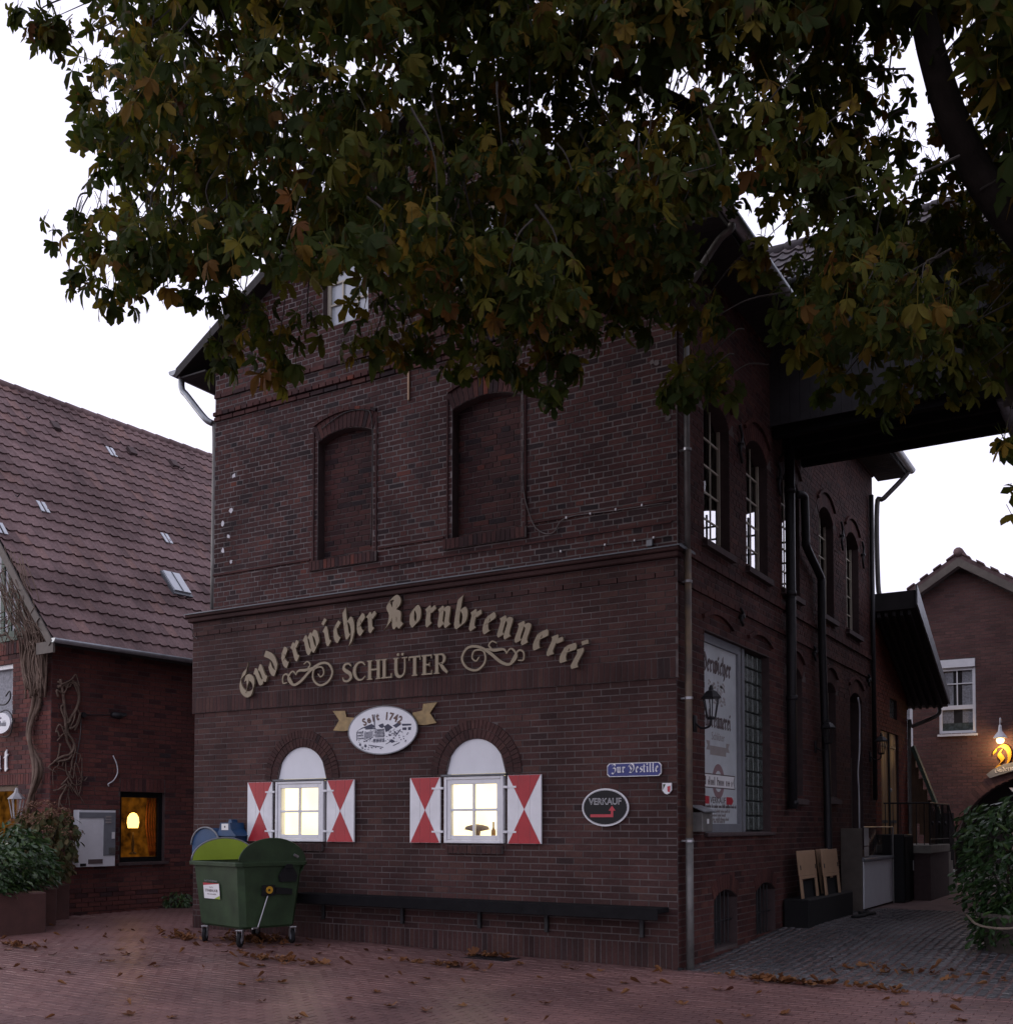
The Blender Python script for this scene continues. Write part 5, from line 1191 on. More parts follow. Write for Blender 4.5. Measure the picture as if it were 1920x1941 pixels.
MBx = MB(); lbox(MBx, -1.44, -1.40, .02, .52, 4.62, 4.82); MBx.build('eaves_box', M['wood_grey'], hro)
# machine, lamp arm, cables on the side wall
CM = thing('vending_machine', tuple(hp(-.32, .1, .97)), 'white and grey cigarette vending machine on the inn wall', 'vending machine')
lbox(MB(), -.69, .04, .03, .20, .97, 1.97).build('cabinet', M['white'], CM)
m_ = MB(); lbox(m_, -.20, .035, .201, .212, 1.16, 1.93); lbox(m_, -.69, -.20, .201, .212, 1.83, 1.93); m_.build('front_panel', M['grey_plastic'], CM)
m_ = MB(); lbox(m_, -.5, -.22, .201, .216, 1.02, 1.10); m_.build('delivery_tray', M['print_dark'], CM)
m_ = MB(); lbox(m_, -.66, -.55, .201, .216, .98, 1.03); m_.build('lock_plate', M['rubber'], CM)
for z in (1.84, 1.79, 1.74): lbox(MB(), -.17, -.06, .2125, .225, z, z+.03).build('button', M['print_grey'], CM)
lbox(MB(), -.04, .015, .2125, .225, 1.46, 1.58).build('coin_slot', M['paper'], CM); lbox(MB(), -.10, .02, .2125, .24, 1.2, 1.30).build('return_cup', M['zinc_old'], CM)
AR_ = thing('wall_spotlight', tuple(hp(-.5, .1, 3.66)), 'black spotlight arm lying along the inn wall', 'lamp')
m_ = MB(); m_.tube([hp(-.55, .08, 3.66), hp(.0, .12, 3.70)], .012, 6); m_.tube([hp(-.55, 0, 3.66), hp(-.55, .1, 3.66)], .05, 8); m_.build('arm', M['iron'], AR_)
m_ = MB(); m_.tube([hp(-.02, .13, 3.71), hp(.12, .15, 3.69), hp(.26, .16, 3.73)], [.05, .065, .03], 10); m_.build('lamp_head', M['iron'], AR_, True)
wire('cable', [hp(-.57, .03, 3.6), hp(-.58, .03, 3.3), hp(-.64, .03, 2.95), hp(-.66, .03, 2.8)], .010, M['mortar_old'], H)
wire('cable', [hp(.09, .03, 2.97), hp(.16, .04, 2.82), hp(.18, .04, 2.66), hp(.10, .04, 2.52), hp(.0, .03, 2.45), hp(.02, .02, 2.41)], .011, M['white'], H)
# 'nt' lettering, hanging bracket sign on the gable end
NT = thing('inn_lettering', tuple(hp(S0-.02, -1.4, 2.66)), 'white fraktur letters nt on the inn gable wall', 'lettering')
for ch, u in (('n', -1.70), ('t', -1.36)):
    m_ = MB(); glyph_mesh(m_, ch, lambda a, b: (u+a*.29, 2.68+b*.29), frG, .012, .035, .28); m_.build('letter', M['white'], NT)
HS = thing('hanging_sign', tuple(hp(S0-.25, -1.2, 3.55)), 'white oval beer sign on a curled iron bracket at the inn corner', 'sign')
m_ = MB(); fq = (hp(S0-.18, 0, 0), HN, EZ, -HD); m_.prism(ellipse(-1.22, 3.52, .30, .185, 30), .0, .03, fq); m_.build('plate', M['white_panel'], HS)
m_ = MB(); rg = random.Random(2)
for k in range(13): u = -1.40+k*.028; hh = rg.choice((.05, .05, .085)); m_.prism([(u, 3.475-k*.0015), (u+.018, 3.475-k*.0015), (u+.018, 3.475+hh), (u, 3.475+hh)], .0301, .0318, fq)
m_.prism(ellipse(-1.22, 3.61, .025, .02, 10), .0301, .0318, fq); tag(m_.build('blurred_print', M['navy'], HS), kind='stuff')
m_ = MB(); m_.tube(smooth_path([hp(S0-.02, -1.75, 4.5), hp(S0-.18, -1.5, 4.3), hp(S0-.18, -1.36, 4.1), hp(S0-.18, -1.42, 3.9), hp(S0-.18, -1.15, 3.85), hp(S0-.18, -.98, 3.95), hp(S0-.18, -1.0, 4.08), hp(S0-.18, -1.12, 4.0)], 5), .013, 6)
m_.tube(smooth_path([hp(S0-.18, -1.55, 3.85), hp(S0-.18, -1.4, 3.7), hp(S0-.18, -1.1, 3.75), hp(S0-.18, -.9, 3.6), hp(S0-.18, -.98, 3.3), hp(S0-.18, -1.4, 3.3)], 5), .011, 6); m_.build('bracket', M['iron'], HS, True)
LW = thing('white_lantern', tuple(hp(S0-.15, -.72, 1.95)), 'white framed carriage lantern behind the creeper on the inn gable', 'lantern')
c = tuple(hp(S0-.18, -.72, 2.0)); m_ = MB(); m_.lathe([(.15, .16), (.14, .18), (.05, .27), (.02, .36)], c, 6)
for k in range(6): a = k*PI/3; m_.tube([(c[0]+.07*math.cos(a), c[1]+.07*math.sin(a), c[2]-.16), (c[0]+.125*math.cos(a), c[1]+.125*math.sin(a), c[2]+.16)], .010, 5)
m_.lathe([(.06, -.19), (.075, -.16)], c, 6); m_.build('cage', M['grey_white'], LW)
MB().lathe([(.055, -.155), (.115, .155)], c, 6).build('pane', M['glass'], LW)
m_ = MB(); m_.tube([(c[0], c[1], c[2]-.17), tuple(hp(S0, -.72, 1.75))], .015, 6); m_.build('bracket', M['grey_white'], LW)
# creeper
VN = thing('bare_creeper', tuple(hp(S0-.1, -.3, .1)), 'leafless twisted creeper climbing the inn corner up to the eaves', 'creeper')
rs = random.Random(5)
def vine(pts, r0, r1, name='stem', wob=.05, k=5):
    P = [np.array(p)+np.array([rs.uniform(-wob, wob) for _ in range(3)])*(0 < i < len(pts)-1) for i, p in enumerate(pts)]
    P = smooth_path(P, k); m_ = MB(); m_.tube(P, np.linspace(r0, r1, len(P)), 7); return m_.build(name, M['vine'], VN, True)
for i in range(4):
    o0 = -.35-.12*i
    vine([hp(S0-.1, o0, .1), hp(S0-.1, o0-.25, .8), hp(S0-.12, o0-.35+.1*i, 1.5), hp(S0-.12, -.45, 2.1), hp(S0-.1, -.28+.05*i, 2.7), hp(S0-.1, -.42-.05*i, 3.3), hp(S0-.1, -.3, 3.9), hp(S0-.1, -.42-.08*i, 4.5), hp(S0-.1, -.30-.1*i, 5.2)], .055-.008*i, .025)
for i in range(46):
    o0 = rs.uniform(-.72, -.02); vine([hp(S0-.08-rs.uniform(0, .12), o0*.7, rs.uniform(3.9, 4.3)), hp(S0-.12, o0, 4.5), hp(S0-.15, o0+rs.uniform(-.1, .1), 5.0), hp(S0-.2, o0*1.4-.1, 5.5), hp(S0-.3, o0*1.6-.3, 5.9+rs.uniform(0, .8))], .017, .006, 'twig', .06, 3)
for i in range(80):
    a = np.array([rs.uniform(-1.6, .15), rs.uniform(4.9, 7.0)]); a[1] = min(a[1], 5.15-a[0]*1.1)
    vine([hp(S0-.22, a[0], a[1]), hp(S0-.34, a[0]+rs.uniform(-.3, .3), a[1]+rs.uniform(-.25, .2)), hp(S0-.30, a[0]+rs.uniform(-.4, .3), a[1]+rs.uniform(-.4, .1))], .009, .004, 'twig', .08, 3)
for pts, r_ in (([(-1.05, 4.1), (-.72, 4.2), (-.62, 4.0), (-.70, 3.75), (-.85, 3.4), (-.72, 3.15), (-.80, 2.95), (-.95, 2.9), (-1.1, 2.8)], .03), ([(-1.0, 4.25), (-.95, 3.9), (-.92, 3.5), (-.86, 3.2), (-.78, 3.0), (-.82, 2.85), (-1.05, 2.8)], .028), ([(-1.05, 4.2), (-.85, 4.1), (-.75, 4.25), (-.65, 4.05)], .02), ([(-.72, 3.15), (-.68, 2.98), (-.6, 2.95), (-.62, 2.8)], .014), ([(-1.1, 2.3), (-.92, 2.35), (-.8, 2.4), (-.62, 2.25), (-.55, 2.5), (-.56, 2.9)], .012), ([(-.95, 2.4), (-.8, 2.6), (-.72, 2.95)], .016), ([(-.85, 2.35), (-.95, 2.2), (-1.0, 2.0)], .018)):
    vine([hp(s, .06, z) for s, z in pts], r_, r_*.6, 'stem', .02)
for i in range(14):
    s0 = rs.uniform(-1.1, -.7); z0 = rs.uniform(2.2, 4.3); P = [(s0, z0)]
    for k in range(rs.randint(3, 6)): P.append((min(-.45, P[-1][0]+rs.uniform(-.12, .2)), P[-1][1]+rs.uniform(-.35, .25)))
    r_ = rs.uniform(.008, .022); vine([hp(a, .05+.02*(i % 3), b) for a, b in P], r_, r_*.5, 'stem', .03)

# ------------------------------------------------------------------ covered bridge over the alley
BR = thing('covered_bridge', (2, 4.5, 7.65), 'dark boarded covered bridge with tiled roof crossing high over the alley', 'bridge')
by0, by1, bz0, bz1 = 3.72, 5.42, 7.66, 9.78
for face, yy in (('front', by0), ('back', by1)):
    e = np.arange(.0, 4.6, .15)
    for a in e:
        m_ = MB(); d = random.uniform(0, .004); m_.box(a+.002, a+.148, yy-.012-d if face == 'front' else yy, yy if face == 'front' else yy+.012+d, bz0, bz1); m_.build('board', M['board'], BR)
m_ = MB(); m_.box(-.02, 4.6, by0+.005, by1-.005, bz0+.02, bz0+.1); m_.build('deck', M['darkboard'], BR)
for y in (by0+.05, by0+.55, by0+1.1, by1-.17): MB().bbox(.02, 4.6, y, y+.12, bz0-.16, bz0+.018, .01).build('floor_beam', M['blackwood'], BR)
rz, ry = 10.72, (by0+by1)/2
m_ = MB(); fb_ = (np.zeros(3), np.array([0, 1., 0]), EZ, np.array([1., 0, 0]))
m_.prism([(by0-.28, bz1-.10), (ry, rz), (ry, rz-.08), (by0-.28, bz1-.18)][::-1], -3.0, 4.9, fb_); m_.prism([(by1+.28, bz1-.10), (ry, rz), (ry, rz-.08), (by1+.28, bz1-.18)], -3.0, 4.9, fb_); bro = m_.build('roof', M['darkboard'], BR)
dv = np.array([0, ry-by0+.28, rz-bz1+.10]); Lb = np.linalg.norm(dv); dv /= Lb; nb = np.array([0, -dv[2], dv[1]])
tile_field((np.array([-3.0, by0-.28, bz1-.10])+nb*.01, np.array([1., 0, 0]), dv, nb), 39, 5, .2, Lb/4.8, 'roof_tile', M['tile_dark'], bro, 60, lambda u, v: u < 1.6, lambda u, v: True)
dv2 = np.array([0, -dv[1], dv[2]]); nb2 = np.array([0, dv[2], dv[1]])
tile_field((np.array([4.8, by1+.28, bz1-.10])+nb2*.01, np.array([-1., 0, 0]), dv2, nb2), 39, 5, .2, Lb/4.8, 'roof_tile', M['tile_dark'], bro)
m_ = MB()
for k in range(18): m_.lathe([(.10, 0), (.115, .02), (.115, .06), (.10, .43)], (-3+k*.43, ry, rz+.03), 10, 'x')
m_.build('ridge_tiles', M['tile_dark'], bro, True, attr=True)
gutter('gutter', (.4, by0-.34, bz1-.13), (4.6, by0-.34, bz1-.13), .06, bro, M['zinc'])
# ------------------------------------------------------------------ house on the right of the alley (its eaves corner shows)
RH = thing('right_house', (6, 8, 0), 'brick house at right whose zinc eaves corner shows beside the bridge', 'house')
m_ = MB(); m_.box(3.95, 10, 4.6, 16, -.2, 7.5); m_.build('wall', M['brick_side'], RH, attr=True)
m_ = MB(); m_.prism([(3.25, 7.55), (7, 10.2), (7, 10.35), (3.2, 7.68)], 4.0, 16.4, (np.zeros(3), np.array([1., 0, 0]), EZ, np.array([0, 1., 0]))); m_.prism([(10.7, 7.55), (10.75, 7.68), (7, 10.35), (7, 10.2)], 4.0, 16.4, (np.zeros(3), np.array([1., 0, 0]), EZ, np.array([0, 1., 0]))); rr_ = m_.build('roof', M['tile_dark'], RH, attr=True)
gutter('gutter', (3.14, 3.95, 7.56), (3.14, 16.4, 7.56), .085, rr_, M['zinc'])
m_ = MB(); m_.prism([(3.16, 7.40), (3.95, 7.5), (3.95, 8.0), (3.16, 7.6)], 3.96, 3.99, (np.zeros(3), np.array([1., 0, 0]), EZ, np.array([0, 1., 0]))); m_.build('verge_board', M['zinc_old'], rr_)

# ------------------------------------------------------------------ annex behind the distillery
AN = thing('annex_building', (-2, 12, 0), 'low red brick annex with lean-to roof behind the distillery', 'building')
aops = [Op(10.98, 12.72, 1.32, 3.68, 0, .12), Op(11.85, 12.62, 3.98, 4.42, 0, .12)]
am = MB(); ar_ = MB(); frA = frame_of((SX, 0, 0), RX, RN); backing(am, frA, 10.47, 13.7, -.1, 6.0, aops, -.008, ar_)
w = Wall((SX, 0, 0), RX, RN)
w.field(.0, 6.0, .0832, .25, 'run', 10.47, 13.7, aops, .011, gable=lambda v: (10.47, 10.47+max(.1, (6.05-v)/.434)) if v > 4.6 else (10.47, 13.7))
w.build('brick', M['brick_annex'], am.build('wall', M['mortar_dark'], AN)); 
for p in split_pieces(ar_): p.build('reveal', M['reveal'], AN)
MB().box(-6, -.01, 13.6, 13.7, -.1, 4.6).build('end_wall', M['brick_annex'], AN, attr=True)
def sl(y): return 6.02-.434*(y-10.47)
m_ = MB(); m_.prism([(10.47, sl(10.47)), (14.1, sl(14.1)), (14.1, sl(14.1)+.2), (10.47, sl(10.47)+.36)][::-1], -6, .82, fb_); aro = m_.build('roof', M['darkboard'], AN)
for k in range(6): MB().bbox(-.1+k*.15, -.1+k*.15+.06, 10.5, 14.05, 0, .0+.1, .005).xf(np.array([[1, 0, 0], [0, 1, 0], [0, -.434, 1]]), (0, 0, sl(0)-.11)).build('rafter', M['darkboard'], aro)
m_ = MB(); m_.prism([(10.40, sl(10.40)+.02), (14.14, sl(14.14)+.02), (14.14, sl(14.14)+.24), (10.40, sl(10.40)+.42)][::-1], .825, .855, fb_); m_.build('verge_board', M['zinc'], aro)
gutter('gutter', (-.8, 14.16, sl(14.1)+.02), (.8, 14.16, sl(14.1)+.02), .07, aro, M['zinc_old'])
m_ = MB(); m_.tube(smooth_path([(.62, 14.16, 4.4), (.58, 14.1, 4.2), (.1, 13.8, 3.95), (.03, 13.76, 3.85), (.03, 13.76, .4)], 4), .045, 8); m_.build('downpipe', M['zinc_old'], AN, True)
m_ = MB()
for i in range(4):
    for j in range(3): m_.bbox(SX-.10, SX-.06, 11.87+i*.19, 11.87+i*.19+.18, 4.0+j*.143, 4.0+j*.143+.135, .008)
m_.build('glass_block_window', M['glassblock'], AN)
for k, y in enumerate((10.99, 11.86)):
    m_ = MB()
    for i in range(6): m_.box(SX-.09, SX-.05-.004*(i % 2), y+i*.143+.002, y+i*.143+.141, 1.33, 3.67)
    dl_ = tag(m_.build('door_leaf', M['wood_yellow'], AN), 'ochre planked door leaf with black strap hinges')
    for z in (1.75, 3.35): MB().bbox(SX-.05, SX-.03, y+.03, y+.7, z, z+.06, .004).build('strap_hinge', M['iron'], dl_)
    MB().bbox(SX-.05, SX-.01, y-.01, y+.03, 1.33, 3.66, .004).build('edge_strip', M['iron'], dl_)
m_ = MB(); m_.lathe([(.02, 0), (.045, .01), (.045, .04), (.01, .06)], (SX-.05, 11.95, 2.45), 10, 'x'); m_.build('door_knob', M['steel'], AN, True)
LD = thing('landing', (.5, 11.7, 0), 'raised landing with iron railing before the ochre doors', 'landing')
MB().bbox(.01, .95, 10.9, 13.2, 1.14, 1.30, .01).build('slab', M['concrete'], LD)
MB().box(.03, .93, 10.95, 13.15, .1, 1.138).build('base_wall', M['reveal'], LD)
for i in range(5): MB().bbox(.06, .92, 13.2+i*.27, 13.5+i*.27, .1, 1.12-i*.2, .01).build('step', M['concrete'], LD)
m_ = MB(); m_.tube([(.93, 10.92, 2.15), (.93, 13.2, 2.15), (.93, 14.6, 1.2)], .018, 6); m_.tube([(.05, 10.92, 2.15), (.93, 10.92, 2.15)], .018, 6); m_.tube([(.93, 10.92, 1.42), (.93, 13.2, 1.42)], .012, 6); m_.build('handrail', M['iron'], LD)
for k in range(16):
    y = 10.93+k*.15; m_ = MB(); m_.tube([(.93, y, 1.31), (.93, y, 2.14)], .009 if k % 5 else .016, 6); 
    if k % 5 == 2: m_.lathe([(.01, 0), (.03, .03), (.03, .06), (.01, .09)], (.93, y, 1.7), 8)
    m_.build('baluster', M['iron'], LD)
for k in range(6): MB().tube([(.08+k*.15, 10.92, 1.31), (.08+k*.15, 10.92, 2.14)], .009, 6).build('baluster', M['iron'], LD)
# timber porch over the side steps
PO = thing('timber_porch', (1.0, 14.2, 0), 'small brown timber porch with sloping roof at the end of the alley', 'porch')
m_ = MB(); m_.prism([(.06, 3.46), (.12, 3.52), (.70, 1.90), (.64, 1.86)], 13.75, 13.98, (np.zeros(3), np.array([1., 0, 0]), EZ, np.array([0, 1., 0]))); m_.build('roof', M['timber_green'], PO)
for x0 in np.arange(.02, .56, .09):
    zt = 3.4-(x0+.02)*2.78; MB().box(x0, x0+.086, 13.9, 13.93, max(1.3, zt-1.3), zt-.02).build('plank', M['wood_brown'], PO)
MB().bbox(.58, .66, 13.9, 14.0, .2, 1.95, .01).build('post', M['timber_green'], PO); MB().bbox(.03, .13, 13.92, 14.02, .2, 3.5, .01).build('post', M['wood_brown'], PO)
MB().box(.12, .62, 15.9, 15.95, .2, 2.0).build('back_wall', M['roomdark'], PO)
GS = thing('garden_steps', (.9, 14.5, .2), 'low pale stone steps with railing at the end of the alley', 'steps')
for i in range(4): MB().bbox(.95, 2.1, 14.6+i*.32, 14.95+i*.32, .1, .34+i*.15, .012).build('step', M['concrete'], GS)
m_ = MB(); m_.tube([(1.95, 14.5, .2), (1.95, 14.5, 1.15), (1.95, 16.0, 1.75)], .025, 6); m_.tube([(1.95, 14.5, .75), (1.95, 16.0, 1.35)], .016, 6); m_.tube([(1.95, 16.0, .7), (1.95, 16.0, 1.75)], .02, 6); m_.build('railing', M['wood_brown'], GS)
# drinks counter, black cabinet, folded chairs
DC = thing('drinks_counter', (.24, 8.6, .2), 'white fronted drinks counter with glass screen standing by the alley wall', 'counter')
z0 = .2
MB().bbox(.05, .42, 7.52, 9.86, z0+.03, z0+.86, .008).build('front_panel', M['white_panel'], DC); MB().bbox(.03, .445, 7.48, 9.9, z0+.862, z0+.92, .008).build('counter_top', M['grey_plastic'], DC)
MB().bbox(.04, .40, 7.44, 7.515, z0, z0+1.45, .006).build('side_panel', M['wood_grey'], DC); MB().box(.412, .418, 7.53, 9.85, z0+.921, z0+1.46).build('glass_screen', M['glass'], DC)
m_ = MB(); m_.tube([(.43, 9.88, z0), (.43, 9.88, z0+1.47)], .014, 6); m_.tube([(.43, 7.5, z0+1.47), (.43, 9.88, z0+1.47)], .010, 6); m_.build('screen_frame', M['steel'], DC)
for a, b in ((1.14, 1.45), (.95, 1.12)): MB().box(.405, .409, 7.62, 7.95, z0+a, z0+b).build('notice', M['paper'], DC)
MB().box(.2, .24, 7.7, 8.6, z0+.921, z0+1.05).build('tap_rail', M['wood_brown'], DC); m_ = MB(); m_.lathe([(.03, 0), (.03, .25), (.05, .28), (.05, .33), (.02, .36)], (.25, 8.55, z0+.921), 10); m_.build('beer_tap', M['steel'], DC, True)
BC = thing('black_cabinet', (.4, 10.4, .2), 'tall black cabinet standing between counter and landing', 'cabinet')
MB().bbox(.03, .62, 9.98, 10.85, .2, 1.52, .012).build('body', M['black'], BC); MB().bbox(.622, .632, 10.0, 10.83, .24, 1.48, .003).build('door', M['blackwood'], BC); MB().bbox(.633, .65, 10.74, 10.77, .8, 1.0, .003).build('handle', M['steel'], BC)
def folded_chair(y, x, lean, label, wd=.5):
    T = thing('folded_chair', (x, y, .18), label, 'folding chair', 'beige folding chairs leaning on the alley wall')
    R_ = np.array([[math.cos(lean), 0, -math.sin(lean)], [0, 1, 0], [math.sin(lean), 0, math.cos(lean)]]); t0 = (x, y, .2)
    m_ = MB(); m_.bbox(-.012, .012, -wd/2, wd/2, .74, 1.12, .006); m_.xf(R_, t0); m_.build('backrest', M['wood_beige'], T)
    m_ = MB(); m_.bbox(-.012, .012, -wd/2+.015, wd/2-.015, .72-.03, .738, .005); m_.xf(R_, t0); m_.build('seat_edge', M['wood_beige'], T)
    for s in (-1, 1):
        m_ = MB(); m_.bbox(-.014, .014, s*(wd/2-.07)-.045, s*(wd/2-.07)+.045, .40, .688, .005); m_.xf(R_, t0); m_.build('slat', M['wood_beige'], T)
        m_ = MB(); m_.bbox(-.03, -.006, s*(wd/2-.14)-.016, s*(wd/2-.14)+.016, 0, .70, .004); m_.xf(R_, t0); m_.build('leg', M['blackwood'], T)
        m_ = MB(); m_.bbox(.0125, .02, s*(wd/2-.07)-.015, s*(wd/2-.07)+.015, .83, .90, .002); m_.xf(R_, t0); m_.build('hinge', M['iron'], T)
    m_ = MB(); m_.bbox(-.034, -.031, -wd/2+.03, wd/2-.03, .02, .66, .001); m_.xf(R_, t0); m_.build('cover', M['rubber'], T)
folded_chair(4.62, .32, .10, 'beige folding chair leaning leftmost, nearest the cast iron pipe', .95); folded_chair(5.66, .40, .10, 'beige folding chair leaning in the middle of three', .95); folded_chair(5.98, .24, .12, 'beige folding chair half hidden behind the middle one', .8)
PD = thing('dark_crate', (.2, 5.2, .15), 'low black crate under the leaning folding chairs', 'crate')
MB().bbox(.03, .42, 4.05, 6.7, .16, .60, .02).build('body', M['rubber'], PD)
m_ = MB(); m_.tube(smooth_path([(.5, 7.3, .22), (.62, 6.9, .22), (.55, 6.6, .24), (.7, 6.3, .22), (.6, 5.9, .22), (.75, 6.8, .23)], 6), .03, 6); tag(m_.build('dark_hose', M['rubber'], None, True), 'black hose lying coiled on the alley floor before the counter', 'hose')

# ------------------------------------------------------------------ rear house with arch
BG = thing('gabled_house', (1, 19, 0), 'brick gabled house with archway closing the end of the alley', 'house')
gy = 19.0; bw0, bw1 = -4.2, 5.0; apx, apz = .41, 8.62; bs = .645
ar = Op(.12, 4.6, -.2, 1.0, 2.05, .5)
bwin = [Op(-.18, .74, 4.15, 6.15, 0, .1), Op(-2.0, -.86, 3.6, 5.6, 0, .1)]
def btop(u): return apz-abs(u-apx)*bs
btop.kinks = [apx]
bm_ = MB(); br_ = MB(); frX = frame_of((0, gy, 0), FX, FN); backing(bm_, frX, bw0, bw1, -.2, btop, [ar]+bwin, -.006, br_)
w = Wall((0, gy, 0), FX, FN); w.field(-.0, 8.6, .0832, .25, 'run', bw0, bw1, [ar]+bwin, .012, gable=lambda v: (apx-(apz-v)/bs, apx+(apz-v)/bs)); w.arch(ar, .25, 60, .004, .012)
w.build('brick', M['brick_far'], bm_.build('wall', M['mortar_new'], BG))
for p in split_pieces(br_): p.build('reveal', M['reveal'], BG)
m_ = MB()
for s in (-1, 1):
    P = [(apx, apz+.05), (apx+s*4.9, apz+.05-4.9*bs), (apx+s*4.9, apz+.33-4.9*bs), (apx, apz+.33)]
    if s > 0: P = P[::-1]
    m_.prism(P, gy-.30, gy+9, (np.zeros(3), np.array([1., 0, 0]), EZ, np.array([0, 1., 0])))
bro2 = m_.build('roof', M['tile'], BG, attr=True)
for s in (-1, 1):
    m_ = MB(); P = [(apx, apz-.02), (apx+s*4.9, apz-.02-4.9*bs), (apx+s*4.9, apz+.20-4.9*bs), (apx, apz+.20)]; m_.prism(P if s < 0 else P[::-1], gy-.34, gy-.303, (np.zeros(3), np.array([1., 0, 0]), EZ, np.array([0, 1., 0]))); m_.build('verge_board', M['wood_grey'], bro2)
    for k in range(14): u = k*.34+.03; MB().bbox(-.1, .1, gy-.36, gy-.05, .0, .05, .008).xf(np.array([[1, 0, 0], [0, 1, 0], [-s*bs, 0, 1]]), (apx+s*(u+.17), 0, apz+.335-(u+.17)*bs)).build('verge_tile', M['tile'], bro2)
m_ = MB(); m_.lathe([(.13, 0), (.13, 9)], (apx, gy-.32, apz+.36), 10, 'y'); m_.build('ridge_tile', M['tile'], bro2, True)
for o, lb in ((bwin[0], 'white framed window with lace curtains under the gable'), (bwin[1], 'white framed window half hidden by the annex')):
    m_ = MB(); m_.prism([(o.u0, o.v0), (o.u1, o.v0), (o.u1, o.v1), (o.u0, o.v1)], -.1, -.095, frX); wo = tag(m_.build('window', M['roomdark'], BG), lb)
    m_ = MB(); t = .075; zt = o.v1-.22; zm = o.v0+.72
    for q in ((o.u0, o.u0+t, o.v0, zt), (o.u1-t, o.u1, o.v0, zt), (o.u0+t, o.u1-t, o.v0, o.v0+.09), (o.u0+t, o.u1-t, zt-t, zt), (o.u0+t, o.u1-t, zm-.06, zm+.05)): m_.prism([(q[0], q[2]), (q[1], q[2]), (q[1], q[3]), (q[0], q[3])], -.08, -.02, frX)
    for q in ((o.c-.014, o.c+.014, zm+.05, zt-t), (o.u0+t, o.c-.0145, zm+.62, zm+.645), (o.c+.0145, o.u1-t, zm+.62, zm+.645)): m_.prism([(q[0], q[2]), (q[1], q[2]), (q[1], q[3]), (q[0], q[3])], -.07, -.04, frX)
    m_.build('window_frame', M['white'], wo)
    m_ = MB(); m_.prism([(o.u0-.0, zt+.004), (o.u1+.0, zt+.004), (o.u1, o.v1), (o.u0, o.v1)], -.08, .05, frX); m_.build('roller_box', M['white'], wo)
    m_ = MB(); m_.prism([(o.u0-.04, o.v0-.06), (o.u1+.04, o.v0-.06), (o.u1+.04, o.v0-.004), (o.u0-.04, o.v0-.004)], -.02, .07, frX); m_.build('sill', M['white'], wo)
    m_ = MB(); m_.prism([(o.u0+t, o.v0+.09), (o.u1-t, o.v0+.09), (o.u1-t, zt-t), (o.u0+t, zt-t)], -.062, -.058, frX); m_.build('pane', M['glass'], wo)
    for a, b in ((o.u0+t, o.c-.10), (o.c+.12, o.u1-t)):
        m_ = MB(); e = np.linspace(a, b, 9)
        for i, (p, q) in enumerate(zip(e[:-1], e[1:])): m_.prism([(p, o.v0+.3), (q, o.v0+.3), (q, zt-t), (p, zt-t)], -.088, -.086+.006*(i % 2), frX)
        m_.build('curtain', M['lace'], wo)
    m_ = MB(); m_.prism([(o.u0+t, o.v0+.09), (o.u1-t, o.v0+.09), (o.u1-t, o.v0+.3), (o.u0+t, o.v0+.3)], -.088, -.084, frX); m_.build('inner_sill', M['glassblock'], wo)
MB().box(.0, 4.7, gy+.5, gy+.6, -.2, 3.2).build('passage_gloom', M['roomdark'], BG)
WL = thing('gooseneck_lamp', (1.35, gy-.3, 3.9), 'lit white gooseneck lamp above the archway lettering', 'lamp')
lx, lz = 1.36, 3.95
m_ = MB(); m_.lathe([(.03, .36), (.04, .30), (.05, .20), (.11, .12), (.17, .04), (.175, .02)], (lx, gy-.32, lz), 14); m_.build('lamp_shade', M['white'], WL, True)
m_ = MB(); m_.lathe([(.02, .02), (.09, .0), (.10, -.05), (.07, -.11), (.01, -.13)], (lx, gy-.32, lz), 12); m_.build('bulb', M['lamp_glow2'], WL, True)
ld = bpy.data.lights.new('lamp_light', 'POINT'); ld.energy = 32; ld.color = (1, .62, .28); ld.shadow_soft_size = .08; lo_ = bpy.data.objects.new('lamp_light', ld); COL.objects.link(lo_); lo_.parent = WL; lo_.location = Vector((lx, gy-.34, lz-.22))-WL.location
m_ = MB(); m_.tube(smooth_path([(lx, gy-.32, lz+.36), (lx, gy-.32, lz+.5), (lx, gy-.2, lz+.55), (lx, gy, lz+.45)], 4), .014, 6); m_.build('gooseneck', M['white'], WL, True)
DE = thing('arch_sign', (1.6, gy-.05, 3.2), 'yellow fraktur letters De over a grey ribbon above the archway', 'sign')
for ch, u, sz in (('D', 1.22, .40), ('e', 1.66, .36)):
    m_ = MB(); glyph_mesh(m_, ch, lambda a, b: (u+a*sz, 3.22+b*sz+(.06 if ch == 'e' else 0)), frX, .02, .06, .30); m_.build('letter', M['yellow'], DE)
P0_ = [(.98, 3.04), (1.12, 3.16), (1.4, 3.30), (1.8, 3.38), (2.4, 3.42), (3.0, 3.36)]; P1_ = [(1.06, 2.94), (1.3, 3.02), (1.55, 3.10), (1.85, 3.16), (2.4, 3.18), (2.95, 3.12)]
m_ = MB(); m_.prism(P0_[::-1]+P1_, .062, .078, frX); m_.build('ribbon', M['grey_paint'], DE)
m_ = MB(); u = 1.2
for ch in 'Suderwicher':
    k_ = (u-1.2); glyph_mesh(m_, ch, lambda a, b: (u+a*.085, 3.08+k_*.17-k_*k_*.06+b*.085), frX, .0781, .0815, .26); u += (G[ch][0]+.16)*.085
m_.build('ribbon_lettering', M['white'], DE)
m_ = MB(); m_.prism([(1.52, 2.68), (1.6, 2.58), (1.75, 2.55), (1.85, 2.62), (1.85, 2.8), (2.2, 2.8), (2.2, 2.68), (1.9, 2.66)][::-1] , .02, .05, frX); m_.build('jug_emblem', M['white'], DE)

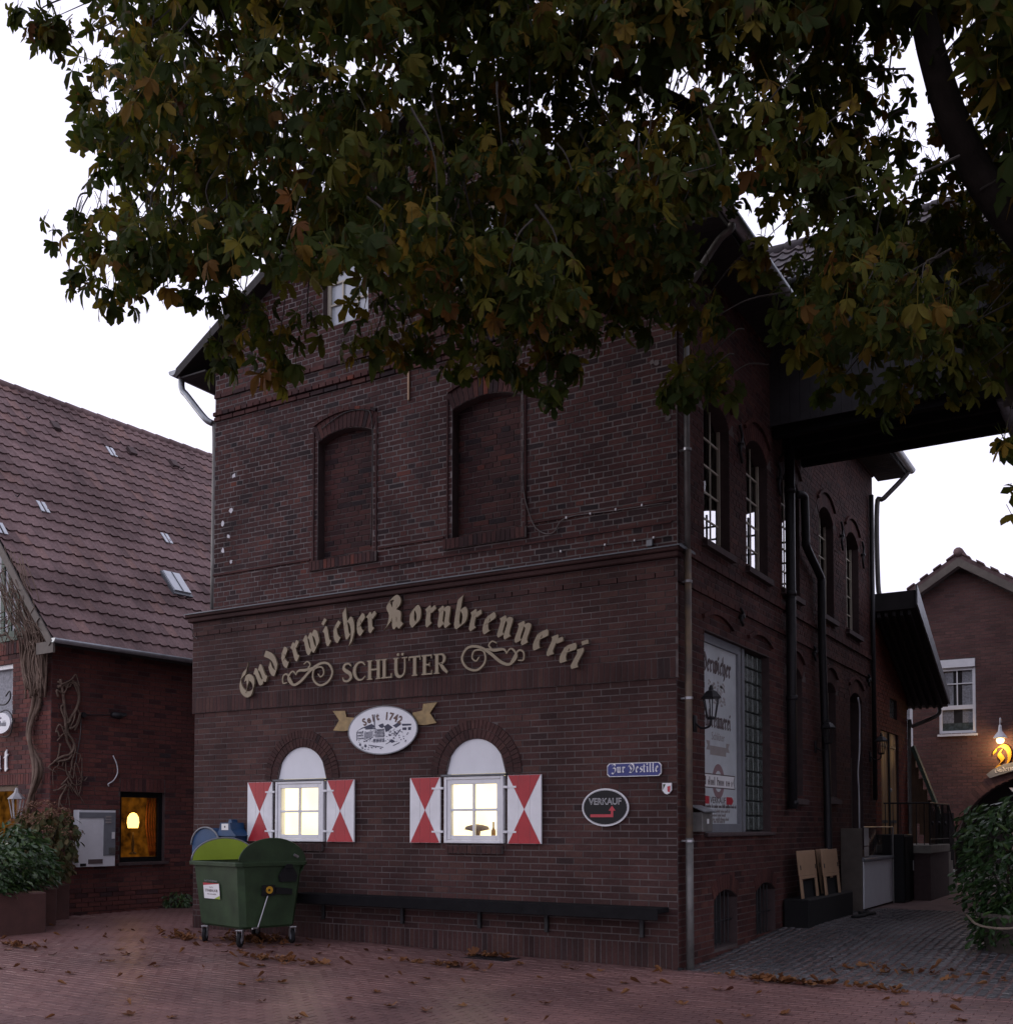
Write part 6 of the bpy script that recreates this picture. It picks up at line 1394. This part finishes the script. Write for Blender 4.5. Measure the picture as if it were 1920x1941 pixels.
# ------------------------------------------------------------------ leaves
def leaflet(L=1., w=.36, droop=.25, fold=.18, n=6, curl=0., rag=None):
    ts = {6: [0, .14, .36, .58, .78, .92, 1], 4: [0, .3, .6, .85, 1], 3: [0, .35, .75, 1], 2: [0, .6, 1], 1: [0, 1]}[n]
    ts = np.array(ts); prof = np.interp(ts, [0, .14, .36, .58, .78, .92, 1], [.05, .30, .66, .94, .95, .52, .0])*w/2
    if n == 1: prof = np.array([w/3, w/3])
    v = []
    for t, p in zip(ts, prof):
        z = -droop*t*t*L; j = (rag.uniform(.8, 1.15), rag.uniform(.8, 1.15)) if rag else (1, 1)
        v += [(t*L, -p*j[0], z+fold*p-curl*p*t), (t*L, 0, z), (t*L, p*j[1], z+fold*p-curl*p*t)]
    f = []
    for i in range(len(ts)-1): a = 3*i; f += [(a, a+3, a+4, a+1), (a+1, a+4, a+5, a+2)]
    return np.array(v), f
def palmate(rs, nl=7, spread=1.75, size=.19, seg=6):
    V, F, n = [], [], 0
    for k in range(nl):
        a = -spread+2*spread*k/(nl-1)+rs.uniform(-.08, .08); L = size*(1-.42*abs(a/spread)**1.5)*rs.uniform(.9, 1.1)
        v, f = leaflet(L, L*rs.uniform(.42, .58), rs.uniform(.1, .95), rs.uniform(-.1, .7), seg, rs.uniform(-.3, .8), rs)
        v = v@RZ(a).T; tw = rs.uniform(-.25, .25); v[:, 2] += tw*v[:, 1]*.5
        V.append(v); F += [tuple(i+n for i in q) for q in f]; n += len(v)
    V.append(np.array([(-.13, -.003, .05), (-.13, .003, .05), (0, .003, 0), (0, -.003, 0)])); F.append((n, n+1, n+2, n+3))
    return np.vstack(V), F
lr = random.Random(21)
FARL = [palmate(lr, 5, 1.7, .19, 2) for _ in range(4)]
MIDL = [palmate(lr, lr.choice((5, 5, 6, 7)), lr.uniform(1.4, 2.0), lr.uniform(.10, .155), 3) for _ in range(14)]
PAL = [palmate(lr, lr.choice((5, 5, 7, 7)), lr.uniform(1.4, 2.0), lr.uniform(.11, .155), 4) for _ in range(12)]
def leaf_frames(pos, out, droop, rng, tilt=.5):
    """rotation matrices: leaf x axis points outward and down, its upper face more or less up"""
    n = len(pos); h = out.copy(); h[:, 2] = 0; h /= np.linalg.norm(h, axis=1)[:, None]+1e-6
    ang = rng.normal(0, .8, n); c, s = np.cos(ang), np.sin(ang); hx = np.stack([h[:, 0]*c-h[:, 1]*s, h[:, 0]*s+h[:, 1]*c, np.zeros(n)], 1)
    d = np.clip(rng.normal(droop, .3, n), .1, 1.45); x = hx*np.cos(d)[:, None]; x[:, 2] = -np.sin(d)
    z = hx*np.sin(d)[:, None]; z[:, 2] = np.cos(d); y = np.cross(z, x); r = rng.normal(0, tilt, n); cr_, sr_ = np.cos(r)[:, None], np.sin(r)[:, None]
    y2 = y*cr_+z*sr_; z2 = z*cr_-y*sr_; return np.stack([x, y2, z2], 2)
def leaf_cloud(mb, pos, R, variants, rng, scale=(.8, 1.2)):
    idx = rng.integers(0, len(variants), len(pos)); sc = rng.uniform(*scale, len(pos)); rn = rng.random(len(pos))
    for k, (v, f) in enumerate(variants):
        s_ = np.where(idx == k)[0]
        if not len(s_): continue
        V = np.einsum('nij,kj->nki', R[s_], v)*sc[s_, None, None]+pos[s_, None, :]
        nv = len(v); quads = [q for q in f]
        F = (np.array(quads)[None]+nv*np.arange(len(s_))[:, None, None]).reshape(-1, 4)
        mb.addnp(V, F, np.repeat(rn[s_], len(quads)))
    return mb

# ------------------------------------------------------------------ chestnut tree in the square
cr3 = np.array([math.cos(YAW), math.sin(YAW), 0]); cd3 = np.array([-math.sin(YAW), math.cos(YAW), 0])
TB = np.array([CAMP[0], CAMP[1], 0])                         # local frame: a to the right of the square, b towards the distillery
def tp(a, b, z): return TB+cr3*a+cd3*b+EZ*z
TR = thing('chestnut_tree', tuple(tp(6.4, 9.5, 0)), 'large horse chestnut with autumn leaves overhanging the square', 'tree')
trk = smooth_path([tp(6.4, 9.5, -.1), tp(6.42, 9.5, .6), tp(6.35, 9.5, 2.2), tp(6.2, 9.45, 3.9), tp(5.85, 9.38, 5.5)], 5)
m_ = MB(); m_.tube(trk, np.interp(np.linspace(0, 1, len(trk)), [0, .1, .3, 1], [.80, .58, .48, .42]), 16); m_.build('trunk', M['bark'], TR, True)
limbs = [[(5.98, 9.38, 4.69), (4.76, 8.7, 5.85), (3.7, 8.3, 6.8), (3.22, 8.02, 7.62), (2.99, 7.89, 8.64), (2.45, 7.89, 10.0)], [(6.12, 9.45, 4.28), (5.03, 9.66, 5.24), (4.15, 9.79, 6.32), (3.74, 9.93, 7.0), (2.72, 10.06, 7.96), (0.82, 9.79, 8.77), (-1.22, 9.11, 8.91)], [(5.85, 9.38, 5.51), (5.3, 8.43, 7.55), (4.08, 7.07, 9.72), (3.54, 6.53, 11.36)], [(5.85, 9.38, 5.51), (6.26, 10.88, 7.82), (5.71, 12.24, 10.0)], [(5.98, 9.38, 5.37), (7.89, 8.43, 7.55), (9.52, 7.62, 9.72)], [(3.13, 8.02, 8.36), (1.36, 8.02, 8.5), (-0.54, 8.16, 8.5), (-2.45, 8.43, 8.36)]]
lrad = [(.17, .05), (.15, .035), (.25, .05), (.25, .05), (.25, .05), (.06, .015)]
LP = []
for P, (r0, r1) in zip(limbs, lrad):
    Q_ = smooth_path([tp(*p) for p in P], 7); LP.append(Q_); m_ = MB(); m_.tube(Q_, np.linspace(r0, r1, len(Q_)), 10); m_.build('limb', M['bark'], TR, True)
allL = np.vstack(LP)
# boughs: lower skirt of the crown, then the mass above it
tab_a = [-3.04, -2.85, -2.41, -1.99, -1.77, -1.52, -1.14, -.82, -.51, -.03, .28, .6, .92, 1.08, 1.39, 1.55, 1.71, 2.03, 2.34, 2.66, 3.01, 4.5, 8]
tab_z = [6.24, 6.02, 5.18, 5.20, 5.14, 5.24, 5.12, 5.02, 5.0, 4.86, 4.82, 4.92, 5.02, 5.34, 5.58, 5.64, 5.34, 4.80, 4.62, 4.74, 4.6, 4.6, 5.2]
trng = np.random.default_rng(5); boughs = []
def zlow(a): return float(np.interp(a, tab_a, tab_z))
def lump(p): return math.sin(p[0]*2.3+1.1)*math.cos(p[1]*1.9+.4)+math.sin(p[2]*2.9+p[0]*1.3)*.8+math.cos(p[2]*1.7-p[1]*2.1)*.6
for a in np.arange(-3.6, 10.4, .50):
    for b in np.arange(7.5, 12.2, .85):
        for dz in np.arange(0, 6.6, .52):
            aa, bb = a+trng.uniform(-.24, .24), b+trng.uniform(-.35, .35)
            k = bb/6.5; a65 = aa/k; zl = 1.7+(zlow(a65)-1.7)*k+(.3*(bb-9.8) if bb > 9.8 else 0)
            if a65 < -2.46 or (bb > 11.6 and a65 > .3): continue
            z = zl+.22+dz+trng.uniform(-.2, .2); zs = 1.7+(z-1.7)/k
            if z > 13.2-.07*(aa-4)**2-.10*(bb-9)**2+1.6*(aa < 1): continue
            inframe = zs < 6.75 and a65 < 3.1
            if inframe and bb < 9.9 and ((5.2 < zs < 6.9 and abs(a65-(3.01-.44*(zs-5.29))) < .36) or (4.6 < zs < 5.6 and abs(a65-(3.01-.68*(zs-4.6))) < .24)): continue     # the big limbs stay clear
            if inframe and (bb > 11.4 or lump((aa*.75, bb*.75, z*.75)) < (-1.15 if zs > 5.3 else -1.5)): continue
            if inframe and zs > 5.35 and trng.random() < (.20 if a65 < 1.4 else .14): continue
            if not inframe and trng.random() < .25: continue
            boughs.append((aa, bb, z, trng.uniform(.30, .44), (2 if zs > 5.35 else 0) if inframe else 1))
# single sprays that hang below the skirt or reach out beyond it
for (q0, q1) in [(-1.71, 4.5), (-1.42, 4.42), (-1.22, 4.66), (-.85, 4.5), (-.54, 4.55), (-.28, 4.47), (-.09, 4.5), (.06, 4.41), (.25, 4.26), (.38, 4.53), (.57, 4.66), (.85, 4.75), (1.16, 4.76), (1.27, 4.72), (1.2, 4.44), (1.11, 4.28), (1.3, 4.31), (1.49, 5.1), (1.77, 4.76), (1.84, 4.5), (2.03, 4.33), (2.31, 4.23), (2.47, 4.33), (2.66, 4.47), (2.79, 4.34),
                 (-2.91, 6.58), (-2.74, 6.46), (-2.82, 6.59), (-2.56, 6.12), (-2.45, 5.9), (-2.66, 5.26), (-2.6, 5.02), (-2.39, 4.88), (-2.52, 5.36), (-1.82, 4.88), (-2.09, 5.14), (-2.34, 5.61)]:
    bb = 8.7+trng.uniform(-.3, .3); k = bb/6.5; boughs.append((q0*k, bb, 1.7+(q1-1.62)*k, trng.uniform(.14, .24), -1))
    if trng.random() < .8 and q1 < 5 and not .9 < q0 < 1.5: boughs.append((q0*k+trng.uniform(-.15, .15), bb, 1.7+(q1-1.38)*k, .22, -1))
    if trng.random() < .5 and q1 < 5 and -.5 < q0 < .7: boughs.append((q0*k+trng.uniform(-.15, .15), bb, 1.7+(q1-1.2)*k, .22, -1))
for q in [(3.95, 8.5, 4.76, .10), (4.03, 8.5, 4.40, .07), (4.06, 8.5, 4.20, .06)]: boughs.append((*q, -1))
boughs = np.array(boughs)
cen = np.array([tp(*q[:3]) for q in boughs]); tw = MB()
dmin = np.array([np.argmin(np.linalg.norm(allL-c, axis=1)) for c in cen])
for c, i in zip(cen, dmin):
    p = allL[i]; d_ = p-c; dl_n = np.linalg.norm(d_); p = c+d_/max(dl_n, .01)*min(dl_n, trng.uniform(.35, .9))+trng.normal(0, .18, 3)*[1, 1, .6]
    mid = (p+c)/2+trng.normal(0, .06, 3)+np.array([0, 0, .05]); Q_ = smooth_path([p, mid, c], 4); tw.tube(Q_, np.linspace(.009, .003, len(Q_)), 4, cap=False)
tag(tw.build('twigs', M['twig'], TR), kind='stuff')
P_, O_, K_ = [], [], []
for q, c in zip(boughs, cen):
    rad = q[3]; n = {0: 38, 2: 25, 1: 24, -1: max(2, int(75*rad))}[int(q[4])]
    u = trng.normal(0, 1, (n, 3)); u /= np.linalg.norm(u, axis=1)[:, None]; rr2 = rad*trng.uniform(.45, 1.05, n)[:, None]
    P_.append(c+u*rr2*np.array([1.15, 1.15, .8])); O_.append(u); K_ += [int(q[4])]*n
P_ = np.vstack(P_); O_ = np.vstack(O_); K_ = np.array(K_)
Rm = leaf_frames(P_, O_, .85, trng, .7)
# the 300 leaves that show largest hang free at the lower rim
vv = P_-CAMP; dz_ = vv@cd3; la = vv@cr3; px = 960+2053*la/dz_; py = 1565-2053*vv[:, 2]/dz_
edge = np.interp(px, [0, 100, 400, 700, 1050, 1230, 1350, 1450, 1550, 1700, 1920], [60, 500, 600, 600, 640, 560, 640, 440, 620, 660, 640])
val = np.where((px > 0) & (px < 1920) & (py < 1941) & (py > edge-150), (py-edge)/400+4/dz_, -9); order = np.argsort(-val)
sing = order[:300]; rest = order[300:]
lme = []
for v, f in PAL:
    me = bpy.data.meshes.new('leaf'); me.from_pydata(v.tolist(), [], f); a = me.attributes.new('rnd', 'FLOAT', 'FACE'); a.data.foreach_set('value', [0.]*len(f)); me.materials.append(M['leaf']); me.polygons.foreach_set('use_smooth', [True]*len(f)); lme.append(me)
tw_ = wl(TR)
for i in sing:
    o = bpy.data.objects.new('leaf', lme[int(trng.integers(0, len(lme)))]); COL.objects.link(o); o.parent = TR; s_ = trng.uniform(.85, 1.15)
    o.matrix_local = Matrix.Translation(Vector(P_[i]-tw_)) @ Matrix(Rm[i].tolist()).to_4x4() @ Matrix.Scale(s_, 4)
near_ = rest[K_[rest] != 1]; far_ = rest[K_[rest] == 1]
m_ = MB(); leaf_cloud(m_, P_[near_], Rm[near_], MIDL, trng, (.75, 1.15)); leaf_cloud(m_, P_[far_], Rm[far_], FARL, trng, (1.0, 1.3)); tag(m_.build('crown', M['leaf'], TR, True, attr=True), kind='stuff')
NLEAF = len(P_)

# ------------------------------------------------------------------ shrubs
def simple_leaf(L, w, droop=.15, fold=.25): return leaflet(L, w, droop, fold, 3)
SL_ = [simple_leaf(.13, .05), simple_leaf(.15, .055, .3), simple_leaf(.11, .045, .05, .1)]
def shrub(name, c, rad, n, mat, label, cat, variants, seed, droop=.3, zr=(0.35, 1.05), flat=1.0, parent=None):
    rg = np.random.default_rng(seed); T = thing(name, c, label, cat) if parent is None else parent
    u = rg.normal(0, 1, (n, 3)); u /= np.linalg.norm(u, axis=1)[:, None]; bump = 1+.16*np.sin(5*u[:, :1]+seed)*np.cos(4*u[:, 2:]+2*u[:, 1:2])
    P = np.array(c)+np.array([0, 0, rad[2]])+u*np.array(rad)*bump*rg.uniform(zr[0], zr[1], n)[:, None]**.5
    P = P[P[:, 2] > c[2]+.02]; u = (P-np.array(c)-np.array([0, 0, rad[2]])); u /= np.linalg.norm(u, axis=1)[:, None]
    m_ = MB(); leaf_cloud(m_, P, leaf_frames(P, u, droop, rg, .6), variants, rg); tag(m_.build('foliage', mat, T, attr=True), kind='stuff')
    m_ = MB()
    for k in range(14):
        a = rg.uniform(0, 2*PI); e = np.array(c)+np.array([math.cos(a)*rad[0]*.7, math.sin(a)*rad[1]*.7, rad[2]*rg.uniform(.8, 1.6)]); m_.tube(smooth_path([np.array(c)+[0, 0, -.05], (np.array(c)+e)/2+[0, 0, .1], e], 3), np.linspace(.016, .006, 7), 5)
    m_.build('stems', M['twig'], T); return T
RL_ = shrub('laurel_bush', (3.34, 3.05, .46), (.76, .70, .84), 2600, M['laurel'], 'dense glossy laurel bush in a tub at the right edge of the picture', 'bush', SL_, 3, .35)
shrub('x', (3.34, 3.0, .10), (.58, .55, .36), 900, M['laurel'], '', '', SL_, 9, .5, parent=RL_)
m_ = MB(); m_.lathe([(.34, 0), (.40, .02), (.46, .42), (.50, .44), (.50, .50), (.44, .50), (.42, .44)], (3.34, 3.05, .1), 20); m_.build('tub', M['wood_grey'], RL_, True)
m_ = MB(); m_.tube(smooth_path([(2.76, 2.72, .58), (2.95, 2.45, .47), (3.3, 2.32, .46), (3.7, 2.4, .55)], 5), .016, 6); m_.build('rope', M['rope'], RL_, True)
PB = thing('planter_box', (-10.6, -.9, .1), 'reddish planter box standing at the inn corner under the bushes', 'planter')
pz = .10
for (x0, x1, y0, y1) in ((-10.75, -9.95, -1.75, -1.05), (-11.35, -10.77, -1.02, -.2), (-10.4, -9.2, -3.1, -1.78)):
    c0, c1 = np.array([(x0+x1)/2, (y0+y1)/2]), None
    m_ = MB(); m_.bbox(x0, x1, y0, y1, pz, pz+.62, .02); m_.build('trough', M['terracotta'], PB); m_ = MB(); m_.bbox(x0+.05, x1-.05, y0+.05, y1-.05, pz+.60, pz+.63, .01); m_.build('soil', M['wood_brown'], PB)
shrub('laurel_shrub', (-10.15, -1.75, .60), (.72, .62, .55), 1900, M['laurel'], 'dark glossy evergreen shrub in the planter at the left edge', 'bush', SL_, 5, .35)
shrub('laurel_shrub', (-9.7, -2.5, .55), (.65, .6, .48), 1400, M['laurel'], 'lower evergreen shrub cut off by the left edge of the picture', 'bush', SL_, 6, .35)
HYL = [leaflet(.14, .09, .5, .2, 3), leaflet(.12, .08, .4, .2, 3)]
HY = shrub('hydrangea', (-11.1, -.50, .70), (.62, .5, .66), 900, M['hydrangea'], 'autumn hydrangea with faded flower heads before the vending machine', 'bush', HYL, 8, .6)
hg = np.random.default_rng(4)
for k in range(26):
    a = hg.uniform(0, 2*PI); e = hg.uniform(.25, 1.4); c = np.array([-11.1+.62*math.cos(a)*math.cos(e), -.5+.52*math.sin(a)*math.cos(e), 1.36+.72*math.sin(e)])
    n = 60; u = hg.normal(0, 1, (n, 3)); u /= np.linalg.norm(u, axis=1)[:, None]; P = c+u*[.09, .09, .06]
    m_ = MB(); leaf_cloud(m_, P, leaf_frames(P, u, .1, hg, .5), [leaflet(.028, .026, .2, .1, 1)], hg); tag(m_.build('flower_head', M['flower'], HY, attr=True), kind='stuff')
shrub('weed_tuft', tuple(hp(1.38, .25, .13)), (.28, .22, .16), 260, M['laurel'], 'low green weed growing at the foot of the inn wall', 'plant', [leaflet(.09, .04, .4, .2, 2)], 12, .4)

# ------------------------------------------------------------------ fallen leaves
def dry(rs): 
    v, f = palmate(rs, rs.choice((5, 6, 7)), rs.uniform(1.3, 2.0), rs.uniform(.11, .16)); v = v*[1, 1, 1.0]; v[:, 2] = np.abs(v[:, 2])*.45+.22*np.abs(v[:, 1])**1.2+.004; return v, f
def dry1(rs):
    v, f = leaflet(rs.uniform(.12, .19), rs.uniform(.05, .075), -.25, .8, 4, -1.0); v[:, 2] += .004; return v, f
DRY = [dry(lr) for _ in range(5)]+[dry1(lr) for _ in range(5)]
dme = []
for v, f in DRY:
    me = bpy.data.meshes.new('fallen_leaf'); me.from_pydata(v.tolist(), [], f); a = me.attributes.new('rnd', 'FLOAT', 'FACE'); a.data.foreach_set('value', [0.]*len(f)); me.materials.append(M['dryleaf']); dme.append(me)
fr_g = random.Random(17); cnt = 0
while cnt < 140:
    x, y = fr_g.uniform(-11, 3.8), fr_g.uniform(-6.4, -.15)
    if not inview(x, y): continue
    if y > -.10*max(x, 0)-.4 and x > 0 and fr_g.random() < .4: continue
    if y < -4.5 and fr_g.random() < .55: continue
    o = bpy.data.objects.new('fallen_leaf', dme[fr_g.randrange(len(dme))]); COL.objects.link(o); o.location = (x, y, float(zg(x, y))+.004); o.rotation_euler = (fr_g.uniform(-.12, .12), fr_g.uniform(-.12, .12), fr_g.uniform(0, 2*PI)); s_ = fr_g.uniform(.5, .9); o.scale = (s_,)*3
    where = 'left part of the square near the inn' if x < -7.2 else 'paving around the green container' if x < -4.6 else 'paving before the bench' if y > -1.6 and x < 0 else 'paving towards the alley edge' if x >= 0 else 'open paving in the foreground'
    tag(o, 'single dry brown leaf lying on the '+where, 'leaf', 'fallen leaves on the paving'); cnt += 1
def pile(c, a, b, n, label, seed, ang=0., h=.03):
    rg = np.random.default_rng(seed); q = rg.normal(0, .5, (n, 2))*[a, b]; x = c[0]+q[:, 0]*math.cos(ang)-q[:, 1]*math.sin(ang); y = c[1]+q[:, 0]*math.sin(ang)+q[:, 1]*math.cos(ang)
    P = np.stack([x, y, zg(x, y)+.004+rg.uniform(0, h, n)], 1); th = rg.uniform(0, 2*PI, n); t = rg.normal(0, .25, n); R_ = np.zeros((n, 3, 3)); R_[:, 0, 0] = np.cos(th); R_[:, 0, 1] = -np.sin(th); R_[:, 1, 0] = np.sin(th); R_[:, 1, 1] = np.cos(th); R_[:, 2, 2] = 1; R_[:, 2, 0] = t; R_[:, 0, 2] = -t
    m_ = MB(); leaf_cloud(m_, P, R_, DRY, rg, (.5, .85)); return tag(m_.build('leaf_drift', M['dryleaf'], None, attr=True), label, 'leaves', kind='stuff')
pile((-6.0, -.75), .75, .45, 110, 'drift of dry leaves swept under the green waste container', 1, -.2)
pile((-7.05, -1.15), .5, .16, 45, 'drift of dry leaves left of the green waste container', 2, -.3)
pile((1.35, -.42), .55, .13, 80, 'drift of orange leaves along the edge of the alley paving', 3, -.1, .04)
pile((2.5, .9), .9, .5, 40, 'scattered dark leaves on the alley setts', 4)
pile((2.45, -.50), .35, .08, 22, 'small row of leaves on the kerb by the bush', 9, -.1)
pile((-7.9, -3.1), .3, .16, 30, 'small heap of brown leaves at the left edge of the square', 5)
pile((-4.1, -2.2), .9, .16, 50, 'loose line of leaves in front of the bench', 6, -.1); pile((-2.3, -1.35), .8, .12, 40, 'loose line of leaves below the middle window', 7, -.1); pile((-2.35, -.34), .3, .07, 20, 'few leaves caught on the drain grating', 8)
DG = thing('drain_grating', (-2.35, -.4, .03), 'dark iron drain grating at the foot of the front wall', 'grating')
m_ = MB(); zz = float(zg(-2.35, -.4)); 
for k in range(10): m_.box(-2.62+k*.055, -2.62+k*.055+.03, -.58, -.22, zz-.01, zz+.006)
m_.box(-2.66, -2.63, -.6, -.2, zz-.01, zz+.007); m_.box(-2.07, -2.04, -.6, -.2, zz-.01, zz+.007); m_.build('bars', M['iron'], DG)
print('leaves', NLEAF, 'boughs', len(boughs))
